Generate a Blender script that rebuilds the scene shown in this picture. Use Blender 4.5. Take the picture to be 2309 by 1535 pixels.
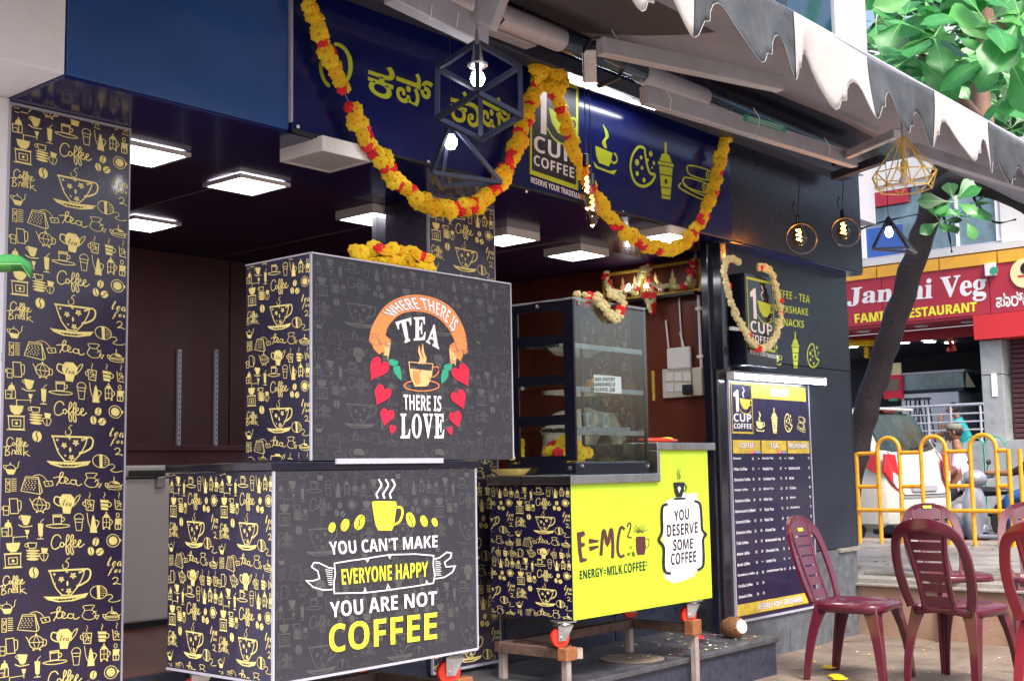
import bpy, bmesh, math, random
from mathutils import Vector, Matrix
random.seed(7)
for o in list(bpy.data.objects): bpy.data.objects.remove(o)
sc = bpy.context.scene
COL = sc.collection
# ------------------------------------------------------------------ camera
FPX, IW, IH, CZ = 2771.3, 2309.0, 1535.0, 1.15
YAW, PITCH, ROLL = math.radians(40.793), math.radians(6.048), math.radians(-0.982)
CF = Vector((math.cos(YAW)*math.cos(PITCH), math.sin(YAW)*math.cos(PITCH), math.sin(PITCH)))
r0 = Vector((math.sin(YAW), -math.cos(YAW), 0)); u0 = r0.cross(CF)
CR = r0*math.cos(ROLL) + u0*math.sin(ROLL); CU = -r0*math.sin(ROLL) + u0*math.cos(ROLL)
CP = Vector((0, 0, CZ))
cam_d = bpy.data.cameras.new('camera'); cam = bpy.data.objects.new('camera', cam_d); COL.objects.link(cam)
m = Matrix((CR, CU, -CF)).transposed().to_4x4(); m.translation = CP; cam.matrix_world = m
cam_d.sensor_width = 36; cam_d.lens = FPX/IW*36; cam_d.clip_start = .05; cam_d.clip_end = 500
sc.camera = cam
# ------------------------------------------------------------------ sky, sun, exposure
w = bpy.data.worlds.new('World'); sc.world = w; w.use_nodes = True
nt = w.node_tree; nt.nodes.clear()
sky = nt.nodes.new('ShaderNodeTexSky'); sky.sky_type = 'NISHITA'; sky.sun_disc = False
SUN_EL, SUN_AZ = math.radians(52), math.radians(-120)      # azimuth measured from +X towards +Y
sky.sun_elevation = SUN_EL; sky.sun_rotation = math.pi/2 - SUN_AZ
sky.air_density = 1.0; sky.dust_density = 6.0; sky.ozone_density = 1.0
bg = nt.nodes.new('ShaderNodeBackground'); bg.inputs[1].default_value = .15
wo = nt.nodes.new('ShaderNodeOutputWorld')
nt.links.new(sky.outputs[0], bg.inputs[0]); nt.links.new(bg.outputs[0], wo.inputs[0])
sd = bpy.data.lights.new('sun', 'SUN'); sd.energy = 1.5; sd.angle = math.radians(14); sd.color = (1, .96, .9)
so = bpy.data.objects.new('sun', sd); COL.objects.link(so)
sv = Vector((math.cos(SUN_AZ)*math.cos(SUN_EL), math.sin(SUN_AZ)*math.cos(SUN_EL), math.sin(SUN_EL)))
so.rotation_euler = sv.to_track_quat('Z', 'Y').to_euler(); so.location = (0, -5, 20)
sc.view_settings.view_transform = 'Standard'; sc.view_settings.look = 'None'
sc.view_settings.exposure = 1.2; sc.view_settings.gamma = 1.0; sc.view_settings.use_curve_mapping = False
sc.cycles.max_bounces = 7; sc.cycles.use_denoising = True
# ------------------------------------------------------------------ helpers: plane points
def ray(x, y): return CF + CR*((x-IW/2)/FPX) - CU*((y-IH/2)/FPX)
def PY(x, y, Y): d = ray(x, y); return CP + d*(Y/d.y)
def PX(x, y, X): d = ray(x, y); return CP + d*(X/d.x)
def PZ(x, y, z): d = ray(x, y); return CP + d*((z-CZ)/d.z)
# ------------------------------------------------------------------ materials
MATS = {}
def mat(name, col, rough=.5, metal=0., noise=0., ns=6., bump=0., bs=60., emit=0., coat=0., alpha=1., trans=0., spec=.5, streak=0., translucent=0.):
    if name in MATS: return MATS[name]
    m = bpy.data.materials.new(name); m.use_nodes = True; n = m.node_tree; P = n.nodes['Principled BSDF']
    c = (*col, 1.) if len(col) == 3 else col
    P.inputs['Base Color'].default_value = c; P.inputs['Roughness'].default_value = rough; P.inputs['Metallic'].default_value = metal
    P.inputs['Specular IOR Level'].default_value = spec; P.inputs['Coat Weight'].default_value = coat; P.inputs['Coat Roughness'].default_value = .06
    if trans: P.inputs['Transmission Weight'].default_value = trans
    if alpha < 1: P.inputs['Alpha'].default_value = alpha
    if emit: P.inputs['Emission Color'].default_value = c; P.inputs['Emission Strength'].default_value = emit
    tc = n.nodes.new('ShaderNodeTexCoord')
    if noise:
        t = n.nodes.new('ShaderNodeTexNoise'); t.inputs['Scale'].default_value = ns; t.inputs['Detail'].default_value = 9; t.inputs['Roughness'].default_value = .65
        mp = n.nodes.new('ShaderNodeMapping'); n.links.new(tc.outputs['Object'], mp.inputs[0])
        if streak: mp.inputs['Scale'].default_value = (1, 1, streak)
        n.links.new(mp.outputs[0], t.inputs['Vector'])
        mr = n.nodes.new('ShaderNodeMapRange'); mr.inputs['From Min'].default_value = .3; mr.inputs['From Max'].default_value = .7
        mr.inputs['To Min'].default_value = 1-noise; mr.inputs['To Max'].default_value = 1+noise
        n.links.new(t.outputs[0], mr.inputs[0])
        mx = n.nodes.new('ShaderNodeMix'); mx.data_type = 'RGBA'; mx.blend_type = 'MULTIPLY'; mx.inputs[0].default_value = 1; mx.inputs[6].default_value = c
        n.links.new(mr.outputs[0], mx.inputs[7]); n.links.new(mx.outputs[2], P.inputs['Base Color'])
        mr2 = n.nodes.new('ShaderNodeMapRange'); mr2.inputs['From Min'].default_value = .3; mr2.inputs['From Max'].default_value = .7
        mr2.inputs['To Min'].default_value = max(0.02, rough*(1-noise*.6)); mr2.inputs['To Max'].default_value = min(1, rough*(1+noise*.8))
        n.links.new(t.outputs[0], mr2.inputs[0]); n.links.new(mr2.outputs[0], P.inputs['Roughness'])
    if bump:
        t = n.nodes.new('ShaderNodeTexNoise'); t.inputs['Scale'].default_value = bs; t.inputs['Detail'].default_value = 6
        n.links.new(tc.outputs['Object'], t.inputs['Vector'])
        b = n.nodes.new('ShaderNodeBump'); b.inputs['Strength'].default_value = bump; b.inputs['Distance'].default_value = .01
        n.links.new(t.outputs[0], b.inputs['Height']); n.links.new(b.outputs[0], P.inputs['Normal'])
    if translucent:
        out = n.nodes['Material Output']; tl = n.nodes.new('ShaderNodeBsdfTranslucent'); tl.inputs[0].default_value = c
        ms = n.nodes.new('ShaderNodeMixShader'); ms.inputs[0].default_value = translucent
        n.links.new(P.outputs[0], ms.inputs[1]); n.links.new(tl.outputs[0], ms.inputs[2]); n.links.new(ms.outputs[0], out.inputs[0])
    MATS[name] = m; return m
def glassmat(name, tint=(1, 1, 1), rough=.02, fac=.12):
    if name in MATS: return MATS[name]
    m = bpy.data.materials.new(name); m.use_nodes = True; n = m.node_tree; n.nodes.clear()
    out = n.nodes.new('ShaderNodeOutputMaterial'); g = n.nodes.new('ShaderNodeBsdfGlossy'); g.inputs['Roughness'].default_value = rough
    t = n.nodes.new('ShaderNodeBsdfTransparent'); t.inputs[0].default_value = (*tint, 1)
    ms = n.nodes.new('ShaderNodeMixShader'); fr = n.nodes.new('ShaderNodeFresnel'); fr.inputs[0].default_value = 1.5
    ad = n.nodes.new('ShaderNodeMath'); ad.operation = 'ADD'; ad.inputs[1].default_value = fac
    ge = n.nodes.new('ShaderNodeNewGeometry'); iv = n.nodes.new('ShaderNodeMath'); iv.operation = 'SUBTRACT'; iv.inputs[0].default_value = 1.; mu = n.nodes.new('ShaderNodeMath'); mu.operation = 'MULTIPLY'
    n.links.new(ge.outputs['Backfacing'], iv.inputs[1]); n.links.new(fr.outputs[0], ad.inputs[0]); n.links.new(ad.outputs[0], mu.inputs[0]); n.links.new(iv.outputs[0], mu.inputs[1]); n.links.new(mu.outputs[0], ms.inputs[0])
    n.links.new(t.outputs[0], ms.inputs[1]); n.links.new(g.outputs[0], ms.inputs[2]); n.links.new(ms.outputs[0], out.inputs[0])
    MATS[name] = m; return m
mat('navy', (.006, .011, .105), .18, noise=.14, ns=2.5, coat=.2, spec=.4, bump=.03, bs=3)
mat('blue_panel', (.025, .085, .30), .2, noise=.12, ns=1.8, coat=.3, bump=.02, bs=3)  # left fascia panel: sky reflection put into the base colour
mat('black_gloss', (.010, .010, .022), .14, noise=.15, ns=5, coat=.4)
mat('black', (.012, .012, .016), .4, noise=.2)
mat('charcoal', (.036, .034, .046), .42, noise=.16, ns=4, spec=.35)
mat('print_base', (.014, .010, .050), .28, noise=.15, ns=4, coat=.25); mat('pillar_base', (.038, .028, .068), .28, noise=.12, ns=3, coat=.25)
mat('slate_panel', (.020, .027, .048), .28, noise=.2, ns=2, spec=.3)
mat('gold', (.95, .82, .30), .4, noise=.12, ns=25)
mat('lime_print', (.52, .62, .03), .4); mat('lime', (.49, .74, .035), .4, noise=.05, ns=5)
mat('p_white', (.86, .85, .90), .45); mat('p_dark', (.016, .012, .025), .45); mat('faint', (.078, .080, .082), .45)
mat('p_orange', (.88, .28, .08), .45); mat('p_peach', (.95, .52, .22), .45); mat('p_red', (.70, .014, .05), .45); mat('p_green', (.03, .36, .22), .45)
mat('p_yellow', (.88, .86, .05), .45); mat('p_brown', (.085, .022, .03), .5); mat('p_gold2', (.62, .44, .05), .45, noise=.35, ns=30)
mat('p_blue', (.05, .12, .5), .45); mat('p_grey', (.35, .36, .40), .5)
mat('trim', (.45, .45, .55), .35); mat('white_wall', (.84, .86, .94), .6, noise=.06, ns=3, bump=.1)
mat('steel', (.55, .54, .55), .28, 1., noise=.15, ns=9, streak=.05); mat('zinc', (.50, .51, .55), .34, 1., noise=.2, ns=20)
mat('alu', (.46, .47, .54), .5, .3, noise=.12, ns=8); mat('cream_plastic', (.62, .58, .48), .4, noise=.05)
mat('white_plastic', (.80, .79, .80), .35, noise=.04); mat('tube_glass', (.90, .95, 1.), .3, emit=22.)
mat('led', (1., .97, .98), .3, emit=7.); mat('led_off', (.70, .68, .72), .4)
mat('bulb_white', (.92, .95, 1.), .3, emit=24.); mat('filament', (1., .42, .06), .3, emit=60.)
mat('wire_black', (.012, .014, .03), .35); mat('cage_black', (.030, .036, .07), .3, .3, noise=.15, ns=30); mat('cage_gold', (.85, .62, .16), .35, .2)
mat('marigold', (1., .73, .02), .6, noise=.12, ns=40, translucent=.2); mat('marigold_gold', (1., .60, .012), .6, noise=.12, ns=40, translucent=.2); mat('marigold_core', (.80, .36, .01), .65); mat('leaf_bit', (.05, .09, .02), .6)
mat('rear_glass', (.015, .040, .038), .12, noise=.9, ns=6, streak=.3, spec=.45)  # strong light and dark noise paints reflections into the rear window colour
mat('rose_red', (.75, .012, .022), .55, noise=.2, ns=60); mat('jasmine', (.80, .74, .42), .6, noise=.2, ns=90); mat('bud_green', (.35, .42, .12), .6)
mat('wood_dark', (.055, .008, .014), .42, noise=.30, ns=5, streak=.12); mat('wood_red', (.13, .030, .016), .36, noise=.28, ns=6, streak=.12)
mat('ceiling_dark', (.036, .010, .062), .5, noise=.1, ns=3); mat('red_floor', (.16, .062, .045), .35, noise=.25, ns=5)
mat('granite', (.030, .036, .062), .34, noise=.45, ns=30, bump=.25, bs=70); mat('granite_top', (.062, .064, .075), .42, noise=.45, ns=11, bump=.3, bs=40)
mat('stone_side', (.11, .12, .14), .55, noise=.4, ns=14, bump=.4); mat('rail_steel', (.135, .085, .07), .6, .2, noise=.4, ns=20, bump=.3); mat('rust', (.26, .095, .035), .75, noise=.35, ns=14, bump=.4)
mat('post', (.36, .30, .28), .5, .2, noise=.25, ns=16); mat('caster_red', (.80, .035, .015), .4)
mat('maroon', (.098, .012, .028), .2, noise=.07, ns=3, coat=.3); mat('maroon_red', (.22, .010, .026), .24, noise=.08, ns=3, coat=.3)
mat('paving', (.180, .140, .112), .75, noise=.40, ns=3.2, bump=.5, bs=35); mat('paving_top', (.27, .25, .23), .75, noise=.42, ns=3.5, bump=.5, bs=35)
mat('riser', (.30, .19, .14), .75, noise=.25, ns=4, bump=.4); mat('asphalt', (.050, .050, .055), .85, noise=.2, ns=20, bump=.5)
mat('rail_yellow', (.80, .36, .02), .38, noise=.18, ns=14, bump=.05); mat('bark', (.022, .015, .021), .85, noise=.45, ns=9, bump=1., bs=24); mat('bark_light', (.20, .12, .085), .8, noise=.3, ns=9, bump=.8)
mat('leaf', (.06, .31, .085), .32, noise=.35, ns=3, translucent=.35); mat('leaf_deep', (.025, .11, .030), .4, noise=.35, ns=4, translucent=.25); mat('leaf_bright', (.13, .46, .12), .32, noise=.2, ns=3, translucent=.4)
mat('leaf_vein', (.20, .42, .16), .4)
mat('coir', (.19, .085, .035), .9, noise=.4, ns=30, bump=1.); mat('coconut_white', (.88, .86, .78), .5)
mat('car_white', (.58, .57, .52), .22, coat=.6); mat('car_glass', (.03, .05, .06), .05, coat=1., spec=1.); mat('tyre', (.015, .015, .016), .8); mat('tail_red', (.60, .01, .02), .15, coat=.8)
mat('crimson', (.42, .028, .055), .4, noise=.1, ns=1); mat('crimson2', (.62, .030, .040), .4); mat('mustard', (.82, .42, .05), .5, noise=.08); mat('bldg_white', (.68, .69, .73), .7, noise=.08, ns=2)
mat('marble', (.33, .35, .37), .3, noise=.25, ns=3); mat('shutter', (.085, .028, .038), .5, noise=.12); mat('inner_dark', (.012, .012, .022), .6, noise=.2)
mat('counter_white', (.60, .62, .68), .4); mat('win_blue', (.02, .09, .42), .12, coat=.6); mat('sky_glass', (.14, .22, .27), .06, .2, noise=.5, ns=2.2, coat=.8, spec=1.)
mat('skin', (.26, .12, .075), .5, noise=.08, ns=20); mat('hair', (.012, .010, .010), .6); mat('pink_shirt', (.72, .50, .66), .8, noise=.08, ns=14, bump=.3, bs=20); mat('beige_shirt', (.50, .43, .33), .8, noise=.1, ns=14, bump=.3, bs=20)
mat('teal_cloth', (.015, .34, .38), .7, noise=.12, ns=14); mat('trousers', (.03, .028, .035), .8); mat('jeans', (.02, .10, .32), .8, noise=.2, ns=20); mat('cap', (.17, .17, .14), .8, noise=.2, ns=30)
mat('scooter_grey', (.34, .36, .43), .25, .3, coat=.6); mat('canvas', (.36, .36, .42), .8, noise=.1, ns=3, translucent=.2); mat('canvas_dark', (.09, .085, .10), .8, noise=.2, ns=3, translucent=.12)
mat('valance_white', (.66, .635, .64), .75, noise=.10, ns=9, bump=.25, bs=180, translucent=.3); mat('valance_black', (.070, .078, .092), .7, noise=.35, ns=9, bump=.25, bs=180, translucent=.12)
mat('wall_grey', (.44, .44, .50), .6, noise=.05); mat('glass_teal', (.012, .045, .085), .1, noise=.3, ns=2, coat=.6); mat('salmon', (.72, .22, .16), .7, noise=.1); mat('green_stk', (.02, .34, .22), .5)
mat('freezer', (.50, .47, .46), .4, noise=.06, ns=2); mat('dark_plastic', (.02, .02, .024), .4); mat('packet', (.80, .06, .02), .25); mat('amber', (.75, .30, .05), .1)
glassmat('glass'); glassmat('case_glass', (.93, .98, .97), .015, .17); glassmat('bulb_glass', (1, .72, .40), .02, .05); glassmat('fridge_glass', (.6, .75, .78), .05, .2)
# ------------------------------------------------------------------ mesh builder
class MB:
    def __init__(s): s.v = []; s.f = []; s.m = []; s.mn = []
    def mi(s, n):
        if n not in s.mn: s.mn.append(n)
        return s.mn.index(n)
    def add(s, vs, fs, m):
        b = len(s.v); s.v += [tuple(v) for v in vs]; k = s.mi(m)
        for f in fs: s.f.append(tuple(i+b for i in f)); s.m.append(k)
        return s
    def box(s, x0, x1, y0, y1, z0, z1, m, M=None):
        vs = [Vector((x, y, z)) for x in (x0, x1) for y in (y0, y1) for z in (z0, z1)]
        if M: vs = [M @ v for v in vs]
        return s.add(vs, [(0, 1, 3, 2), (4, 6, 7, 5), (0, 4, 5, 1), (2, 3, 7, 6), (0, 2, 6, 4), (1, 5, 7, 3)], m)
    def frame(s, p, q, up=Vector((0, 0, 1))):
        d = (q-p).normalized(); a = d.cross(up)
        if a.length < 1e-4: a = d.cross(Vector((1, 0, 0)))
        a.normalize(); return d, a, a.cross(d).normalized()
    def beam(s, p, q, w, h, m, up=Vector((0, 0, 1))):
        p = Vector(p); q = Vector(q); d, a, b = s.frame(p, q, up)
        vs = [c + a*(i*w/2) + b*(j*h/2) for c in (p, q) for i, j in ((-1, -1), (1, -1), (1, 1), (-1, 1))]
        return s.add(vs, [(3, 2, 1, 0), (4, 5, 6, 7), (0, 1, 5, 4), (1, 2, 6, 5), (2, 3, 7, 6), (3, 0, 4, 7)], m)
    def tube(s, pts, r, m, n=8, closed=False, caps=True, flat=1.):
        pts = [Vector(p) for p in pts]; N = len(pts); rs = r if isinstance(r, (list, tuple)) else [r]*N
        vs = []; pa = None
        for i, p in enumerate(pts):
            if closed: d = pts[(i+1) % N]-pts[i-1]
            else: d = pts[min(i+1, N-1)]-pts[max(i-1, 0)]
            d.normalize()
            if pa is None:
                a = d.cross(Vector((0, 0, 1)))
                if a.length < 1e-3: a = d.cross(Vector((1, 0, 0)))
            else: a = pa - d*pa.dot(d)
            a.normalize(); pa = a; b = d.cross(a)
            for k in range(n):
                t = 2*math.pi*k/n; vs.append(p + a*(math.cos(t)*rs[i]) + b*(math.sin(t)*rs[i]*flat))
        fs = []
        for i in range(N if closed else N-1):
            j = (i+1) % N
            for k in range(n): l = (k+1) % n; fs.append((i*n+k, i*n+l, j*n+l, j*n+k))
        if caps and not closed: fs += [tuple(range(n-1, -1, -1)), tuple(range((N-1)*n, N*n))]
        return s.add(vs, fs, m)
    def lathe(s, prof, m, c=(0, 0, 0), ax=(0, 0, 1), n=16):
        c = Vector(c); ax = Vector(ax).normalized(); a = ax.cross(Vector((0, 1, .01))).normalized(); b = ax.cross(a); vs = []; fs = []
        for r, h in prof:
            for k in range(n): t = 2*math.pi*k/n; vs.append(c + ax*h + a*(r*math.cos(t)) + b*(r*math.sin(t)))
        for i in range(len(prof)-1):
            for k in range(n): l = (k+1) % n; fs.append((i*n+k, i*n+l, (i+1)*n+l, (i+1)*n+k))
        if prof[0][0] > 1e-4: fs.append(tuple(range(n-1, -1, -1)))
        if prof[-1][0] > 1e-4: L = len(prof)-1; fs.append(tuple(range(L*n, L*n+n)))
        return s.add(vs, fs, m)
    def ball(s, c, rx, ry, rz, m, n=10, k=7, M=None):
        c = Vector(c); vs = []; fs = []
        for i in range(k+1):
            t = math.pi*i/k
            for j in range(n):
                p = 2*math.pi*j/n; v = Vector((rx*math.sin(t)*math.cos(p), ry*math.sin(t)*math.sin(p), rz*math.cos(t)))
                if M: v = M @ v
                vs.append(c+v)
        for i in range(k):
            for j in range(n): l = (j+1) % n; fs.append((i*n+j, (i+1)*n+j, (i+1)*n+l, i*n+l))
        return s.add(vs, fs, m)
    def poly_prism(s, pts, d, m):            # closed outline extruded by vector d
        n = len(pts); vs = [Vector(p) for p in pts] + [Vector(p)+Vector(d) for p in pts]
        return s.add(vs, [tuple(range(n)), tuple(range(2*n-1, n-1, -1))] + [(i, i+n, (i+1) % n+n, (i+1) % n) for i in range(n)], m)
    def build(s, name, parent=None, smooth=False, bevel=0, solid=0, sub=0, **tags):
        me = bpy.data.meshes.new(name); me.from_pydata(s.v, [], s.f)
        for n in s.mn: me.materials.append(MATS[n])
        me.polygons.foreach_set('material_index', s.m)
        if smooth: me.polygons.foreach_set('use_smooth', [True]*len(me.polygons))
        me.update(); o = bpy.data.objects.new(name, me); COL.objects.link(o)
        bm = bmesh.new(); bm.from_mesh(me)
        if smooth: bmesh.ops.remove_doubles(bm, verts=bm.verts, dist=1e-5)
        bmesh.ops.recalc_face_normals(bm, faces=bm.faces); bm.to_mesh(me); bm.free()
        if smooth == 'auto': me.set_sharp_from_angle(angle=math.radians(38))
        if solid: mo = o.modifiers.new('solid', 'SOLIDIFY'); mo.thickness = solid; mo.offset = 0
        if sub: mo = o.modifiers.new('sub', 'SUBSURF'); mo.levels = sub; mo.render_levels = sub
        if bevel: mo = o.modifiers.new('bevel', 'BEVEL'); mo.width = bevel; mo.segments = 2; mo.limit_method = 'ANGLE'
        put(o, parent)
        for k, v in tags.items(): o[k] = v
        return o
def put(o, parent):
    if parent is not None:
        o.parent = parent
        if parent.parent is None: o.matrix_parent_inverse = Matrix.Translation(-parent.location)
def thing(name, label, cat, loc=(0, 0, 0), group=None):
    o = bpy.data.objects.new(name, None); COL.objects.link(o); o.location = loc; o.empty_display_size = .1
    o['label'] = label; o['category'] = cat
    if group: o['group'] = group
    return o
def tag(o, label, cat, group=None):
    o['label'] = label; o['category'] = cat
    if group: o['group'] = group
    return o
def copy_thing(root, loc, rotz=0, label=None, group=None, scale=None):
    r = root.copy(); COL.objects.link(r); r.location = loc; r.rotation_euler = (0, 0, rotz)
    if label: r['label'] = label
    if group: r['group'] = group
    if scale: r.scale = scale
    for ch in [c for c in bpy.data.objects if c.parent == root]:
        c = ch.copy(); COL.objects.link(c); c.parent = r
        for g in [g for g in bpy.data.objects if g.parent == ch]:
            d = g.copy(); COL.objects.link(d); d.parent = c
    return r
def part(name, parent, mname, pts_fn, **k):
    b = MB(); pts_fn(b); return b.build(name, parent, **k)
def boxpart(name, parent, x0, x1, y0, y1, z0, z1, m, bevel=0, **t):
    return MB().box(x0, x1, y0, y1, z0, z1, m).build(name, parent, bevel=bevel, **t)
# ------------------------------------------------------------------ flat printing
def catmull(p, closed=False, k=5):
    n = len(p); out = []
    if n < 3: return list(p)
    for i in range(n if closed else n-1):
        a = p[i-1] if (closed or i > 0) else p[0]; b = p[i]; c = p[(i+1) % n]
        d = p[(i+2) % n] if (closed or i+2 < n) else p[-1]
        for j in range(k):
            t = j/k; t2 = t*t; t3 = t2*t
            out.append(tuple(.5*((2*b[q]) + (-a[q]+c[q])*t + (2*a[q]-5*b[q]+4*c[q]-d[q])*t2 + (-a[q]+3*b[q]-3*c[q]+d[q])*t3) for q in (0, 1)))
    if not closed: out.append(tuple(p[-1]))
    return out
TXT = {}
def conv(s, mode):
    base = {'b': (0x1D5D4, 0x1D5EE, 0x1D7EC), 's': (0x1D400, 0x1D41A, 0x1D7CE), 'c': (0x1D4D0, 0x1D4EA, 0x1D7CE)}.get(mode)
    if not base: return s
    o = ''
    for ch in s:
        if 'A' <= ch <= 'Z': o += chr(base[0]+ord(ch)-65)
        elif 'a' <= ch <= 'z': o += chr(base[1]+ord(ch)-97)
        elif '0' <= ch <= '9': o += chr(base[2]+ord(ch)-48)
        else: o += ch
    return o
def textmesh(s, mode='b', off=0.):
    key = (s, mode, off)
    if key in TXT: return TXT[key]
    c = bpy.data.curves.new('t', 'FONT'); c.body = conv(s, mode); c.offset = off; c.resolution_u = 4
    o = bpy.data.objects.new('t', c); COL.objects.link(o)
    me = bpy.data.meshes.new_from_object(o.evaluated_get(bpy.context.evaluated_depsgraph_get()))
    vs = [(v.co.x, v.co.y) for v in me.vertices]; fs = [tuple(p.vertices) for p in me.polygons]
    bpy.data.objects.remove(o); bpy.data.meshes.remove(me); bpy.data.curves.remove(c)
    xs = [v[0] for v in vs]; ys = [v[1] for v in vs]; x0, x1, y0, y1 = min(xs), max(xs), min(ys), max(ys)
    vs = [((a-x0)/(x1-x0), 1-(b-y0)/(y1-y0)) for a, b in vs]
    par = list(range(len(vs)))
    def fd(i):
        while par[i] != i: par[i] = par[par[i]]; i = par[i]
        return i
    for f in fs:
        for i in f[1:]: par[fd(i)] = fd(f[0])
    ids = {}; lay = [ids.setdefault(fd(i), len(ids)) for i in range(len(vs))]
    TXT[key] = (vs, fs, lay); return TXT[key]
class PR:                                     # flat print: items in 2D, each a hair above the last
    def __init__(s): s.v = []; s.f = []; s.m = []; s.mn = []; s.l = 0; s.tf = None
    def add(s, vs, fs, m, lays=None):
        if m not in s.mn: s.mn.append(m)
        k = s.mn.index(m); b = len(s.v); s.l += 1
        for i, v in enumerate(vs):
            p = s.tf(*v[:2]) if s.tf else v[:2]
            s.v.append((p[0], p[1], s.l + (lays[i] if lays else 0)*.5))
        if lays: s.l += int(max(lays)*.5)
        for f in fs: s.f.append(tuple(i+b for i in f)); s.m.append(k)
    def S(s, pts, w, m, closed=False, smooth=True, k=5):
        if m == 'gold' and w > 3: w *= .84
        p = catmull(pts, closed, k) if smooth else list(pts); n = len(p); vs = []; fs = []
        for i, q in enumerate(p):
            a = p[i-1] if (closed or i > 0) else q; b = p[(i+1) % n] if (closed or i < n-1) else q
            d1 = (q[0]-a[0], q[1]-a[1]); d2 = (b[0]-q[0], b[1]-q[1])
            l1 = math.hypot(*d1) or 1; l2 = math.hypot(*d2) or 1
            t = (d1[0]/l1+d2[0]/l2, d1[1]/l1+d2[1]/l2); l = math.hypot(*t) or 1; nx, ny = -t[1]/l, t[0]/l
            h = w/2
            if not smooth and a is not q and b is not q: h = min(w*1.2, w/2/max(.35, l/2))
            ex, ey = 0, 0
            if not closed and i == 0: ex, ey = -t[0]/l*w*.35, -t[1]/l*w*.35
            if not closed and i == n-1: ex, ey = t[0]/l*w*.35, t[1]/l*w*.35
            vs += [(q[0]+nx*h+ex, q[1]+ny*h+ey), (q[0]-nx*h+ex, q[1]-ny*h+ey)]
        for i in range(n if closed else n-1): j = (i+1) % n; fs.append((2*i, 2*i+1, 2*j+1, 2*j))
        s.add(vs, fs, m, [i*.01 for i in range(len(vs))])
    def L(s, pts, w, m, closed=False): s.S(pts, w, m, closed, False)
    def P(s, pts, m, smooth=False):
        if smooth: pts = catmull(pts, True, 4)
        from mathutils.geometry import tessellate_polygon
        fs = tessellate_polygon([[Vector((a, b, 0)) for a, b in pts]]); s.add(pts, [tuple(f) for f in fs], m)
    def E(s, cx, cy, rx, ry, m, rot=0, n=14):
        c, q = math.cos(rot), math.sin(rot); pts = []
        for i in range(n): t = 2*math.pi*i/n; a, b = rx*math.cos(t), ry*math.sin(t); pts.append((cx+a*c-b*q, cy+a*q+b*c))
        s.add(pts, [tuple(range(n))], m)
    def O(s, cx, cy, rx, ry, w, m, a0=0, a1=360, n=18):
        if a1-a0 >= 360: s.L([(cx+rx*math.cos(2*math.pi*i/n), cy+ry*math.sin(2*math.pi*i/n)) for i in range(n)], w, m, True)
        else: s.L([(cx+rx*math.cos(math.radians(a0+(a1-a0)*i/n)), cy+ry*math.sin(math.radians(a0+(a1-a0)*i/n))) for i in range(n+1)], w, m)
    def R(s, x0, y0, x1, y1, m): s.P([(x0, y0), (x1, y0), (x1, y1), (x0, y1)], m)
    def T(s, text, q, m, mode='b', off=0.):   # q: x0,y0,x1,y1 or four corners TL,TR,BR,BL
        vs, fs, lay = textmesh(text, mode, off)
        if len(q) == 4 and not isinstance(q[0], tuple): q = ((q[0], q[1]), (q[2], q[1]), (q[2], q[3]), (q[0], q[3]))
        s.add([bil(q, a, b) for a, b in vs], fs, m, lay)
    def TB(s, text, outer, inner, m, mode='b', s0=0., s1=1., v0=.2, v1=.8, off=0.):
        vs, fs, lay = textmesh(text, mode, off); O_ = catmull(outer, False, 8); I_ = catmull(inner, False, 8)
        def at(L, t): x = max(0, min(.9999, t))*(len(L)-1); i = int(x); f = x-i; return (L[i][0]*(1-f)+L[i+1][0]*f, L[i][1]*(1-f)+L[i+1][1]*f)
        out = []
        for a, b in vs:
            t = s0+(s1-s0)*a; o = at(O_, t); i = at(I_, t); k = v0+(v1-v0)*b; out.append((o[0]*(1-k)+i[0]*k, o[1]*(1-k)+i[1]*k))
        s.add(out, fs, m, lay)
    def bean(s, cx, cy, rx, ry, rot, m, d='p_dark'):
        s.E(cx, cy, rx, ry, m, rot); c, q = math.cos(rot), math.sin(rot)
        f = lambda a, b: (cx+a*c-b*q, cy+a*q+b*c)
        s.S([f(rx*.1, -ry*.9), f(-rx*.15, -ry*.3), f(rx*.15, ry*.3), f(-rx*.1, ry*.9)], rx*.22, d, k=3)
    def build(s, name, parent, fn, clip=None, remap=None, **tags):
        vs = [fn(*v) for v in s.v]; fs = s.f; ms = s.m
        if clip:
            keep = [i for i, f in enumerate(fs) if all(clip(*s.v[j][:2]) for j in f)]
            fs = [fs[i] for i in keep]; ms = [ms[i] for i in keep]
        me = bpy.data.meshes.new(name); me.from_pydata(vs, [], fs)
        for n in s.mn: me.materials.append(MATS[(remap or {}).get(n, n)])
        me.polygons.foreach_set('material_index', ms); me.update()
        o = bpy.data.objects.new(name, me); COL.objects.link(o); put(o, parent)
        for k, v in tags.items(): o[k] = v
        return o
def bil(q, a, b):
    return tuple((q[0][i]*(1-a)+q[1][i]*a)*(1-b) + (q[3][i]*(1-a)+q[2][i]*a)*b for i in (0, 1))
EPS, LEPS = .0014, .00004
def onY_(Y): return lambda x, y, l: (lambda p: Vector((p.x, Y-EPS-l*LEPS, p.z)))(PY(x, y, Y))
def onX_(X): return lambda x, y, l: (lambda p: Vector((X-EPS-l*LEPS*8, p.y, p.z)))(PX(x, y, X))
def quad(q): return lambda a, b: bil(q, a, b)
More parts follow.
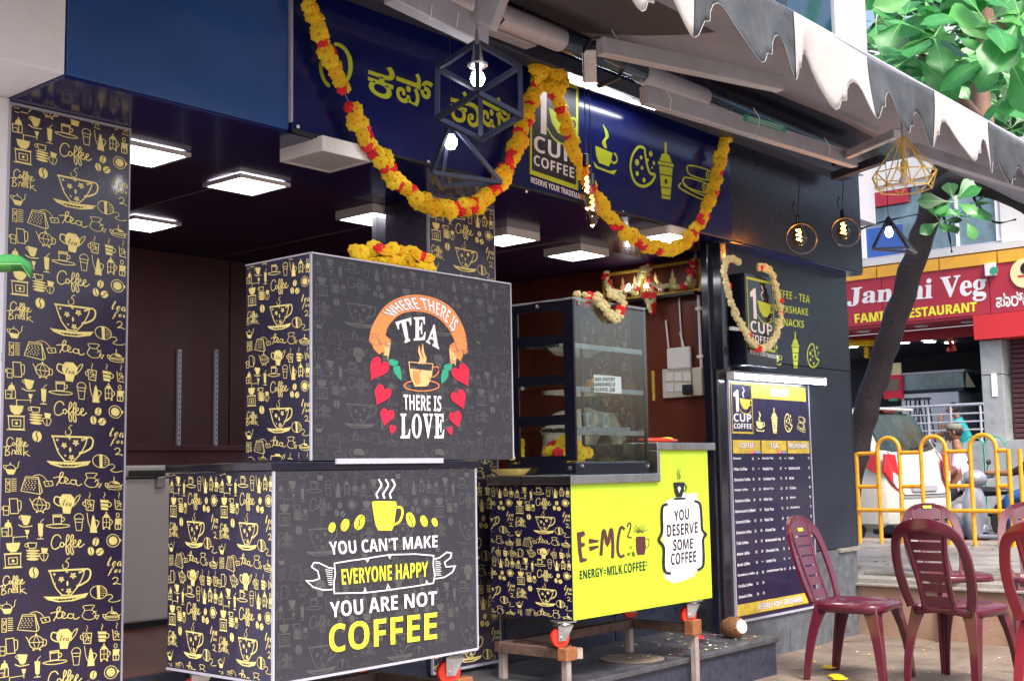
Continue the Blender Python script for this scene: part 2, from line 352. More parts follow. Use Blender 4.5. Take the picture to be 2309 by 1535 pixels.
# icons in a unit box (y down)
def ic_cup(p, c='lime_print'):
    p.P([(.05, .50), (.72, .55), (.68, .74), (.60, .86), (.22, .84), (.10, .70)], c)
    p.O(.77, .65, .13, .10, .05, c, -80, 120); p.P([(.0, .84), (.2, .93), (.62, .95), (.9, .88), (.8, 1.0), (.1, .97)], c)
    p.P([(.38, .48), (.30, .38), (.42, .25), (.38, .12), (.30, .0), (.50, .12), (.55, .24), (.44, .34), (.50, .48)], c, True)
def ic_cookie(p, c='lime_print', w=.07):
    p.S([(.52, .05), (.30, .06), (.10, .30), (.06, .60), (.22, .88), (.52, .95), (.80, .82), (.93, .62), (.76, .60), (.66, .46), (.60, .30), (.56, .18)], w, c, True)
    for a, b, r in ((.28, .42, .08), (.42, .28, .05), (.30, .68, .06), (.55, .80, .06), (.46, .52, .05), (.76, .14, .07), (.66, .30, .04), (.88, .34, .05), (.82, .46, .03)): p.E(a, b, r, r, c, n=8)
def ic_drink(p, c='lime_print', d='p_dark'):
    p.P([(.42, .0), (.55, .0), (.55, .25), (.42, .25)], c); p.P([(.12, .34), (.25, .22), (.48, .18), (.72, .22), (.85, .34)], c)
    p.R(.03, .355, .95, .41, c); p.P([(.10, .43), (.90, .43), (.76, 1.), (.26, 1.)], c)
    p.L([(.14, .58), (.86, .58)], .02, d); p.L([(.18, .80), (.82, .80)], .02, d); p.E(.5, .69, .09, .05, d, n=8); p.L([(.22, .94), (.8, .94)], .02, d)
def ic_roll(p, c='lime_print', w=.035):
    for dx, dy in ((.1, 0), (0, .34)):
        p.S([(.18+dx, .10+dy), (.70+dx, .16+dy), (.84+dx, .28+dy), (.72+dx, .42+dy), (.22+dx, .36+dy), (.10+dx, .22+dy)], w, c, True)
        p.O(.74+dx, .29+dy, .09, .11, w*.8, c); p.O(.74+dx, .29+dy, .04, .05, w*.6, c, n=8)
    p.S([(.04, .62), (.0, .74), (.30, .86), (.72, .96), (.92, .92)], w, c); p.S([(.08, .56), (.30, .74), (.70, .84), (.95, .80)], w, c)
def logo(p, g='lime_print', wt='p_white', foot=True, fw=.035):
    p.L([(.02, .01), (.98, .01), (.98, .86), (.02, .86)], fw, g, True)
    p.P([(.28, .12), (.34, .12), (.34, .50), (.22, .50), (.22, .23), (.12, .24), (.12, .18)], wt)
    p.P([(.38, .26), (.90, .28), (.86, .38), (.74, .45), (.58, .45), (.45, .38)], g); p.O(.90, .33, .07, .05, .02, g, -90, 120)
    p.S([(.36, .44), (.50, .51), (.72, .53), (.92, .48)], .018, g); p.S([(.60, .24), (.54, .18), (.62, .13), (.56, .07)], .02, wt)
    p.T('CUP', (.08, .53, .92, .67), wt); p.T('COFFEE', (.08, .70, .92, .79), wt)
    if foot: p.T('RESERVE YOUR TRADEMARK', (.02, .90, 1.15, .95), wt)
# ------------------------------------------------------------------ the coffee pattern (one repeat, u 0..1, v 0..1 down)
YP = 4.05
def module():
    p = PR(); G, D = 'gold', 'p_dark'; S, L, P, E, O = p.S, p.L, p.P, p.E, p.O; W = 6
    A = PY(10, 1164, YP); B = PY(286, 1164, YP); C = PY(10, 1480, YP); X0, WW, Z0, HH = A.x, B.x-A.x, A.z, A.z-C.z
    def tf(x, y):
        y -= 24*max(0., min(1., (y-1080)/200))
        q = PY(x/2.67, 960+y/2.67, YP); return ((q.x-X0)/WW, (Z0-q.z)/HH)
    p.tf = tf
    L([(38, 642), (78, 640), (76, 690), (40, 692)], W, G, True); P([(52, 636), (60, 612), (76, 602), (92, 612), (98, 640), (80, 636)], G); E(76, 597, 5, 5, G); L([(98, 640), (98, 686), (80, 690)], W, G); L([(48, 665), (68, 663), (68, 690)], 5, G)
    P([(150, 562), (212, 568), (200, 612), (188, 625), (168, 622), (158, 600)], G); S([(152, 568), (140, 576), (154, 592)], 5, G); S([(138, 622), (170, 634), (218, 628)], 7, G)
    P([(252, 612), (285, 614), (281, 690), (257, 688)], G); S([(268, 610), (272, 600), (287, 586)], 5, G); L([(268, 690), (268, 705)], 6, G); L([(250, 706), (286, 705)], 6, G)
    L([(342, 562), (395, 560), (392, 614), (345, 616)], W, G, True); L([(345, 572), (392, 570)], 10, G); S([(395, 575), (410, 580), (408, 596), (392, 602)], W, G); S([(300, 628), (350, 618), (430, 620), (434, 632), (360, 640)], W, G, True)
    L([(472, 585), (520, 586), (512, 655), (482, 655)], 5, G, True); S([(468, 582), (476, 562), (498, 553), (518, 563), (524, 584)], 5, G); L([(474, 604), (518, 606)], 5, G)
    P([(575, 578), (582, 560), (590, 576), (606, 668), (562, 668)], G); S([(566, 640), (553, 605), (545, 550)], 5, G); S([(592, 592), (616, 604), (598, 645)], 6, G)
    L([(640, 575), (680, 575), (680, 635), (640, 635)], W, G, True); L([(660, 575), (660, 635)], 4, G); L([(640, 605), (680, 605)], 4, G); P([(642, 573), (650, 556), (670, 556), (678, 573)], G); E(660, 548, 5, 6, G); S([(682, 585), (697, 602), (682, 625)], W, G); E(644, 643, 6, 6, G); E(678, 643, 6, 6, G)
    P([(712, 582), (750, 582), (748, 614), (712, 614)], G); L([(712, 616), (748, 616), (745, 646), (714, 646)], W, G, True); L([(730, 616), (730, 646)], 5, G); O(728, 562, 9, 13, 5, G); S([(750, 588), (762, 602), (750, 622)], W, G)
    L([(105, 735), (105, 692)], 6, G); L([(105, 696), (192, 690)], 5, G); P([(175, 652), (203, 652), (196, 678), (182, 678)], G); L([(189, 678), (189, 704)], 6, G)
    P([(62, 732), (148, 728), (140, 762), (122, 784), (92, 787), (70, 768)], G); L([(55, 800), (150, 795), (150, 870), (60, 876)], W, G, True); L([(78, 820), (130, 816), (130, 855), (80, 858)], W, G, True); E(105, 838, 9, 9, G); L([(48, 882), (157, 876)], 7, G); L([(50, 796), (156, 790)], 5, G)
    L([(192, 730), (245, 730), (240, 760), (200, 764)], W, G, True); O(184, 744, 9, 10, 5, G); E(222, 776, 42, 6, G); E(222, 792, 38, 7, G); E(222, 809, 42, 7, G); E(222, 827, 36, 9, G)
    P([(272, 758), (314, 762), (305, 790), (276, 788)], G); S([(265, 795), (312, 795), (302, 830), (285, 836), (270, 822)], 5, G, True); L([(288, 800), (288, 832)], 5, G)
    def coffee(ox, oy, k, w):
        f = lambda L_: [(ox+(a-335)*k, oy+(b-680)*k) for a, b in L_]
        S(f([(392, 702), (378, 684), (352, 690), (335, 725), (340, 760), (362, 768), (388, 750)]), w, G); O(ox+63*k, oy+62*k, 11*k, 14*k, w, G)
        for d in (0, 26): S(f([(408+d, 748), (430+d, 720), (441+d, 694), (431+d, 682), (424+d, 710), (422+d, 770), (430+d, 800), (440+d, 792), (436+d, 765), (426+d, 748)]), w, G)
        for d in (0, 30): S(f([(456+d, 742), (478+d, 728), (478+d, 714), (467+d, 720), (464+d, 745), (478+d, 756), (500+d, 738)]), w, G)
    coffee(333, 678, 1., 7.5); coffee(46, 926, .66, 6.5)
    S([(36, 1042), (50, 1040), (64, 1028), (56, 1016), (40, 1014), (58, 998), (52, 984), (26, 992)], 6, G); L([(42, 990), (36, 1042)], 6, G)
    S([(76, 1034), (80, 1008), (86, 1004), (94, 1010)], 6, G); S([(92, 1024), (108, 1014), (104, 1006), (96, 1012), (98, 1026), (110, 1028)], 6, G); O(122, 1018, 8, 9, 6, G); L([(131, 1008), (134, 1028)], 5, G); L([(148, 978), (148, 1032)], 6, G); S([(172, 1004), (150, 1016), (164, 1022), (184, 1034)], 6, G)
    p.bean(597, 722, 20, 26, .3, G); p.bean(568, 778, 19, 26, -.1, G); p.bean(621, 782, 22, 25, .9, G); O(700, 715, 38, 38, 5, G); E(700, 715, 26, 26, G); P([(736, 700), (752, 712), (738, 726)], G)
    p.bean(228, 908, 29, 34, 0, G); S([(402, 858), (400, 876), (416, 884), (434, 870), (430, 846), (418, 842), (430, 824), (440, 820)], 5, G)
    L([(318, 898), (530, 886)], 13, G); S([(322, 895), (336, 940), (360, 1000), (398, 1044)], 9, G); S([(530, 890), (520, 930), (490, 990), (450, 1040)], 8, G); L([(392, 1044), (452, 1041)], 8, G)
    S([(512, 900), (545, 884), (566, 902), (556, 946), (520, 974), (484, 990)], 12, G)
    for x, y, r in ((392, 948, 20), (462, 926, 22), (436, 1018, 20), (350, 918, 10), (425, 902, 10), (502, 905, 10), (352, 975, 9), (488, 985, 9), (398, 1010, 8)):
        for q in range(5): t = q*1.2566+.3; E(x+r*.52*math.cos(t), y+r*.52*math.sin(t), r*.42, r*.26, G, t, 7)
    E(428, 972, 7, 16, G, 0, 8); P([(285, 1052), (330, 1052), (430, 1050), (554, 1028), (535, 1056), (460, 1078), (370, 1086), (310, 1072)], G); P([(335, 1066), (420, 1064), (500, 1054), (450, 1071), (380, 1077)], D)
    for i in range(7): E(350+i*22, 1069-i*1.6, 4, 4, G, 0, 5)
    p.T('tea', (664, 812, 756, 868), G, 'c'); p.T('for', (668, 868, 748, 926), G, 'c'); S([(696, 946), (712, 934), (728, 944), (720, 962), (700, 976), (722, 972), (744, 978)], 6, G)
    O(613, 1025, 50, 40, 5, G); P([(602, 986), (622, 986), (624, 1064), (606, 1064)], G)
    for i in range(14): E(632+(i % 4)*8+(i//4 % 2)*3, 1004+(i//4)*13, 3, 3, G, 0, 5)
    S([(655, 1045), (685, 1038), (696, 1054), (672, 1076), (704, 1084), (744, 1072)], 5, G)
    O(68, 1128, 30, 30, 5, G); P([(40, 1132), (98, 1130), (94, 1152), (86, 1166), (52, 1167), (42, 1150)], G); S([(42, 1108), (27, 1106), (28, 1128), (42, 1132)], 5, G); S([(95, 1128), (112, 1110), (115, 1082), (122, 1072)], 5, G); L([(68, 1100), (66, 1084)], 6, G)
    L([(160, 1172), (235, 1168), (245, 1285), (130, 1274)], 6, G, True); L([(235, 1168), (260, 1268), (245, 1285)], 6, G); L([(163, 1184), (238, 1180)], 5, G); S([(205, 1162), (238, 1150), (268, 1162), (290, 1192)], 5, G); L([(268, 1196), (318, 1185), (325, 1215), (280, 1228)], 6, G, True); E(297, 1206, 6, 5, G)
    for i in range(20): E(158+(i % 4)*19+((i//4) % 2)*7-(i//4)*2, 1198+(i//4)*15, 5, 3.5, G, i, 6)
    S([(328, 1162), (360, 1152), (402, 1150)], 7, G); S([(346, 1212), (366, 1170), (386, 1128), (378, 1118), (366, 1136), (364, 1182), (376, 1196), (400, 1182), (414, 1164), (402, 1156), (394, 1178), (406, 1196), (426, 1188)], 7.5, G); O(446, 1180, 17, 16, 7, G); S([(464, 1164), (464, 1190), (476, 1202), (498, 1188)], 7.5, G)
    S([(522, 1112), (588, 1106), (574, 1135), (597, 1165), (582, 1198), (542, 1204), (515, 1180), (530, 1140)], 5.5, G, True); L([(528, 1142), (574, 1138)], 5, G); L([(588, 1178), (616, 1174), (604, 1202)], 5, G, True); S([(576, 1165), (588, 1150), (602, 1146)], 5, G)
    S([(656, 1204), (658, 1172), (680, 1152), (706, 1150), (726, 1168), (732, 1202)], 5, G, True); L([(660, 1182), (728, 1178)], 6, G); L([(660, 1192), (730, 1190)], 6, G); S([(658, 1172), (640, 1168), (642, 1188), (656, 1194)], 6, G); S([(730, 1182), (746, 1162), (748, 1148)], 6, G); L([(692, 1148), (692, 1118)], 6, G); E(704, 1160, 22, 7, G)
    for i in range(7): L([(74, 1196+i*14), (102, 1194+i*14)], 6, G)
    L([(38, 1200), (64, 1198), (64, 1288), (38, 1290)], 5, G, True); L([(44, 1215), (60, 1240)], 5, G); L([(60, 1215), (44, 1250)], 5, G); L([(44, 1262), (60, 1280)], 5, G)
    L([(60, 1330), (108, 1324), (115, 1414), (66, 1420)], 6, G, True); S([(112, 1336), (130, 1340), (129, 1388), (114, 1400)], 6, G); L([(25, 1377), (56, 1375), (56, 1430), (26, 1432)], 5, G, True); L([(25, 1403), (56, 1402)], 5, G)
    O(242, 1350, 42, 40, 6, G); L([(201, 1352), (283, 1348)], 5, G); S([(240, 1311), (226, 1350), (240, 1390)], 4, G); S([(244, 1311), (260, 1350), (246, 1390)], 4, G); S([(204, 1366), (192, 1335), (182, 1318)], 6, G); S([(281, 1330), (302, 1338), (298, 1366), (274, 1372)], 6, G); E(226, 1396, 7, 5, G); E(264, 1394, 7, 5, G); E(241, 1303, 6, 7, G)
    P([(365, 1292), (383, 1270), (430, 1266), (452, 1290), (454, 1322), (436, 1352), (428, 1388), (384, 1390), (380, 1355), (360, 1325)], G); S([(364, 1294), (338, 1292), (330, 1322), (348, 1340), (372, 1346)], 9, G); S([(450, 1312), (466, 1280), (488, 1266), (474, 1304), (446, 1340)], 6, G); p.T('tea', (382, 1304, 438, 1342), D, 'c')
    for i, (x, y) in enumerate(((545, 1310), (634, 1300), (722, 1288))):
        if i == 1: P([(x-26, y-16), (x+26, y-16), (x+20, y+46), (x-20, y+46)], G); L([(x-22, y+4), (x+22, y+4)], 6, D); L([(x-20, y+26), (x+20, y+26)], 5, D)
        else:
            L([(x-26, y-16), (x+26, y-16), (x+20, y+46), (x-20, y+46)], 6, G, True); O(x-4, y+2, 9, 9, 5, G); S([(x-12, y+34), (x, y+18), (x+12, y+32)], 5, G); E(x+10, y+12, 6, 6, G)
        sx = -1 if i == 0 else 1; S([(x+sx*25, y-6), (x+sx*40, y+2), (x+sx*38, y+18), (x+sx*23, y+24)], 6, G); S([(x, y-24), (x-5, y-38), (x+4, y-50), (x-2, y-66)], 4, G)
    return p
MOD = module()
def pattern(name, parent, org, ud, vd, cw, chh, cols, rows, W_, H_, u0=0., v0=0., remap=None, nrm=None, off=0.):
    """repeat the module over a W_ x H_ panel with its top-left at org; ud, vd unit vectors, vd downwards"""
    q = PR(); q.mn = MOD.mn; nrm = nrm or ud.cross(vd)
    for r in range(-1, rows):
        for c in range(-1, cols):
            b = len(q.v); q.v += [((x[0]+c)*cw+u0, (x[1]+r)*chh+v0, x[2]) for x in MOD.v]
            q.f += [tuple(i+b for i in f) for f in MOD.f]; q.m += MOD.m
    fn = lambda a, b, l: org + ud*a + vd*b + nrm*(EPS+off+l*.000006)
    return q.build(name, parent, fn, clip=lambda a, b: .004 < a < W_-.004 and .004 < b < H_-.004, remap=remap)
DN = Vector((0, 0, -1)); XR = Vector((1, 0, 0)); YB = Vector((0, 1, 0)); YF = Vector((0, -1, 0)); XL = Vector((-1, 0, 0))
# ------------------------------------------------------------------ ground, road
def struct(o): o['kind'] = 'structure'; return o
ZS, YFA, YW, FL = 2.476, 3.68, 3.80, .40
struct(MB().box(-30, 8.0, -30, 8, -.3, 0, 'paving').build('pavement'))
# paving slabs in front (joints recessed)
pv = bpy.data.objects['pavement']
sl = None
for i in range(14):
    for j in range(10):
        x0 = 4.6+i*.6; y0 = 1.2+j*.6-.35
        if x0 > 7.4 and i > 5: continue
        if y0+.6 > 4.2: continue
        x1 = min(x0+.6, 7.995)
        b = MB().box(x0+.004, x1-.004, y0+.004, y0+.596, .0005, .006+random.uniform(0, .003), 'paving')
        b.build('paving_slab', pv)
struct(MB().box(8.0, 12.35, -30, 30, -.3, .38, 'paving_top').build('raised_pavement'))
rp = bpy.data.objects['raised_pavement']
MB().box(7.97, 8.0, -1, 3.8, 0, .335, 'riser').build('riser_board', rp); MB().box(7.93, 8.3, -1, 3.86, .336, .352, 'paving_top', None).build('lower_coping', rp, bevel=.004)
MB().box(8.28, 8.6, -1, 3.9, .381, .408, 'paving_top').build('upper_coping', rp, bevel=.006)
MB().box(12.2, 12.38, -30, 30, .30, .385, 'riser').build('kerb', rp, bevel=.01)
struct(MB().box(12.36, 60, -60, 60, -.3, .16, 'asphalt').build('road'))
struct(MB().box(18.5, 60, -60, 60, .165, .36, 'paving_top').build('far_pavement'))
# ------------------------------------------------------------------ coffee shop
shop = thing('coffee_shop', 'navy clad coffee shop with gold patterned pillars under a striped awning', 'shop building', (2.1, 4.05, 0))
XE, XW = 8.02, 8.0
xs = [PY(150, 100, YFA).x, PY(653, 200, YFA).x, PY(1195, 300, YFA).x, PY(1645, 450, YFA).x, XE]
fp = []
for i in range(4):
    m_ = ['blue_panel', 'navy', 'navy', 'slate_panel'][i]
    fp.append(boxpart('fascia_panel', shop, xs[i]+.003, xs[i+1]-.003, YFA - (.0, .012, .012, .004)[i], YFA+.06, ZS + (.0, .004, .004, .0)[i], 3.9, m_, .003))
boxpart('fascia_core', shop, xs[0]-.0028, XE-.01, YFA+.062, YP+.29, ZS, ZS+.2, 'black'); boxpart('soffit', shop, xs[0]-.0028, XE, YFA+.004, YP+.3, ZS-.012, ZS-.002, 'navy'); boxpart('fascia_trim', shop, xs[1]-.006, xs[1]+.004, YFA-.016, YFA, ZS+.03, 3.3, 'trim'); boxpart('fascia_trim', shop, xs[1], xs[3], YFA-.02, YFA-.003, ZS-.010, ZS+.003, 'black')
for a, b in ((672, 286), (718, 325), (966, 365), (1132, 117), (1187, 140), (1187, 432), (1405, 478), (1540, 268), (915, 36), (964, 55)):
    q = PY(a, b, YFA-.013); MB().lathe([(.0, .004), (.007, .003), (.008, 0)], 'p_white', (q.x, YFA-.0125, q.z), (0, -1, 0), 8).build('screw_cap', fp[1] if a < 1195 else fp[2])
# white beam and wall on the left
boxpart('white_beam', shop, -2, xs[0]-.003, YFA+.003, YP+.25, 2.476, 4.2, 'white_wall', .004); boxpart('white_wall', shop, -2, PY(22, 700, YP).x-.004, YP+.005, YP+.3, -.1, ZS-.002, 'white_wall')
wl = PR(); wl.tf = None
for a in (((2, 797), (10, 790), (9, 803)), ((4, 806), (12, 806), (12, 814), (4, 815)), ((2, 975), (9, 985), (3, 1000)), ((8, 960), (12, 968), (8, 975))): wl.S(list(a), 1.2, 'p_grey', True)
wl.build('scribble', bpy.data.objects['white_wall'], onY_(YP+.005))
# patterned pillars
def pillar(x0, x1, zb, depth):
    o = boxpart('patterned_pillar', shop, x0, x1, YP, YP+depth, zb, ZS-.014, 'pillar_base', .002)
    A = PY(10, 1164, YP); B = PY(286, 1164, YP); C = PY(10, 1480, YP); hh = A.z-C.z; ww = B.x-A.x; k = (x1-x0)/ww*1.
    pattern('printed_pattern', o, Vector((x0, YP, ZS-.014)), XR, DN, ww*k, hh, 1, 7, x1-x0, ZS-.014-zb, 0, .022, nrm=YF)
    for a, b, c, d in ((x0-.004, x0+.002, zb, ZS-.014), (x1-.002, x1+.004, zb, ZS-.014)): boxpart('edge_trim', o, a, b, YP-.004, YP+.01, c, d, 'trim')
    boxpart('edge_trim', o, x0-.004, x1+.004, YP-.005, YP+.01, zb-.012, zb, 'trim'); boxpart('edge_trim', o, x0, x1, YP-.004, YP, ZS-.024, ZS-.0145, 'trim')
    return o
p1x = (PY(22, 300, YP).x, PY(289, 500, YP).x); p2x = (PY(967, 560, YP).x, PY(1115, 640, YP).x)
pillar(*p1x, .16, .3); pillar(*p2x, PY(1130, 1490, YP).z+.01, .3)
# plinth, floor, inner room
boxpart('plinth', shop, 1.0, 6.4, YP+.06, YP+.4, -.1, FL-.002, 'granite', .006); struct_floor = boxpart('shop_floor', shop, 1.0, 6.52, YP+.06, 7.0, FL, FL+.02, 'red_floor')
for i in range(5): boxpart('granite_slab', shop, 1.9+i*.92, 1.9+i*.92+.912, YP+.045, YP+.06, .0, FL+.018, 'granite', .002)
boxpart('ceiling', shop, 1.0, 6.52, YP+.3, 7.0, ZS-.01, ZS+.03, 'ceiling_dark'); boxpart('ceiling', shop, 6.36, XW, YW+.004, YP+.3, ZS-.003, ZS, 'black_gloss')
boxpart('back_wall', shop, 1.0, 6.6, 6.2, 6.3, FL, ZS, 'wood_dark'); boxpart('side_wall', shop, 6.51, 6.57, YW+.125, 6.2, FL, ZS, 'wood_red'); boxpart('side_wall', shop, .9, 1.0, YP+.3, 6.2, FL, ZS, 'wood_dark')
for i in range(6): boxpart('wood_panel', shop, 1.05+i*.87, 1.05+i*.87+.862, 6.185, 6.2, FL+.02, ZS-.02, 'wood_dark', .002)
for i in range(3): boxpart('wood_panel', shop, 6.498, 6.51, 3.94+i*.75, 3.94+i*.75+.744, FL+.02, ZS-.02, 'wood_red', .002)
a_, b_ = PY(850, 500, 4.45), PY(914, 500, 4.45); boxpart('inner_column', shop, a_.x, b_.x, 4.45, 4.49, FL, ZS-.011, 'charcoal', .004)

for i in range(4): boxpart('ceiling_joint', shop, 2.2+i*1.1, 2.206+i*1.1, YP+.31, 6.18, ZS-.0135, ZS-.0105, 'p_grey')
# black return and menu wall
boxpart('black_column', shop, 6.225, 6.375, YW-.004, YW+.03, .16, ZS-.014, 'black_gloss', .004); boxpart('shutter_guide', shop, 6.13, 6.222, YW-.03, YW+.02, .20, ZS-.014, 'black_gloss', .004); boxpart('shutter_guide', shop, 6.165, 6.185, YW-.045, YW-.031, .20, ZS-.014, 'black', .003)
zb = .60
mw1 = boxpart('menu_wall', shop, 6.378, XW, YW, YW+.12, 1.80, ZS-.004, 'slate_panel', .003); boxpart('menu_wall', shop, 6.378, XW, YW+.003, YW+.12, zb, 1.796, 'slate_panel', .003)
boxpart('metal_strip', shop, 6.377, 6.387, YW-.006, YW-.001, .3, ZS-.004, 'trim')
boxpart('wall_end', shop, XW+.001, XW+.012, YW+.002, 7.5, zb, ZS+1.5, 'slate_panel'); boxpart('stone_base', shop, 6.378, XW-.02, YW+.015, 7.5, -.05, zb-.004, 'stone_side', .01)
boxpart('stone_slab', shop, 6.40, 7.0, YW, YW+.014, .0, zb-.01, 'stone_side', .002); boxpart('stone_slab', shop, 7.006, 7.55, YW, YW+.014, .0, zb-.01, 'stone_side', .002); boxpart('stone_slab', shop, 7.556, XW-.02, YW, YW+.014, .0, zb-.01, 'stone_side', .002)
boxpart('stone_coping', shop, XW-.3, XW+.0, YW-.02, YW+.02, zb-.03, zb-.003, 'paving_top', .003)
# upper storey
boxpart('upper_wall', shop, xs[0], 8.95, YFA+.30, YFA+.5, 3.0, 9, 'wall_grey')
for a, b, c in ((1580, 1690, 'wall_grey'), (1778, 1876, 'glass_teal'), (1884, 1934, 'wall_grey')):
    q0, q1 = PY(a, 60, YFA+.2), PY(b, 60, YFA+.2); boxpart('window_pane' if c == 'glass_teal' else 'cladding_panel', shop, q0.x, q1.x, YFA+.2, YFA+.29, 3.3, 8, c, .004)
# signs printed on the fascia
pr = PR(); G = 'lime_print'
c5 = lambda x, y: (600+x/2.951, y/2.951)
pr.tf = c5
pr.P([(455, 285), (500, 295), (545, 340), (572, 405), (572, 480), (545, 545), (528, 540), (545, 470), (542, 400), (520, 345), (480, 312), (452, 305)], G, True); pr.P([(372, 380), (352, 420), (352, 470), (370, 530), (400, 575), (425, 580), (420, 560), (398, 535), (378, 480), (372, 430)], G, True)
pr.build('lime_ring', fp[1], onY_(YFA-.012))
def kan(t, q): p_ = PR(); p_.T(t, q, G, 'k', .014); p_.build('kannada_letter', fp[1], onY_(YFA-.012))
kan('ಕ', ((831, 138), (891, 155), (884, 232), (828, 208))); kan('ಪ್', ((893, 150), (978, 178), (968, 258), (893, 226)))
kan('ಕಾ', ((1017, 200), (1085, 214), (1080, 292), (1015, 270))); kan('ಫಿ', ((1087, 200), (1150, 232), (1148, 330), (1084, 290)))

pr = PR(); pr.tf = quad(((1196, 162), (1303, 195), (1303, 462), (1194, 424))); pr.R(-.03, -.02, 1.02, .88, 'p_dark'); logo(pr, fw=.04); pr.build('logo_print', fp[2], onY_(YFA-.012))
for fn, q in ((ic_cup, ((1342, 276), (1398, 292), (1396, 398), (1336, 380))), (ic_cookie, ((1420, 322), (1482, 338), (1480, 432), (1416, 418))), (ic_drink, ((1482, 318), (1520, 326), (1520, 452), (1482, 446)))): pr = PR(); pr.tf = quad(q); fn(pr); pr.build('snack_icon', fp[2], onY_(YFA-.012))
pr = PR(); pr.tf = quad(((1534, 362), (1612, 372), (1612, 460), (1530, 444))); ic_roll(pr, w=.04); pr.build('snack_icon', fp[2], onY_(YFA-.012))
# print on the side wall above the menu
pr = PR(); c6 = lambda x, y: (1620+x/5.115, 560+y/5.115)
def T6(t, x0, y0, x1, y1, dy, m='lime_print'): pr = PR(); pr.T(t, (c6(x0, y0), c6(x1, y0+dy), c6(x1, y1+dy), c6(x0, y1)), m); pr.build('wall_lettering', mw1, onY_(YW))
T6('COFFEE – TEA', 600, 452, 1052, 542, 92); T6('MILKSHAKE', 640, 640, 1032, 722, 55); T6('& SNACKS', 640, 795, 985, 880, 38)
pr.tf = quad((c6(835, 960), c6(935, 965), c6(930, 1385), c6(842, 1380))); ic_drink(pr); pr.build('snack_icon', mw1, onY_(YW)); pr = PR(); pr.tf = quad((c6(1015, 1080), c6(1170, 1110), c6(1165, 1395), c6(1015, 1370))); ic_cookie(pr); pr.build('snack_icon', mw1, onY_(YW)); pr = PR()
pr.tf = quad((c6(600, 1080), c6(745, 1100), c6(742, 1350), c6(600, 1340))); ic_cup(pr); pr.tf = None
pr.build('snack_icon', mw1, onY_(YW))
# ------------------------------------------------------------------ granite step
st = thing('granite_step', 'dark granite step below the yellow counter with a round cement patch', 'step', (5.5, 3.7, 0))
STZ = .21
boxpart('step_body', st, 1.5, 6.215, 3.465, YP+.04, 0, STZ-.028, 'granite', .004); boxpart('step_top', st, 1.5, 6.225, 3.445, YP+.042, STZ-.027, STZ, 'granite_top', .005)
q = PZ(1466, 1488, STZ); q.y = max(q.y, 3.66); MB().lathe([(.0, .0015), (.16, .0015), (.162, 0)], 'paving', (q.x, q.y, STZ), (0, 0, 1), 30).build('cement_patch', st); MB().lathe([(.162, .0008), (.170, .0008), (.171, 0)], 'p_dark', (q.x, q.y, STZ), (0, 0, 1), 30).build('patch_rim', st)
# ------------------------------------------------------------------ carts
def caster(parent, x, y, zt, zb, yaw=.5):
    r = (zt-zb-.03)/2; c, s = math.cos(yaw), math.sin(yaw); A = Vector((c, s, 0)); B = Vector((-s, c, 0)); ctr = Vector((x, y, zb+r)) + A*(-.02)
    ct = Vector((x, y, 0))
    o = MB(); M = Matrix.Translation(Vector((x, y, 0))) @ Matrix.Rotation(yaw, 4, 'Z')
    o.box(-.045, .045, -.04, .04, zt-.006, zt-.0005, 'zinc', M); o.lathe([(.036, 0), (.040, -.008), (.034, -.018)], 'zinc', (x, y, zt-.006), n=18)
    for sgn in (-1, 1): o.poly_prism([M @ Vector(p) for p in ((-.036, sgn*.024, zt-.02), (.036, sgn*.024, zt-.02), (.0, sgn*.024, zb+r-.012), (-.035, sgn*.024, zb+r-.012))], B*.003*sgn, 'zinc')
    o.box(-.036, .036, -.027, .027, zt-.024, zt-.019, 'zinc', M); o.tube([ctr-B*.034, ctr+B*.034], .008, 'zinc', 8)
    k = o.build('caster_fork', parent)
    MB().lathe([(r*.62, -.016), (r*.92, -.016), (r, -.010), (r, .010), (r*.92, .016), (r*.62, .016)], 'caster_red', ctr, B, 26).build('caster_tyre', k, smooth='auto'); MB().lathe([(.0, -.012), (r*.64, -.012), (r*.64, .012), (0, .012)], 'dark_plastic', ctr, B, 18).build('caster_hub', k)
def stand(label, x0, x1, y0, y1, zt, tops, rear_px=None):
    t = thing('steel_stand', label, 'stand', (x0, y0, 0), group=None)
    h = .045
    MB().beam((x0-.02, y1, zt-h/2), (x1+.02, y1, zt-h/2), h*.8, h, 'rail_steel').build('rail', t, bevel=.003); MB().beam((x0+.024, y0+.05, zt-.03), (x0+.10, y0-.01, zt-.03), .03, h, 'post').build('stub', t)
    MB().beam((x0+.10, y0+.06, zt-h/2-.001), (x0+.10, y1-.023, zt-h/2-.001), h*.8, h, 'rail_steel').build('rail', t, bevel=.003)
    for x in (x0, x1): MB().beam((x, y0+.023, zt-h/2-.001), (x, y1-.023, zt-h/2-.001), h*.8, h, 'rail_steel').build('rail', t, bevel=.003)
    for x, y, z in ((x0, y0, 0), (x1, y0, 0), (x0+.02, y1, STZ), (x1-.02, y1, STZ)): MB().beam((x, y, z), (x, y, zt-h), .032, .032, 'post', up=Vector((0, 1, 0))).build('leg', t, bevel=.003)
    MB().box(x0-.03, x0+.05, y0-.026, y0+.026, zt-.052, zt+.004, 'rust').build('corner_cup', t, bevel=.004); MB().box(x1-.05, x1+.03, y0-.026, y0+.026, zt-.052, zt+.022, 'rust').build('corner_cup', t, bevel=.004)
    return t
Y1 = 3.20; a, b = PY(618, 1058, Y1), PY(1077, 1468, Y1); cx0, cx1, cz0, cz1 = a.x, b.x, b.z+.014, a.z-.006; cyb = 3.79
t = thing('tea_cart', 'charcoal rolling cart printed YOU CANT MAKE EVERYONE HAPPY YOU ARE NOT COFFEE', 'cart', (cx0, Y1, cz0-.12))
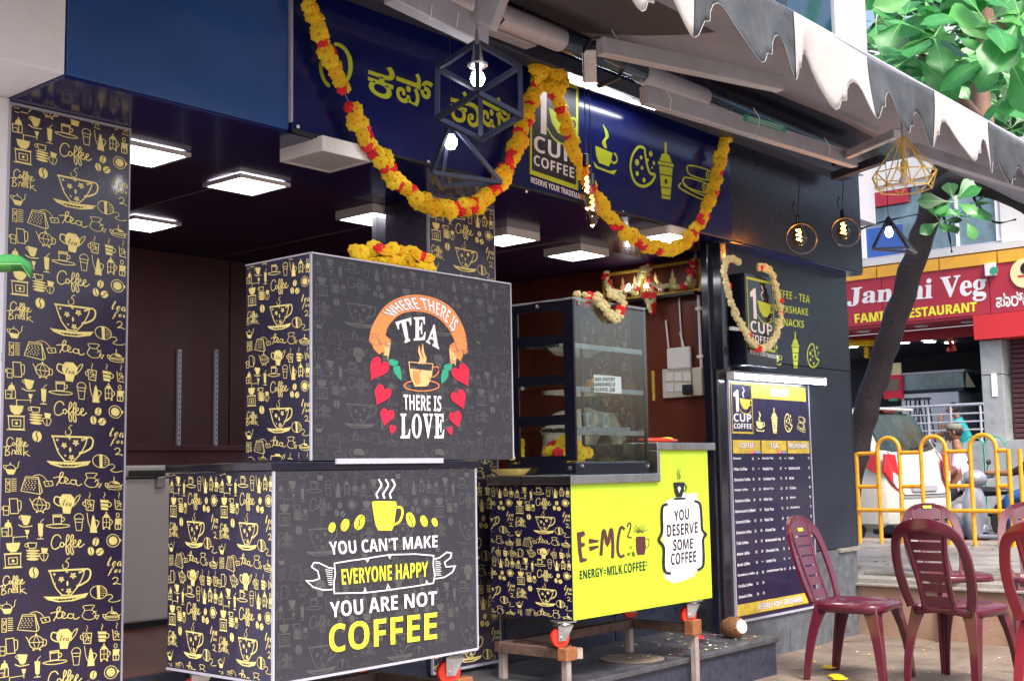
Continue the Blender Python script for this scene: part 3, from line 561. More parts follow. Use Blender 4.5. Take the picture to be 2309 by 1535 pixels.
t['label'] = 'charcoal rolling cart below the tea box, with yellow COFFEE lettering and gold patterned side'
fb = boxpart('front_panel', t, cx0+.004, cx1-.004, Y1, Y1+.016, cz0, cz1, 'charcoal'); boxpart('cart_body', t, cx0+.008, cx1-.008, Y1+.017, cyb-.008, cz0, cz1, 'print_base')
sp = boxpart('side_panel', t, cx0, cx0+.007, Y1+.002, cyb, cz0, cz1, 'print_base')
pattern('printed_pattern', sp, Vector((cx0, cyb, cz1)), YF, DN, (cyb-Y1)/2, (cz1-cz0)/1.8, 2, 3, cyb-Y1, cz1-cz0, 0, .0, nrm=XL)
pattern('faint_pattern', fb, Vector((cx0+.004, Y1, cz1)), XR, DN, .36, (cz1-cz0)/1.75, 3, 2, cx1-cx0-.008, cz1-cz0, 0, .02, remap={'gold': 'faint', 'p_dark': 'charcoal'}, nrm=YF, off=-.0008)
for o_, (x0, x1, z0, z1) in enumerate(((cx0-.003, cx0+.0015, cz0, cz1), (cx1-.0015, cx1+.003, cz0, cz1), (cx0, cx1, cz0-.008, cz0))): boxpart('edge_trim', t, x0, x1, Y1-.004, Y1+.008, z0, z1, 'trim')
boxpart('edge_trim', t, cx0-.003, cx0+.006, Y1+.01, cyb, cz0-.008, cz0, 'trim')
boxpart('countertop', t, cx0-.012, cx1+.02, Y1-.004, cyb+.01, cz1+.002, cz1+.030, 'black_gloss', .003)
for x, y in ((cx0+.10, cyb-.06), (cx1-.07, Y1+.06), (cx0+.07, Y1+.09), (cx1-.08, cyb-.06)): caster(t, x, y, cz0-.008, cz0-.128, -.5)
stand('rusty steel stand under the casters of the charcoal tea cart', cx0+.04, cx1-.03, Y1+.05, cyb-.06, cz0-.13, 0)
c7 = lambda x, y: (600+x/2.868, 1000+y/2.868)
pr = PR(); pr.tf = c7; Wt, Ye = 'p_white', 'p_yellow'
for d in (0, 44, 86): pr.S([(728+d, 232), (744+d, 265), (730+d, 295), (712+d, 325), (720+d, 350)], 11, Wt)
pr.P([(682, 376), (700, 371), (838, 372), (842, 400), (826, 520), (812, 560), (724, 560), (704, 520)], Ye); pr.S([(842, 412), (872, 412), (880, 450), (862, 500), (828, 522)], 14, Ye)
for i in range(9): pr.L([(692+i*1.6, 400+i*15), (708+i*1.2, 398+i*15)], 4, 'p_brown')
for x, y, rx, ry, ro in ((424, 540, 22, 34, .25), (508, 525, 26, 42, .3), (602, 507, 32, 52, .35), (932, 490, 28, 50, -.3), (1018, 500, 22, 38, -.3), (1088, 507, 18, 30, -.3)): pr.bean(x, y, rx, ry, ro, Ye)
pr.T("YOU CAN’T MAKE", ((402, 632), (1106, 590), (1106, 668), (412, 718)), Wt)
pr.S([(438, 772), (540, 755), (640, 742), (720, 728), (800, 716), (960, 712), (1080, 722), (1078, 790), (1088, 850), (1078, 900), (960, 920), (790, 944), (640, 962), (438, 966), (434, 900), (444, 840)], 8, Wt, True, False)
for q in ([(640, 742), (652, 762), (662, 738)], [(786, 718), (796, 738), (806, 716)], [(628, 962), (636, 934), (644, 960)], [(776, 946), (784, 910), (800, 940)], [(1028, 908), (1034, 886), (1044, 904)]): pr.L(q, 7, Wt)
pr.L([(434, 805), (400, 800), (340, 770), (305, 768), (290, 795), (330, 822), (342, 870), (300, 885), (256, 884), (300, 925), (370, 945), (432, 940)], 8, Wt); pr.L([(1084, 745), (1120, 735), (1165, 700), (1195, 706), (1190, 735), (1150, 765), (1160, 795), (1220, 790), (1200, 830), (1150, 862), (1088, 872)], 8, Wt)
for i in range(8): pr.L([(380+i*3, 812+i*14), (424, 818+i*13)], 4, Wt); pr.L([(1092, 756+i*13), (1122+(i % 2)*6, 764+i*12)], 4, Wt)
pr.T('EVERYONE HAPPY', ((482, 810), (1042, 760), (1042, 858), (486, 912)), Ye); pr.T('YOU ARE NOT', ((406, 1022), (1100, 950), (1100, 1040), (414, 1124)), Wt); pr.T('COFFEE', ((400, 1168), (1100, 1085), (1100, 1260), (404, 1352)), Ye)
pr.build('cart_lettering', fb, onY_(Y1))
# box on top
a, b = PY(702, 570, Y1), PY(1157, 1050, Y1); bx0, bx1, bz1, bz0 = a.x, b.x, a.z, cz1+.034; byb = 3.56
t = thing('tea_box', 'upper charcoal display box printed with red hearts and an orange tea ribbon', 'display box', (bx0, Y1, bz0))
fb2 = boxpart('front_panel', t, bx0+.003, bx1, Y1, Y1+.012, bz0, bz1, 'charcoal'); boxpart('box_body', t, bx0+.008, bx1-.002, Y1+.013, byb, bz0, bz1-.001, 'charcoal')
sp = boxpart('side_panel', t, bx0, bx0+.007, Y1+.002, byb, bz0, bz1, 'print_base')
pattern('printed_pattern', sp, Vector((bx0, byb, bz1)), YF, DN, byb-Y1, (bz1-bz0)/1.97, 1, 3, byb-Y1, bz1-bz0, 0, .004, nrm=XL)
pattern('faint_pattern', fb2, Vector((bx0+.003, Y1, bz1)), XR, DN, .40, (bz1-bz0)/2, 3, 2, bx1-bx0-.003, bz1-bz0, .0, .0, remap={'gold': 'faint', 'p_dark': 'charcoal'}, nrm=YF, off=-.0008)
for x0, x1, z0, z1 in ((bx0-.003, bx0+.001, bz0, bz1), (bx0-.003, bx1+.003, bz1-.002, bz1+.003), (bx1-.001, bx1+.003, bz0, bz1)): boxpart('edge_trim', t, x0, x1, Y1-.004, Y1+.006, z0, z1, 'trim')
boxpart('edge_trim', t, bx0-.003, bx0+.003, Y1+.008, byb, bz1-.002, bz1+.003, 'trim'); boxpart('edge_trim', t, bx0+.1, bx0+.62, Y1-.012, Y1-.0045, bz0-.012, bz0+.006, 'trim')
c8 = lambda x, y: (550+x/2.791, 520+y/2.791)
pr = PR(); pr.tf = c8
OUT = [(786, 690), (800, 615), (838, 540), (892, 470), (975, 422), (1078, 403), (1190, 422), (1285, 470), (1345, 540), (1390, 640), (1408, 765)]; INN = [(888, 660), (905, 605), (945, 555), (1000, 520), (1080, 508), (1165, 522), (1235, 562), (1290, 625), (1322, 690), (1340, 740)]
oo, ii = catmull(OUT, False, 4), catmull(INN, False, 4)
pr.P([(880, 650), (925, 690), (912, 715), (880, 760), (850, 778), (862, 700)], 'p_orange'); pr.P([(900, 700), (925, 700), (905, 812), (888, 790), (876, 800), (880, 740)], 'p_peach'); pr.P([(1292, 720), (1325, 700), (1345, 740), (1370, 822), (1330, 800), (1300, 760)], 'p_orange'); pr.P([(1288, 735), (1305, 745), (1335, 800), (1330, 850), (1315, 830), (1300, 845)], 'p_peach')
pr.P(oo + [(1390, 780), (1380, 770), (1372, 800), (1358, 822)] + ii[::-1] + [(862, 700), (850, 778), (815, 745), (805, 715), (792, 705)], 'p_orange')
pr.TB('WHERE THERE IS', OUT, INN, 'p_dark', 'b', .235, .83, .10, .92, .015); pr.TB('WHERE THERE IS', OUT, INN, 'p_white', 'b', .24, .825, .14, .88)
for t_, q in (('T', ((950, 575), (1050, 545), (1055, 690), (1000, 712))), ('E', ((1066, 545), (1142, 542), (1142, 688), (1066, 692))), ('A', ((1158, 590), (1232, 590), (1225, 748), (1142, 700)))): pr.T(t_, q, 'p_white', 's', .02)
def heart(x, y, w_, h_, ro):
    c, s = math.cos(ro), math.sin(ro); P_ = []
    for i in range(22):
        t = 2*math.pi*i/22; a = 16*math.sin(t)**3/17*w_; b = -(13*math.cos(t)-5*math.cos(2*t)-2*math.cos(3*t)-math.cos(4*t))/15*h_; P_.append((x+a*c-b*s, y+a*s+b*c))
    for k, mm in ((1.09, 'p_dark'), (1.05, 'p_red')): pr.P([(x+(u-x)*k, y+(v-y)*k) for u, v in P_], mm)
for h in ((842, 866, 62, 78, .55), (866, 1030, 54, 68, .45), (896, 1166, 46, 56, .25), (932, 1248, 22, 32, .2), (1368, 905, 56, 76, -.5), (1352, 1055, 48, 64, -.4), (1330, 1180, 40, 54, -.25), (1294, 1258, 18, 28, -.2)): heart(*h)
for s_, m_ in (([(905, 820), (930, 808), (968, 825), (960, 845), (925, 850)], 'p_green'), ([(935, 862), (960, 850), (980, 860), (988, 940), (950, 905)], 'p_green'), ([(1308, 850), (1285, 838), (1255, 850), (1262, 875), (1295, 880)], 'p_green'), ([(1282, 885), (1262, 872), (1240, 885), (1240, 960), (1275, 930)], 'p_green')): pr.P(s_, m_, True)
pr.O(1115, 975, 110, 34, 6, 'p_orange'); pr.P([(1036, 868), (1180, 882), (1174, 920), (1150, 978), (1072, 976), (1048, 930)], 'p_peach'); pr.P([(1060, 880), (1100, 885), (1110, 960), (1080, 972), (1058, 930)], 'p_orange'); pr.S([(1034, 826), (1186, 838), (1176, 915), (1150, 978), (1072, 978), (1046, 915)], 5, 'p_peach', True, False); pr.S([(1186, 860), (1215, 858), (1222, 885), (1200, 915), (1174, 920)], 6, 'p_orange')
for d in (0, 22): pr.P([(1100+d, 720-d*.5), (1092+d, 760), (1104+d, 800), (1094+d, 838), (1116+d, 830), (1122+d, 800), (1108+d, 765)], 'p_peach', True)
for i in range(26): a, b = random.uniform(960, 1280), random.uniform(700, 1310); pr.P([(a, b-10), (a+4, b), (a, b+10), (a-4, b)], 'p_brown')
pr.T('THERE IS', ((998, 1028), (1238, 1040), (1236, 1138), (1002, 1128)), 'p_white'); 
for i, ch in enumerate('LOVE'): x0 = 980+i*71; pr.T(ch, ((x0, 1150), (x0+62, 1152), (x0+62, 1306), (x0, 1306)), 'p_white', 's', .02)
pr.build('tea_ribbon_print', fb2, onY_(Y1))
# ------------------------------------------------------------------ yellow cart
Y2 = 3.38; a, b, c = PY(1286, 1092, Y2), PY(1606, 1352, Y2), PY(1592, 1015, Y2); yx0, yx1, yz0, yzm = a.x, b.x, b.z+.012, a.z; yz1 = c.z; ym = PY(1478, 1040, Y2).x; yyb = 3.86
t = thing('counter_cart', 'lime yellow rolling counter printed with E=MC2 and a steel top', 'counter', (yx0, Y2, yz0-.1))
fp3 = MB().poly_prism([(yx0+.004, Y2, yz0), (yx1, Y2, yz0), (yx1, Y2, yz1), (ym, Y2, yz1), (ym, Y2, yzm), (yx0+.004, Y2, yzm)], (0, .012, 0), 'lime').build('front_panel', t)
boxpart('cart_body', t, yx0+.008, yx1-.002, Y2+.013, yyb, yz0, yzm, 'black'); boxpart('cart_body', t, ym+.003, yx1-.002, Y2+.013, yyb, yzm+.001, yz1, 'black')
sp = boxpart('side_panel', t, yx0, yx0+.007, Y2+.002, yyb, yz0, yzm, 'print_base')
pattern('printed_pattern', sp, Vector((yx0, yyb, yzm)), YF, DN, .33, .318, 2, 3, yyb-Y2, yzm-yz0, -.18, -.0, nrm=XL)
boxpart('steel_counter', t, yx0-.02, ym+.014, Y2-.02, yyb, yzm, yzm+.042, 'steel', .004); boxpart('steel_upstand', t, ym-.008, ym+.014, Y2-.019, yyb, yzm+.043, yz1+.0, 'steel', .003); boxpart('steel_counter', t, ym-.008, yx1+.05, Y2-.02, yyb, yz1+.001, yz1+.038, 'steel', .004)
for x, y in ((yx0+.0, Y2+.055), (yx1-.12, Y2+.05), (yx1-.1, yyb-.06)): caster(t, x, y, yz0-.002, yz0-.118, -.5)
stand('rusty steel stand with square legs under the yellow counter', yx0-.01, yx1-.12, Y2+.036, yyb-.06, yz0-.12, 0)
pr = PR(); pr.tf = c9 = lambda x, y: (1100+x/2.765, 980+y/2.765); B_, K = 'p_brown', 'p_dark'
pr.P([(552, 608), (600, 598), (606, 625), (580, 640), (582, 672), (604, 672), (604, 690), (582, 702), (590, 766), (618, 770), (615, 785), (572, 798), (560, 720)], B_); pr.P([(628, 645), (690, 655), (688, 668), (628, 678)], B_); pr.P([(628, 695), (690, 688), (690, 702), (634, 725)], B_)
pr.S([(704, 745), (716, 610), (728, 604), (744, 690), (762, 600), (772, 596), (778, 690), (776, 760)], 20, B_, k=3); pr.S([(848, 585), (828, 576), (812, 640), (808, 720), (824, 758), (846, 750)], 17, B_); pr.S([(868, 570), (878, 548), (890, 560), (884, 595), (872, 632), (892, 640)], 9, B_)
pr.P([(920, 640), (932, 632), (980, 632), (984, 700), (976, 745), (930, 748), (922, 710)], B_); pr.S([(984, 650), (1002, 650), (1000, 690), (984, 705)], 5, B_); 
for i in range(8): t_ = -2.6+i*.28; pr.L([(950+14*math.cos(t_), 618+14*math.sin(t_)), (950+(52+9*(i % 3))*math.cos(t_), 622+(52+9*(i % 3))*math.sin(t_))], 4, B_)
pr.bean(876, 742, 8, 12, .3, K, 'lime'); pr.bean(906, 742, 9, 18, -.4, K, 'lime'); pr.bean(890, 700, 5, 9, 0, K, 'lime')
pr.T('ENERGY=MILK.COFFEE²', ((570, 845), (992, 782), (994, 842), (572, 900)), K)
pr.P([(1080, 440), (1130, 400), (1230, 372), (1290, 360), (1300, 385), (1330, 440), (1340, 640), (1330, 820), (1290, 862), (1250, 895), (1160, 925), (1110, 900), (1095, 870), (1090, 700)], 'p_white')
for i in range(22): a = 1095+i*9; pr.L([(a, 868-i*1.5), (a+30, 925-i*3+random.uniform(-25, 12))], 3, 'p_white'); pr.L([(1180+i*6, 410-i*2), (1195+i*5, 380-random.uniform(0, 22))], 3, 'p_white')
pr.S([(1112, 432), (1086, 445), (1080, 500), (1082, 600), (1062, 655), (1092, 700), (1092, 800), (1102, 852), (1132, 862)], 17, K); pr.S([(1288, 412), (1318, 432), (1328, 520), (1332, 590), (1356, 620), (1338, 650), (1342, 760), (1336, 818), (1306, 840)], 15, K)
for s_, q in (('YOU', ((1156, 470), (1250, 456), (1250, 524), (1160, 540))), ('DESERVE', ((1112, 560), (1304, 540), (1304, 610), (1114, 636))), ('SOME', ((1150, 652), (1274, 642), (1274, 706), (1152, 722))), ('COFFEE', ((1136, 738), (1294, 720), (1294, 790), (1138, 812)))): pr.T(s_, q, K)
pr.P([(1152, 296), (1222, 294), (1216, 350), (1204, 388), (1172, 388), (1160, 350)], K); pr.O(1222, 328, 11, 22, 6, K); pr.P([(1154, 392), (1230, 390), (1226, 402), (1160, 404)], K); pr.P([(1178, 330), (1188, 320), (1198, 330), (1188, 362)], 'p_white')
for d in (0, 12): pr.S([(1176+d, 278), (1184+d, 262), (1176+d, 240), (1184+d, 212+d)], 4, K)
pr.build('coffee_slogan_print', fp3, onY_(Y2))
# ------------------------------------------------------------------ menu board
ca = lambda x, y: (1600+x/2.647, 820+y/2.647)
a, b = ca(112, 100), ca(640, 1100)
YM = YW-.014
q00, q10, q11, q01 = (PY(*ca(*p), YM) for p in ((110, 78), (592, 135), (668, 1462), (166, 1502)))
mx0, mx1, mz1, mz0 = (q00.x+q01.x)/2, PY(1833, 1150, YM).x, q00.z, (q11.z+q01.z)/2
t = thing('menu_board', 'tall dark menu board with gold COFFEE TEA MILKSHAKE headings', 'menu board', (mx0, YM, mz0))
bd = boxpart('board', t, mx0, mx1, YM, YW-.001, mz0, mz1, 'print_base'); boxpart('frame', t, mx0-.008, mx1+.008, YM-.005, YW-.002, mz0-.014, mz0, 'trim'); boxpart('frame', t, mx1, mx1+.008, YM-.005, YW-.002, mz0, mz1, 'trim'); boxpart('frame', t, mx0-.008, mx0, YM-.005, YW-.002, mz0, mz1, 'trim')
W_, H_ = mx1-mx0, mz1-mz0
mfn = lambda u, v, l: Vector((mx0+u*W_, YM-EPS-l*.00001, mz1-v*H_))
pr = PR(); Gd = 'p_gold2'
pr.R(.27, .02, .965, .082, Gd); pr.T('MENU', (.50, .033, .73, .068), 'p_blue', 'b', .04); pr.T('MENU', (.505, .034, .725, .066), 'p_white')
pr.tf = lambda a, b: (.02+a*.25, .022+b*.243); logo(pr, Gd, 'p_white', False, .03)
for fn, q in ((ic_cup, (.30, .135, .42, .225)), (ic_cookie, (.66, .14, .77, .225)), (ic_roll, (.83, .145, .95, .225))): pr.tf = (lambda q: lambda a, b: (q[0]+a*(q[2]-q[0]), q[1]+b*(q[3]-q[1])))(q); fn(pr, 'gold')
pr.tf = lambda a, b: (.49+a*.09, .12+b*.11); ic_drink(pr, 'gold'); pr.tf = None
for (x0, x1), s_ in (((.02, .345), 'COFFEE'), ((.36, .675), 'TEA'), ((.69, .985), 'MILKSHAKE')):
    pr.R(x0, .262, x1, .318, Gd); c = (x0+x1)/2; hw = .013*len(s_)+.01; pr.T(s_, (c-hw-.004, .271, c+hw+.004, .297), 'p_dark', 'b', .05); pr.T(s_, (c-hw, .2725, c+hw, .295), 'p_white')
for x in (.22, .555): pr.R(x, .307, x+.055, .318, 'p_red'); pr.R(x+.058, .307, x+.115, .318, 'p_blue'); pr.T('HOT', (x+.01, .309, x+.046, .316), 'p_white'); pr.T('COLD', (x+.065, .309, x+.108, .316), 'p_white')
A_ = 'Regular|Filter Coffee|Chocolate Coffee|Ginger Coffee|Hazelnut Coffee|Butterscotch Coffee|Caramel Coffee|Cinnamon Coffee|Cold Coffee|Mocha Coffee|Boost Coffee|Strawberry Coffee|Vanilla Coffee|Almond Coffee'.split('|')
B__ = 'Regular Tea|Masala Tea|Cardamom Tea|Ginger Tea|Mint Tea|Tulsi Tea|Rose Tea|Almond Tea|Butterscotch Tea|Chocolate Tea|Lemon Tea|Herbal Ginger Tea'.split('|')
C__ = 'Apple|Butterscotch|Kiwi|Chikoo|Mango|Strawberry|Vanilla|Banana|Papaya|Dates|Lychee|Guava'.split('|')
for L_, x0, cols in ((A_, .02, (.235, .305)), (B__, .36, (.575, .64)), (C__, .69, (.95,))):
    for i, s_ in enumerate(L_):
        y = .333+i*.0435+(.0 if i < 13 else 0); pr.T(s_, (x0, y, x0+.0105*len(s_)+.02, y+.0125), 'p_white', 'b', .01)
        for j, x in enumerate(cols): pr.T('-' if (j == 1 and i in (0, 1, 10)) else str(15+((i*7+j*10) % 5)*5), (x, y+.001+(.004 if j == 1 and i in (0, 1, 10) else 0), x+.022, y+.0115-(.004 if j == 1 and i in (0, 1, 10) else 0)), 'p_white')
pr.R(.0, .935, 1., .982, Gd); pr.T('RESERVE YOUR TRADEMARK', (.243, .944, .797, .973), 'p_dark', 'b', .05); pr.T('RESERVE YOUR TRADEMARK', (.245, .9455, .795, .9715), 'p_white')
pr.build('menu_print', bd, mfn)
# tube lights
def tube_light(label, p, q, face=YF):
    t = thing('tube_light', label, 'tube light', p, group='white tube lights of the coffee shop'); d = (q-p).normalized()
    MB().beam(p, q, .022, .034, 'white_plastic').build('housing', t, bevel=.003); MB().tube([p+d*.02+face*.02-Vector((0, 0, .008)), q-d*.02+face*.02-Vector((0, 0, .008))], .0125, 'tube_glass', 10).build('tube', t, smooth='auto')
    for e in (p-d*.006, q+d*.0): MB().beam(e, e+d*.008, .05, .045, 'white_plastic').build('end_cap', t)
tube_light('lit white tube light above the menu board', PY(1648, 846, YW-.08), PY(1855, 861, YW-.08))
tube_light('lit white tube light across the top of the fascia sign', PY(1272, 176, YFA-.10), PY(1530, 262, YFA-.10))
MB().beam(PY(1648, 840, YW-.03), PY(1855, 855, YW-.03), .05, .02, 'alu').build('light_bracket', bpy.data.objects['menu_board'])
# projecting box sign with jasmine
a, b, c = PY(1684, 622, YW-.17), PY(1740, 640, YW-.17), PY(1748, 820, YW-.17); sx0, sx1 = PY(1684, 700, YW-.17).x, PY(1746, 700, YW-.17).x
t = thing('box_sign', 'small black box sign reading CUP COFFEE draped with jasmine over the menu wall', 'sign', (sx0, YW-.17, c.z))
q = boxpart('sign_box', t, sx0-.01, sx1+.01, YW-.17, YW-.04, PY(1715, 826, YW-.17).z, PY(1715, 622, YW-.17).z, 'black_gloss', .004)
pr = PR(); pr.tf = quad(((1682, 624), (1742, 638), (1749, 818), (1690, 806))); logo(pr, fw=.03); pr.build('logo_print', q, onY_(YW-.17))
boxpart('sign_bracket', t, sx0-.09, sx0-.012, YW-.12, YW-.10, c.z+.18, c.z+.20, 'white_plastic'); boxpart('side_frame', t, sx0-.16, sx0-.10, YW-.10, YW-.001, c.z-.05, ZS-.02, 'black_gloss', .003)
# ------------------------------------------------------------------ flowers and garlands
def flower_mesh(name, r, mats, layers=3, petals=9, seed=1):
    rnd = random.Random(seed); vs = []; fs = []; ms = []
    for L_ in range(layers):
        k = L_/(layers-1) if layers > 1 else 0; R = r*(1-.55*k); zz = -.25*r+.75*r*k; n = petals-L_
        for i in range(n):
            t = 2*math.pi*(i+.5*L_)/n+rnd.uniform(-.15, .15); w_ = 2*math.pi/n*.62; b = len(vs)
            f = lambda rr, tt, z: (rr*math.cos(tt), rr*math.sin(tt), z)
            vs += [f(R*.15, t, zz-.05*r), f(R*.75, t-w_, zz+.22*r), f(R*rnd.uniform(.95, 1.02), t-w_*.6, zz+.14*r), f(R*1.06, t, zz+.10*r), f(R*rnd.uniform(.95, 1.02), t+w_*.6, zz+.14*r), f(R*.75, t+w_, zz+.22*r)]
            fs += [(b, b+1, b+2, b+3), (b, b+3, b+4, b+5)]; ms += [0, 0]
    b = len(vs); n = 7                                            # rounded body under the petals
    for i, (rr, z) in enumerate(((.1, -.75), (.62, -.5), (.88, -.1), (.6, .3), (.2, .62))):
        for j in range(n): t = 2*math.pi*j/n+i*.3; vs.append((rr*r*math.cos(t), rr*r*math.sin(t), z*r))
    for i in range(4):
        for j in range(n): l = (j+1) % n; fs.append((b+i*n+j, b+i*n+l, b+i*n+n+l, b+i*n+n+j)); ms.append(1 if i > 1 else 0)
    fs.append(tuple(b+4*n+j for j in range(n))); ms.append(1)
    me = bpy.data.meshes.new(name); me.from_pydata(vs, [], fs)
    for m_ in mats: me.materials.append(MATS[m_])
    me.polygons.foreach_set('material_index', ms); me.polygons.foreach_set('use_smooth', [True]*len(fs)); me.update(); return me
def bloom(name, r, mats, seed, n=16):
    rnd = random.Random(seed); vs = []; fs = []; ms = []; prof = [(.25, -.42), (.70, -.30), (1.0, -.06), (.96, .08), (.80, .12), (.84, .24), (.66, .27), (.66, .37), (.46, .38), (.42, .46), (.22, .44), (.10, .38)]
    for i, (a, z) in enumerate(prof):
        ph = rnd.uniform(0, 1); lob = .10 if i in (2, 3, 5, 7, 9) else .03
        for j in range(n): t = 2*math.pi*(j+ph*.4)/n; k = 1+lob*(1 if j % 2 else -1)*rnd.uniform(.5, 1.2); vs.append((a*r*k*math.cos(t), a*r*k*math.sin(t), z*r*(1+rnd.uniform(-.1, .1))))
    for i in range(len(prof)-1):
        for j in range(n): l = (j+1) % n; fs.append((i*n+j, i*n+l, i*n+n+l, i*n+n+j)); ms.append(1 if i >= 10 or i == 4 else 0)
    L = len(prof)-1; fs += [tuple(L*n+j for j in range(n)), tuple(range(n-1, -1, -1))]; ms += [1, 0]
    me = bpy.data.meshes.new(name); me.from_pydata(vs, [], fs)
    for m_ in mats: me.materials.append(MATS[m_])
    me.polygons.foreach_set('material_index', ms); me.update(); return me
MG = [bloom('marigold', .0335, ('marigold', 'marigold_core'), 1), bloom('marigold', .0335, ('marigold', 'marigold_core'), 2), bloom('marigold', .031, ('marigold_gold', 'marigold_core'), 3)]; RS = bloom('rose', .026, ('rose_red', 'rose_red'), 4, 12)
JS = flower_mesh('jasmine', .016, ('jasmine', 'jasmine'), 2, 5, 6)
def hang(name, label, cat, path, meshes, step, spread, seed=3, redp=.14, view=True, group=None, string=True, sc_=1.):
    rnd = random.Random(seed); t = thing(name, label, cat, path[0], group=group)
    if string: MB().tube(path, .002, 'p_yellow', 5).build('string', t)
    if meshes[0].name[0] == 'm' and string: MB().tube([p+Vector((0, .006, 0)) for p in path], .010, 'leaf_bit', 6).build('leaf_lining', t)
    acc = 0; i = 0
    for a, b in zip(path[:-1], path[1:]):
        L_ = (b-a).length; d = (b-a)/L_
        while acc < L_:
            c = a+d*acc; side = d.cross(Vector((0, 1, 0))).normalized()
            for k in (-1, 1):
                red = rnd.random() < redp; me = meshes[-1] if red else rnd.choice(meshes[:-1])
                o = bpy.data.objects.new({'m': 'marigold', 'r': 'rose', 'j': 'jasmine'}[me.name[0]], me); COL.objects.link(o)
                th = rnd.uniform(-.9, .9) + (0 if k > 0 else 0); off = side*(k*spread*rnd.uniform(.5, 1.1)) + Vector((0, -1, 0))*rnd.uniform(-.2, .9)*spread + d*rnd.uniform(-.3, .3)*step
                n = (Vector((-.55, -.75, -.1)) + side*k*.6 + Vector((rnd.uniform(-.5, .5), rnd.uniform(-.4, .4), rnd.uniform(-.5, .5)))).normalized()
                Mx = n.to_track_quat('Z', 'Y').to_matrix().to_4x4() @ Matrix.Rotation(rnd.uniform(0, 6), 4, 'Z') @ Matrix.Scale(rnd.uniform(.85, 1.12)*sc_, 4); Mx.translation = c+off
                o.parent = t; o.matrix_parent_inverse = Matrix.Translation(-t.location); o.matrix_basis = Mx; i += 1
            acc += step
        acc -= L_
    return t
def ppath(px, Y, k=4): return [PY(x, y, Y) for x, y in catmull(px, False, k)]
MM = MG+[RS]; YG = YFA-.075
hang('marigold_garland', 'short upper length of yellow marigold garland hanging before the lime ring', 'garland', ppath([(686, -30), (700, 20), (716, 62), (728, 100), (745, 140), (762, 175), (776, 208)], YG), MM, .038, .016, 3, .2)
hang('marigold_garland', 'long drooping marigold garland looping below the caged pendant lamps', 'garland', ppath([(793, 244), (812, 290), (846, 345), (885, 398), (935, 442), (985, 468), (1040, 470), (1090, 448), (1130, 402), (1158, 345), (1180, 285), (1198, 230), (1215, 180), (1238, 140)], YG), MM, .034, .0185, 4, .24)
hang('marigold_garland', 'right marigold garland swooping from the logo to the end of the sign', 'garland', ppath([(1238, 150), (1248, 205), (1272, 268), (1290, 330), (1318, 395), (1350, 455), (1395, 510), (1445, 548), (1500, 562), (1548, 545), (1585, 488), (1610, 420), (1626, 350), (1636, 300)], YG-.01), MM, .035, .017, 5, .24)
hang('marigold_bunch', 'knot of marigolds where the garlands meet above the logo', 'garland', ppath([(1208, 165), (1225, 145), (1245, 150), (1256, 175), (1250, 205)], YG-.05), MM, .02, .03, 8, .05)
bp = [Vector((bx0+.30+i*.034, Y1+.10+.05*math.sin(i*1.3), bz1+.022+.028*math.sin(math.pi*i/11))) for i in range(12)]
hang('marigold_garland', 'heap of marigold garland lying on top of the tea box', 'garland', bp, MM, .024, .034, 9, .12)
MB().tube([PY(776, 208, YG), PY(793, 244, YG)], .0015, 'p_grey', 5).build('garland_thread', [o for o in bpy.data.objects if o.name.startswith('marigold_garland') and o.type == 'EMPTY'][1])
JM = [JS, JS, RS]
hang('jasmine_garland', 'cream jasmine garland draped over the projecting box sign', 'garland', ppath([(1668, 590), (1640, 585), (1632, 610), (1640, 650), (1655, 700), (1672, 735), (1690, 765), (1712, 784), (1732, 780), (1750, 755), (1760, 715), (1756, 680), (1750, 650), (1742, 622), (1728, 606), (1706, 602)], YW-.21), JM, .016, .013, 6, .02)
# ------------------------------------------------------------------ ceiling lights
def panel_light(label, c, lit=True, s=.140, h=.045, m=None):
    t = thing('ceiling_light', label, 'ceiling light', c, group='square ceiling panel lights of the coffee shop')
    x, y, z = c; o = MB(); f = .016
    for a in ((x-s, x+s, y-s, y-s+f), (x-s, x+s, y+s-f, y+s), (x-s, x-s+f, y-s+f, y+s-f), (x+s-f, x+s, y-s+f, y+s-f)): o.box(*a, z, z+h, 'white_plastic')
    o.build('frame', t, bevel=.002); boxpart('diffuser', t, x-s+f, x+s-f, y-s+f, y+s-f, z+.004, z+.012, 'led' if lit else 'led_off')
for (px, py), lab, lit in (((556, 420), 'lit square ceiling light in the middle of the left bay', True), ((320, 352), 'lit ceiling light just right of the left pillar, the upper of two', True), ((322, 508), 'lit ceiling light just right of the left pillar, the lower of two', True), ((845, 496), 'ceiling light half hidden by the grey inner column', True), ((1138, 543), 'lit ceiling light beside the top of the second pillar', True), ((1300, 578), 'lit ceiling light above the cake display case', True), ((1496, 540), 'lit ceiling light behind the lowest curve of the right garland', True)):
    fl_ = px < 700; p = PZ(px, py, ZS-(.03 if fl_ else .055)); panel_light(lab, (p.x, p.y, ZS-(.034 if fl_ else .056)), lit, h=.018 if fl_ else .045)
p = PZ(735, 352, ZS-.04); panel_light('unlit white box light under the fascia left of the garland', (p.x, p.y, ZS-.066), False, .132, .062)
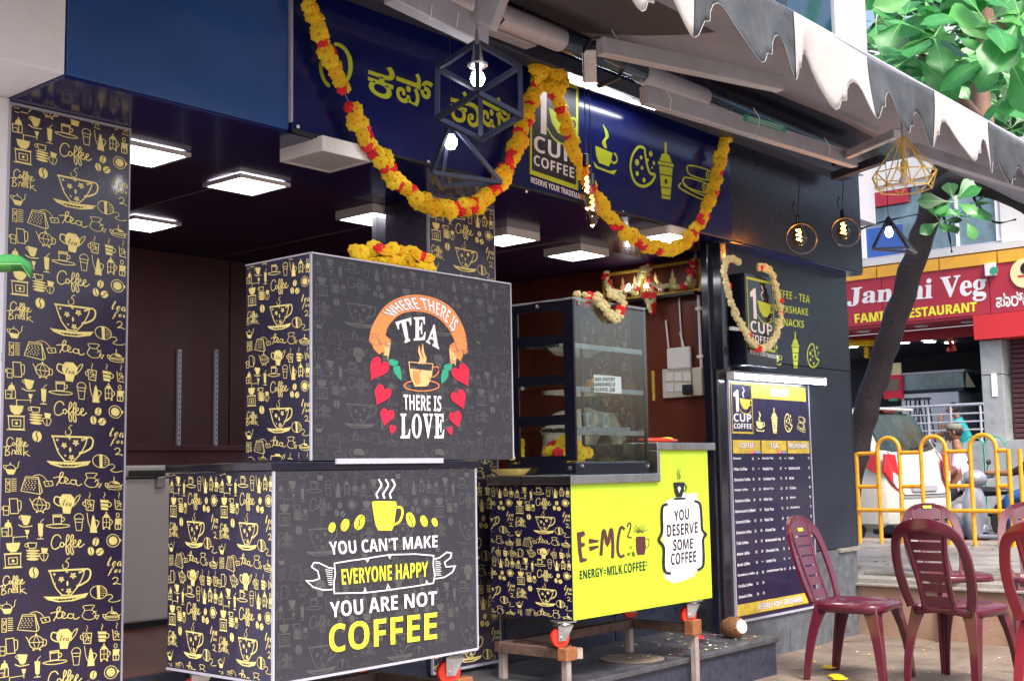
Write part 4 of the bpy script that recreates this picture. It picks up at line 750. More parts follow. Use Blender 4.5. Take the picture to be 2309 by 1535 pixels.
# ------------------------------------------------------------------ pendant lamps
def cage(t, edges, r, m, sq=True):
    for a, b in edges: MB().beam(Vector(a), Vector(b), r, r, m).build('cage_bar', t) if sq else MB().tube([a, b], r, m, 6).build('cage_wire', t)
def bulb(t, c, r, h, m, name='bulb'):
    c = Vector(c); MB().lathe([(.0, -h), (r*.6, -h*.92), (r*.95, -h*.66), (r, -h*.45), (r*.8, -h*.2), (r*.45, 0), (r*.42, h*.08)], m, c, n=14).build(name, t, smooth='auto')
def flame(t, c, h, r=.006):
    c = Vector(c); p = [c+Vector((r*math.cos(i*1.25), r*math.sin(i*1.25), -h*(.15+.75*i/14))) for i in range(15)]; MB().tube(p, .0034, 'filament', 5).build('filament', t)
def lamp(loc, e, col, r=.02):
    l = bpy.data.lights.new('lamp', 'POINT'); l.energy = e; l.color = col; l.shadow_soft_size = r; o = bpy.data.objects.new('lamp_glow', l); COL.objects.link(o); o.location = loc; return o
# cube cage
c0 = PY(1080, 208, 2.95); s_ = .108; ang = math.radians(-5); RT = Matrix.Rotation(math.radians(-17), 3, CR); ca_, sa_ = math.cos(ang), math.sin(ang)
t = thing('pendant_lamp', 'lit pendant bulb in a dark cube cage, largest of the hanging lamps', 'pendant lamp', tuple(c0))
V = {}
for i, (x, y) in enumerate(((1, 1), (-1, 1), (-1, -1), (1, -1))):
    for z in (0, 1): V[i, z] = c0 + RT @ Vector(((x*ca_-y*sa_)*s_, (x*sa_+y*ca_)*s_, (z*2-1)*s_))
E_ = [((i, z), ((i+1) % 4, z)) for i in range(4) for z in (0, 1)] + [((i, 0), (i, 1)) for i in range(4)]
cage(t, [(V[a], V[b]) for a, b in E_], .018, 'cage_black'); 
top = max(V.values(), key=lambda v: v.z); MB().tube([top+Vector((0, 0, .02)), top+Vector((-.004, 0, .75))], .0028, 'zinc', 6).build('cord', t); MB().lathe([(.004, .05), (.012, .0), (.016, -.03), (.022, -.065), (.022, -.075), (.038, -.080), (.038, -.088), (.026, -.096)], 'zinc', top, n=18).build('socket', t, smooth='auto')
MB().lathe([(.016, -.085), (.017, -.10)], 'packet', top, n=14).build('bulb_collar', t); bulb(t, top-Vector((0, 0, .105)), .026, .06, 'bulb_white')
# triangular cage behind it
def pyramid(label, apex, h, base, cordlen, group=None, bw=.013, cm='cage_black', bm_='bulb_white', br=.018):
    t = thing('pendant_lamp', label, 'pendant lamp', tuple(apex)); B = [apex+Vector((x, y, -h)) for x, y in base]
    cage(t, [(apex, b) for b in B]+[(B[i], B[(i+1) % len(B)]) for i in range(len(B))], bw, cm); MB().tube([apex, apex+Vector((0, 0, cordlen))], .0022, 'wire_black', 6).build('cord', t)
    MB().lathe([(.006, .02), (.018, 0), (.018, -.045)], 'cage_black', apex-Vector((0, 0, .01)), n=14).build('socket', t, smooth='auto'); bulb(t, apex-Vector((0, 0, .055)), br, .06, bm_)
    return t
pyramid('lit pendant bulb in a dark triangular cage behind the cube cage', PY(1016, 275, 3.35), .235, ((-.13, -.02), (.19, -.10), (.06, .12)), .5, br=.026, bw=.016)
# teardrop filament bulbs
for (bx, by), Y_, lab in (((1322, 375), 3.0, 'left of the two clear filament bulbs hanging before the snack icons'), ((1334, 418), 3.15, 'right and lower of the two clear filament bulbs hanging before the snack icons')):
    c = PY(bx, by, Y_); t = thing('filament_pendant', lab, 'pendant lamp', tuple(c)); MB().lathe([(.004, .055), (.014, .05), (.016, .0)], 'black_gloss', c, n=14).build('socket', t, smooth='auto'); MB().tube([c+Vector((0, 0, .05)), c+Vector((-.002, 0, .52))], .0022, 'wire_black', 6).build('cord', t)
    MB().lathe([(.0, -.185), (.016, -.175), (.029, -.135), (.028, -.09), (.018, -.03), (.013, 0)], 'bulb_glass', c, n=16).build('bulb_glass', t, smooth='auto'); flame(t, c-Vector((0, 0, .03)), .09); lamp(c+Vector((0, -.0, -.19)), .5, (1, .55, .2))
for (bx, by), lab in (((1800, 503), 'filament bulb in a black ring, left of the pair'), ((1900, 490), 'filament bulb in a black ring, right of the pair')):
    c = PY(bx, by, 3.3); t = thing('ring_pendant', lab, 'pendant lamp', tuple(c), group='ring pendants at the end of the fascia'); rr = .090; cc = c-Vector((0, 0, .092))+CR*.015
    MB().tube([cc+CR*(rr*math.cos(i*.2618))+Vector((0, 0, rr*math.sin(i*.2618))) for i in range(24)], .0055, 'cage_black', 6, closed=True).build('ring', t, smooth='auto')
    MB().lathe([(.004, .05), (.013, .045), (.015, .0)], 'black_gloss', c, n=12).build('socket', t, smooth='auto'); MB().tube([c+Vector((0, 0, .045)), c+Vector((0, 0, .09)), c+Vector((.03, 0, .2)), c+Vector((.02, 0, .34))], .0028, 'wire_black', 6).build('cord', t)
    MB().tube([c+Vector((.0, 0, .09)), c+Vector((-.04, 0, .12)), c+Vector((-.06, 0, .09)), c+Vector((-.045, 0, .05))], .004, 'wire_black', 6).build('cord_loop', t)
    MB().lathe([(.0, -.140), (.024, -.134), (.040, -.105), (.039, -.082), (.020, -.025), (.013, 0)], 'bulb_glass', c, n=16).build('bulb_glass', t, smooth='auto'); flame(t, c-Vector((0, 0, .02)), .095, .013); lamp(c+Vector((0, -.02, -.13)), .45, (1, .5, .15))
# gold diamond lamp
ap = PY(2034, 304, 2.6); t = thing('wire_pendant', 'gold wire diamond pendant hanging at the awning corner', 'pendant lamp', tuple(ap)); R1, R2 = .168, .140
ring1 = [ap+Vector((R1*math.cos(i*math.pi/4+.2), R1*math.sin(i*math.pi/4+.2), -.215)) for i in range(8)]; ring2 = [ap+Vector((R2*math.cos(i*math.pi/4+.2+math.pi/8), R2*math.sin(i*math.pi/4+.2+math.pi/8), -.295)) for i in range(8)]; crown = [ap+Vector((.02*math.cos(i*math.pi/4+.2), .02*math.sin(i*math.pi/4+.2), -.05)) for i in range(8)]
ed = [(ring1[i], ring1[(i+1) % 8]) for i in range(8)] + [(ring2[i], ring2[(i+1) % 8]) for i in range(8)] + [(ring1[i], ring2[i]) for i in range(8)] + [(ring1[(i+1) % 8], ring2[i]) for i in range(8)] + [(ap, ring1[i]) for i in range(8)]
for e in ed: MB().tube(e, .0038, 'cage_gold', 6).build('cage_wire', t)
MB().lathe([(.006, 0), (.008, -.14), (.017, -.15), (.018, -.22)], 'cage_gold', ap, n=14).build('socket', t, smooth='auto'); MB().tube([ap, ap+Vector((0, 0, .25))], .002, 'wire_black', 5).build('cord', t); bulb(t, ap-Vector((0, 0, .222)), .028, .06, 'led_off')
pyramid('small black triangular pendant with a pale bulb in front of the tree', PY(2003, 492, 3.0), .20, ((-.15, .04), (.17, -.09), (-.05, -.13)), .35, br=.022, bm_='bulb_white')
# ------------------------------------------------------------------ awning
aw = thing('awning', 'retractable awning with black and white drip shaped valance over the shop front', 'awning', (5, 3, 3))
YV = 2.3; zf = 2.975; zb_ = 3.14; YBk = 3.1
b = MB(); nx, ny = 60, 6
for i in range(nx+1):
    for j in range(ny+1):
        x = .4+i*(9.8/nx); v = j/ny; kx = max(0., min(1., (5.4-x)/.7)); b.v.append((x, YV+v*(YBk+.32*kx-YV), zf+v*(zb_+.07*kx-zf)-.035*math.sin(v*math.pi)+.006*math.sin(x*5.1)))
b.mi('canvas'); b.mi('canvas_dark')
for i in range(nx):
    for j in range(ny): k = i*(ny+1)+j; b.f.append((k, k+1, k+ny+2, k+ny+1)); b.m.append(1 if i < 26 and j > 1 and (i // 5) % 2 == 0 else 0)
b.build('canvas', aw, smooth=True, solid=.004)
boxpart('roller_hood', aw, .4, 8.0, 3.06, YFA+.28, 3.225, 3.25, 'black_gloss'); boxpart('roller_hood', aw, .4, 8.0, YFA-.0, YFA+.29, 3.2, 3.9, 'navy') if 0 else None  # dark board added for the shade around the roller, also hides the upper wall
bx = [PY(x, y, YV).x for x, y in ((1560, 60), (1785, 130), (1952, 200), (2103, 280), (2225, 340))]
wv = .68; edges = sorted([bx[0]-wv*k for k in range(1, 6)] + bx + [bx[-1]+wv*k*.97 for k in range(1, 6)])
PF = [(0, 1.0), (.035, .97), (.07, .87), (.09, .81), (.135, .80), (.14, .70), (.165, .62), (.205, .585), (.245, .60), (.29, .66), (.34, .74), (.40, .82), (.47, .90), (.53, .97), (.575, 1.0), (.61, .97), (.635, .87), (.685, .86), (.69, .74), (.715, .66), (.755, .62), (.80, .64), (.84, .70), (.88, .79), (.93, .90), (.97, .97), (1, 1.0)]
for k in range(len(edges)-1):
    x0, x1 = edges[k], edges[k+1]; col = 'valance_white' if (abs(k-edges.index(bx[1])) % 2 == 0) else 'valance_black'; rnd = random.Random(k)
    ka, kb = rnd.uniform(-.05, .05), rnd.uniform(0, 6); pf = [(u, d*(1+.05*math.sin(u*5+kb)*math.sin(math.pi*u)+ka*math.sin(math.pi*u))) for u, d in PF]; o = MB(); o.mi(col); n = 120; rows = 7
    def dep(u):
        for (a, b2), (c, d) in zip(pf[:-1], pf[1:]):
            if a <= u <= c: return 1-(1-(b2+(d-b2)*(u-a)/(c-a)))*1.3
        return pf[-1][1]
    for i in range(n+1):
        u = i/n; x = x0+.001+(x1-x0-.002)*u; D_ = .285*dep(u)
        for j in range(rows+1):
            v = j/rows; xw = x; o.v.append((x+.02*v*math.sin(x*9), YV-.012+.03*v*math.sin(x*5.5+1)*v, zf+.012+.012*math.sin(x*3.3)-D_*v))
    for i in range(n):
        for j in range(rows): q = i*(rows+1)+j; o.f.append((q, q+1, q+rows+2, q+rows+1)); o.m.append(0)
    o.build('valance_panel', aw, smooth=True, solid=.003); hem = [o.v[i*(rows+1)+rows] for i in range(n+1)]; MB().tube([Vector(h)+Vector((0, -.002, 0)) for h in hem], .0016, 'p_grey', 5).build('hem', aw); MB().tube([Vector(o.v[j])+Vector((0, -.003, 0)) for j in range(rows+1)], .002, 'p_dark', 5).build('seam', aw)
MB().tube([(.4, YV+.01, zf+.02), (10.2, YV+.01, zf+.02)], .018, 'alu', 8).build('front_bar', aw)
def bm2(name, p1, Y1_, p2, Y2_, w_, h_, m, bev=.004): return MB().beam(PY(*p1, Y1_), PY(*p2, Y2_), w_, h_, m).build(name, aw, bevel=bev)
d = (PY(1262, 88, 3.25)-PY(1000, -15, 3.25)); pz = PY(1000, -15, 3.25).z
MB().tube([(1, 3.25, pz+.0), (6.9, 3.25, pz+.0)], .045, 'glass_teal', 14).build('torsion_tube', aw, smooth='auto')
for a, b2 in ((900, 1262), (1445, 1585)): x0, x1 = PY(a, -40 if a < 1000 else 150, 3.25).x, PY(b2, 80 if a < 1000 else 205, 3.25).x; MB().tube([(x0, 3.25, pz), (x1, 3.25, pz)], .052, 'alu', 18).build('roller_sleeve', aw, smooth='auto')
xx = PY(880, 0, 3.5); MB().box(xx.x-2, 7.55, 3.50, 3.60, xx.z-.02, xx.z+.05, 'granite').build('wall_rail', aw, bevel=.004)
MB().box(xx.x-2, PY(1200, 130, 3.45).x, 3.42, 3.49, xx.z+.0, xx.z+.045, 'alu').build('back_bar', aw, bevel=.004)
bm2('arm', (1352, 105), 2.85, (1760, 190), 2.55, .05, .07, 'alu'); bm2('arm', (1120, -20), 2.9, (1090, 60), 2.95, .07, .09, 'alu')
x0, x1 = PY(900, -10, 3.0), PY(1080, 60, 3.0); bm2('arm', (880, -25), 3.0, (1090, 78), 3.0, .06, .10, 'alu')
arm = bm2('lower_arm', (1452, 215), 3.05, (1925, 362), 3.05, .05, .085, 'alu'); q = PR(); q.tf = quad(((1677, 258), (1773, 284), (1771, 299), (1676, 273))); q.R(0, 0, 1, 1, 'green_stk')
for i in range(3): q.L([(.12, .25+i*.25), (.9, .25+i*.25)], .07, 'p_white')
q.build('label_sticker', arm, onY_(3.05-.026)); bm2('bracket', (1328, 108), 3.0, (1330, 182), 3.05, .06, .06, 'zinc'); bm2('bracket', (1100, 0), 2.95, (1098, 62), 3.0, .05, .07, 'alu')
MB().tube([PY(1360, 130, 3.1), PY(1405, 150, 3.15), PY(1395, 175, 3.2), PY(1350, 195, 3.2)], .012, 'dark_plastic', 8).build('hinge_strap', aw); MB().tube([PY(1315, 118, 2.95), PY(1330, 90, 2.95), PY(1352, 86, 2.95)], .006, 'wire_black', 6).build('cable', aw); MB().tube([PY(1120, 20, 2.95), PY(1136, 45, 3.0), PY(1115, 68, 3.0)], .005, 'wire_black', 6).build('cable', aw)
bm2('corner_beam', (1905, 352), 3.05, (2024, 300), 2.45, .04, .045, 'alu'); bm2('side_arm', (2060, 338), 2.6, (2330, 425), 2.6, .05, .07, 'alu'); bm2('side_arm', (1880, 398), 3.3, (1990, 360), 2.9, .05, .05, 'granite')
for px in ((1380, 98), (1620, 165), (1700, 270), (1860, 335), (960, 22), (1020, 38), (1500, 228)): p = PY(*px, 3.0); MB().tube([p+Vector((0, 0, .06)), p+Vector((-.004, -.035, 0)), p+Vector((-.01, -.03, -.05))], .0022, 'p_white', 5).build('cable_tie', aw)
cam_o = thing('security_camera', 'small dark camera clipped under the awning corner', 'camera', tuple(PY(1890, 372, 3.3)))
MB().beam(PY(1882, 366, 3.3), PY(1902, 374, 3.3), .045, .045, 'dark_plastic').build('body', cam_o, bevel=.008); MB().beam(PY(1903, 370, 3.3), PY(1914, 362, 3.3), .03, .03, 'white_plastic').build('lens_cap', cam_o, bevel=.004); MB().beam(PY(1836, 336, 3.3), PY(1862, 344, 3.3), .06, .05, 'dark_plastic').build('junction_box', cam_o, bevel=.006)
# ------------------------------------------------------------------ display case
dx0 = PY(1290, 690, Y2).x+.004; dx1 = PY(1466, 1060, Y2).x; dz0 = yzm+.044; dz1 = PY(1290, 676, Y2).z; dyb = 3.78
t = thing('display_case', 'glass cake display case with black framed side on the steel counter', 'display case', (dx0, Y2, dz0))
boxpart('base', t, dx0, dx1, Y2, dyb, dz0, dz0+.05, 'black_gloss', .003); boxpart('base_top', t, dx0+.01, dx1-.01, Y2+.01, dyb-.01, dz0+.051, dz0+.056, 'steel')
H = dz1-dz0; fr = MB(); yy0, yy1 = Y2+.012, dyb-.01; rows = [.0, .255, .50, .755, 1.]
fr.box(dx0, dx0+.012, Y2, Y2+.06, dz0+.06, dz1, 'black_gloss'); fr.box(dx0, dx0+.012, dyb-.07, dyb, dz0+.06, dz1, 'black_gloss')
for a in (.05, .285, .52, .755, .955): z = dz0+H*a; fr.box(dx0+.0005, dx0+.0115, Y2+.06, dyb-.07, z, z+.045*(1.0 if a < .9 else .8), 'black_gloss')
fr.build('side_frame', t); boxpart('side_glass', t, dx0+.004, dx0+.007, Y2+.06, dyb-.07, dz0+.06, dz1-.01, 'case_glass'); boxpart('front_glass', t, dx0+.014, dx1, Y2+.001, Y2+.005, dz0+.002, dz1-.005, 'case_glass'); boxpart('top_glass', t, dx0, dx1, Y2, dyb, dz1, dz1+.006, 'case_glass'); boxpart('side_glass', t, dx1-.004, dx1, Y2+.006, dyb, dz0+.06, dz1, 'case_glass')
for x, y in ((dx1-.014, Y2+.008), (dx1-.014, dyb-.014), (dx0+.014, dyb-.014)): boxpart('corner_post', t, x, x+.012, y, y+.012, dz0+.05, dz1, 'black_gloss')
boxpart('top_edge', t, dx0-.002, dx1+.002, Y2-.002, Y2+.010, dz1+.007, dz1+.014, 'zinc'); boxpart('top_edge', t, dx0-.002, dx0+.012, Y2+.011, dyb, dz1+.007, dz1+.014, 'zinc')
for a in (.24, .49, .74):
    z = dz0+H*a; boxpart('glass_shelf', t, dx0+.02, dx1-.02, Y2+.02, dyb-.02, z, z+.006, 'case_glass'); boxpart('shelf_rail', t, dx0+.02, dx1-.02, Y2+.012, Y2+.022, z-.012, z+.012, 'steel', .002)
for px in ((1212, 692), (1303, 684), (1286, 1055), (1312, 1050), (1460, 1050), (1178, 876)):
    if px[0] > 1295: p = PY(*px, Y2); MB().lathe([(.0, .008), (.008, .006), (.009, 0)], 'zinc', (p.x, Y2-.001, p.z), (0, -1, 0), 10).build('glass_bolt', t)
    else: p = PX(*px, dx0); MB().lathe([(.0, .008), (.009, .006), (.010, 0)], 'zinc', (dx0-.001, min(max(p.y, Y2+.02), dyb-.02), p.z), (-1, 0, 0), 10).build('glass_bolt', t)
tr = thing('steel_tray', 'shiny steel tray standing on the top shelf of the display case', 'tray', (dx0+.3, 3.6, dz0+H*.74+.008)); boxpart('tray_body', tr, dx0+.05, dx1-.10, 3.50, 3.70, dz0+H*.74+.008, dz0+H*.74+.03, 'steel', .004)
tr = thing('steel_tray', 'steel tray of glasses on the lowest shelf of the display case', 'tray', (dx0+.3, 3.6, dz0+H*.24+.008)); boxpart('tray_body', tr, dx0+.12, dx1-.04, 3.46, 3.68, dz0+H*.24+.008, dz0+H*.24+.03, 'steel', .004)
for i in range(6): gl = MB().lathe([(.022, 0), (.028, .07), (.026, .07), (.020, .004)], 'case_glass', (dx0+.2+i*.066, 3.56+.04*(i % 2), dz0+H*.24+.031), n=12).build('drinking_glass', None); tag(gl, 'small clear tea glass standing on the steel tray in the display case', 'glass', 'tea glasses in the display case')
tr = thing('bread_tray', 'orange wrapped packet lying on the second shelf of the display case', 'packet', (dx0+.3, 3.6, dz0+H*.49+.008)); MB().ball((dx1-.15, 3.6, dz0+H*.49+.04), .04, .05, .035, 'amber', 8, 5).build('wrapper', tr, smooth=True)
# paper notice in the case
t2 = thing('paper_notice', 'white paper price notice stuck inside the display case front', 'notice', (dx0+.14, Y2+.03, dz0+H*.5))
q0, q1 = PY(1330, 845, Y2+.03), PY(1393, 888, Y2+.03); bo = boxpart('paper', t2, q0.x, q1.x, Y2+.008, Y2+.0095, q1.z, q0.z, 'p_white')
pr = PR(); pr.tf = quad(((1330, 845), (1393, 846), (1392, 888), (1330, 887)))
for i, s_ in enumerate(('CAKE PASTRY', 'SANDWICH', 'PUFFS 20')): pr.T(s_, (.1, .12+i*.28, .9, .32+i*.28), 'p_dark')
pr.build('notice_print', bo, onY_(Y2+.0075))
hang('marigold_bunch', 'marigolds and white flowers heaped inside the bottom of the display case', 'flowers', [Vector((dx0+.06+i*.03, 3.52+.1*(i % 2), dz0+.075+.03*(i % 3))) for i in range(7)], MM, .03, .03, 12, .12, string=False)
hang('jasmine_garland', 'small white jasmine loop hanging over the top of the display case', 'garland', ppath([(1345, 668), (1362, 690), (1372, 708), (1388, 718), (1400, 700), (1404, 680), (1385, 664), (1368, 660)], Y2-.02), JM, .017, .014, 16, .1)
hang('rose_garland', 'red and white flower garland lying on top of the display case', 'garland', [Vector((dx0+.12+i*.03, 3.45+.02*(i % 2), dz1+.03)) for i in range(6)], JM, .02, .02, 17, .25, string=False)
hang('marigold_bunch', 'marigolds behind the right edge of the tea box', 'flowers', [PY(1168, 1000+i*12, 3.75) for i in range(4)], MM, .025, .02, 18, .3, string=False)
pl = thing('steel_plate', 'shallow plate with flowers standing on the steel counter left of the display case', 'plate', (yx0+.1, 3.72, yzm+.044)); MB().lathe([(.06, 0), (.10, .03), (.098, .03), (.058, .004)], 'gold', (yx0+.02, 3.74, yzm+.044), n=20).build('plate_body', pl, smooth='auto')
# packet on the counter
pk = thing('snack_packet', 'red and orange snack packet lying flat on the raised steel counter', 'packet', (ym+.2, 3.5, yz1+.04)); b = MB(); b.ball((ym+.17, Y2+.10, yz1+.052), .16, .07, .014, 'packet', 12, 6); b.build('wrapper', pk, smooth=True); MB().ball((ym+.22, Y2+.08, yz1+.060), .05, .03, .008, 'p_yellow', 10, 5).build('label_patch', pk, smooth=True)
# ------------------------------------------------------------------ altar shelf, pictures, router, switches
XS = 6.497
def onx(p, d=0): q = PX(*p, XS-d); return q
c10 = lambda x, y: (1100+x/3.07, 520+y/3.07)
sh = thing('altar_shelf', 'small shelf on the side wall holding the garlanded pictures', 'shelf', tuple(PX(*c10(1100, 425), XS-.06)))
ya, yb = PX(*c10(1480, 420), XS).y, PX(*c10(800, 470), XS).y; zz = PX(*c10(1480, 425), XS).z; boxpart('shelf_board', sh, XS-.09, XS-.001, ya, yb, zz-.02, zz, 'black', .002); boxpart('shelf_bracket', sh, XS-.08, XS-.002, (ya+yb)/2-.01, (ya+yb)/2+.01, zz-.09, zz-.021, 'black')
def picture(label, pa, pb, seed):
    y0, y1 = PX(*c10(*pb), XS-.03).y, PX(*c10(*pa), XS-.03).y; z1 = PX(*c10(*pb), XS-.03).z; t = thing('framed_picture', label, 'picture', (XS-.03, y0, zz)); z0 = zz+.001; f = .018
    o = MB()
    for a in ((y0, y1, z0, z0+f), (y0, y1, z1-f, z1), (y0, y0+f, z0+f, z1-f), (y1-f, y1, z0+f, z1-f)): o.box(XS-.045, XS-.020, *a, 'p_gold2')
    o.build('frame', t, bevel=.002); boxpart('picture_sheet', t, XS-.034, XS-.022, y0+f, y1-f, z0+f, z1-f, 'wood_red'); rnd = random.Random(seed); k = 5 if y1-y0 > .5 else 3
    for i in range(k):
        yc = y0+f+(y1-y0-2*f)*(i+.5)/k; hh = (z1-z0)-2*f; m_ = MB(); m_.lathe([(.0, 0), (.03, .004), (.034, hh*.12), (.020, hh*.2), (.026, hh*.40), (.022, hh*.50), (.009, hh*.54), (.013, hh*.62), (.009, hh*.70), (.004, hh*.82), (0, hh*.85)], rnd.choice(('p_gold2', 'p_peach', 'gold')), (XS-.036, yc, z0+f+.004), n=10)
        m_.v = [(XS-.0355+(v[0]-(XS-.036))*.03, v[1], v[2]) for v in m_.v]; m_.build('painted_figure', t, smooth=True)
picture('long framed picture nearer the street, hung with jasmine', (1085, 240), (1480, 195), 3); picture('smaller framed picture on the inner end of the altar shelf', (800, 290), (1075, 262), 5)
def xpath(pts, X_): return [PX(*c10(*p), X_) for p in catmull(pts, False, 4)]
hang('jasmine_garland', 'jasmine and red garland across the inner framed picture', 'garland', xpath([(818, 290), (830, 380), (880, 425), (960, 420), (1020, 390), (1055, 320), (1075, 240)], XS-.09), JM, .022, .014, 21, .12)
hang('jasmine_garland', 'jasmine and red garland across the long framed picture', 'garland', xpath([(1108, 240), (1118, 330), (1170, 385), (1260, 380), (1340, 390), (1390, 350), (1412, 270), (1425, 190)], XS-.09), JM, .022, .014, 22, .12)
hang('jasmine_garland', 'jasmine and red strand hanging below the joint of the two pictures', 'garland', xpath([(1095, 400), (1090, 450), (1105, 500), (1120, 545), (1130, 580)], XS-.10), JM, .02, .018, 23, .25)
hang('jasmine_garland', 'second strand of jasmine hanging beside the joint of the pictures', 'garland', xpath([(1140, 410), (1148, 470), (1125, 520), (1118, 500)], XS-.10), JM, .02, .016, 24, .25)
lp = MB().ball(PX(*c10(975, 390), XS-.11), .012, .012, .02, 'bulb_white', 8, 6).build('altar_bulb', None, smooth=True); tag(lp, 'small lit bulb glowing before the inner framed picture', 'bulb'); lp = MB().ball(PX(*c10(1095, 385), XS-.11), .012, .012, .018, 'bulb_white', 8, 6).build('altar_bulb', None, smooth=True); tag(lp, 'small lit bulb glowing between the two framed pictures', 'bulb')
def xbox(name, parent, p0, p1, d0, d1, m, bevel=0):
    a, b = PX(*c10(*p0), XS-d1), PX(*c10(*p1), XS-d1); return boxpart(name, parent, XS-d1, XS-d0, min(a.y, b.y), max(a.y, b.y), min(a.z, b.z), max(a.z, b.z), m, bevel)
rt = thing('wifi_router', 'white wifi router with two aerials on the red brown wall', 'router', tuple(PX(*c10(1320, 950), XS))); xbox('router_body', rt, (1235, 815), (1400, 950), .012, .04, 'white_plastic', .008); xbox('router_stand', rt, (1260, 940), (1390, 960), .001, .03, 'white_plastic', .003)
for a, b in (((1252, 815), (1232, 620)), ((1358, 810), (1330, 700))): MB().tube([PX(*c10(*a), XS-.02), PX(*c10(*b), XS-.02)], .006, 'white_plastic', 8).build('aerial', rt)
sw = thing('switchboard', 'cream switchboard with six switches and a black plug below the router', 'switchboard', tuple(PX(*c10(1340, 1145), XS))); xbox('back_plate', sw, (1205, 960), (1410, 1148), .001, .025, 'cream_plastic', .004); xbox('back_plate', sw, (1413, 948), (1485, 1138), .001, .03, 'cream_plastic', .004)
for i in range(3):
    for j in range(2): xbox('switch', sw, (1228+i*62, 985+j*75), (1282+i*62, 1038+j*75), .026, .031, 'white_plastic', .002)
xbox('plug', sw, (1342, 1065), (1400, 1130), .026, .065, 'dark_plastic', .005)
cd = thing('wall_conduit', 'pale vertical cable pipe beside the switchboard', 'pipe', tuple(PX(*c10(1470, 970), XS))); MB().tube([PX(*c10(1435, 150), XS-.02), PX(*c10(1448, 300), XS-.02), PX(*c10(1462, 560), XS-.02), PX(*c10(1474, 860), XS-.02), PX(*c10(1480, 950), XS-.02)], .010, 'white_plastic', 8).build('pipe', cd)
for p in ((1462, 540), (1472, 870)): xbox('pipe_clip', cd, (p[0]-28, p[1]-8), (p[0]+18, p[1]+8), .0, .034, 'white_plastic', .002)
MB().tube([PX(*c10(1322, 430), XS-.015), PX(*c10(1330, 600), XS-.015), PX(*c10(1345, 800), XS-.015)], .005, 'white_plastic', 6).build('cable', cd)
xb = thing('wall_tag', 'narrow orange strip hanging by the display case on the red wall', 'strip', tuple(PX(*c10(1145, 1170), XS))); xbox('strip_body', xb, (1132, 970), (1156, 1175), .002, .012, 'p_gold2')
# ------------------------------------------------------------------ left bay: freezer, counter, shelf strips
f0 = PZ(388, 1408, FL+.02); fx1 = f0.x; fy = f0.y; fz = PY(390, 1048, fy).z
t = thing('chest_freezer', 'off white chest freezer standing in the left bay behind the pillar', 'freezer', (fx1-.5, fy, FL+.02)); boxpart('body', t, fx1-1.0, fx1+.25, fy, fy+.6, FL+.05, fz-.065, 'freezer', .012); boxpart('lid', t, fx1-1.0, fx1+.25, fy-.006, fy+.6, fz-.06, fz, 'freezer', .012)
p0, p1 = PY(292, 1060, fy-.02), PY(372, 1072, fy-.02); boxpart('handle', t, p0.x, p1.x, fy-.03, fy-.007, p1.z, p0.z, 'dark_plastic', .006); p0 = PY(362, 1090, fy-.02); boxpart('lock', t, p0.x-.02, p0.x+.025, fy-.025, fy-.001, p0.z-.02, p0.z+.035, 'zinc', .004); boxpart('foot', t, fx1-.95, fx1+.2, fy+.04, fy+.5, FL+.021, FL+.049, 'dark_plastic')
t = thing('back_counter', 'dark brown counter along the back wall of the left bay', 'counter', (3.5, 5.4, FL)); zt = PY(400, 1003, 5.45).z; boxpart('worktop', t, 2.4, 6.0, 5.45, 6.18, zt-.03, zt, 'wood_dark', .003); boxpart('cupboard', t, 2.42, 5.98, 5.47, 6.17, FL+.02, zt-.031, 'wood_dark')
for px, lab in ((405, 'left of the two white slotted shelf strips on the dark back wall'), (488, 'right of the two white slotted shelf strips on the dark back wall')):
    a, b = PY(px, 788, 6.17), PY(px, 1004, 6.17); t = thing('shelf_strip', lab, 'shelf strip', tuple(b)); boxpart('strip', t, a.x-.011, a.x+.011, 6.165, 6.184, b.z, a.z, 'trim')
    for i in range(18): z = b.z+.03+(a.z-b.z-.05)*i/17; boxpart('slot', t, a.x-.003, a.x+.003, 6.163, 6.1648, z-.006, z+.006, 'p_dark')
# ------------------------------------------------------------------ coconut, offerings, petals
c = PZ(1668, 1452, STZ); c = Vector((6.03, 3.62, STZ+.060))
t = thing('coconut', 'brown coconut cut open at one end lying on the granite step', 'coconut', (c.x, c.y, STZ)); ax = Vector((-.22, -.95, .14)).normalized()
MB().lathe([(.0, -.09), (.028, -.08), (.050, -.055), (.059, -.01), (.057, .03), (.048, .052), (.040, .060)], 'coir', c, ax, 20).build('husk', t, smooth='auto'); MB().lathe([(.0, .0608), (.030, .0608), (.038, .061), (.035, .067), (.026, .067), (.0, .064)], 'coconut_white', c, ax, 20).build('flesh', t, smooth='auto')
o = bpy.data.objects.new('rose', RS); COL.objects.link(o); o.location = (5.82, 3.72, STZ+.02); o.scale = (1.4, 1.4, 1); tag(o, 'crumpled red flower offering on the granite step left of the coconut', 'flower')
rnd = random.Random(4); b = MB()
for i in range(170):
    k = rnd.random()
    if k < .55: x, y, z = rnd.uniform(5.0, 6.2), rnd.uniform(3.46, 4.0), STZ+.002
    else: x, y, z = rnd.uniform(6.3, 7.9), rnd.uniform(2.2, 3.75), .010
    s = rnd.uniform(.003, .011); a = rnd.uniform(0, 6); m_ = rnd.choice(('p_white', 'jasmine', 'jasmine', 'marigold')) if i % 9 else 'rose_red'
    p = [Vector((x+s*math.cos(a+q)*(1+.5*(q > 2)), y+s*math.sin(a+q), z+.001+rnd.uniform(0, .003))) for q in (0, 1.5, 3, 4.6)]; b.add(p, [(0, 1, 2, 3)], m_)
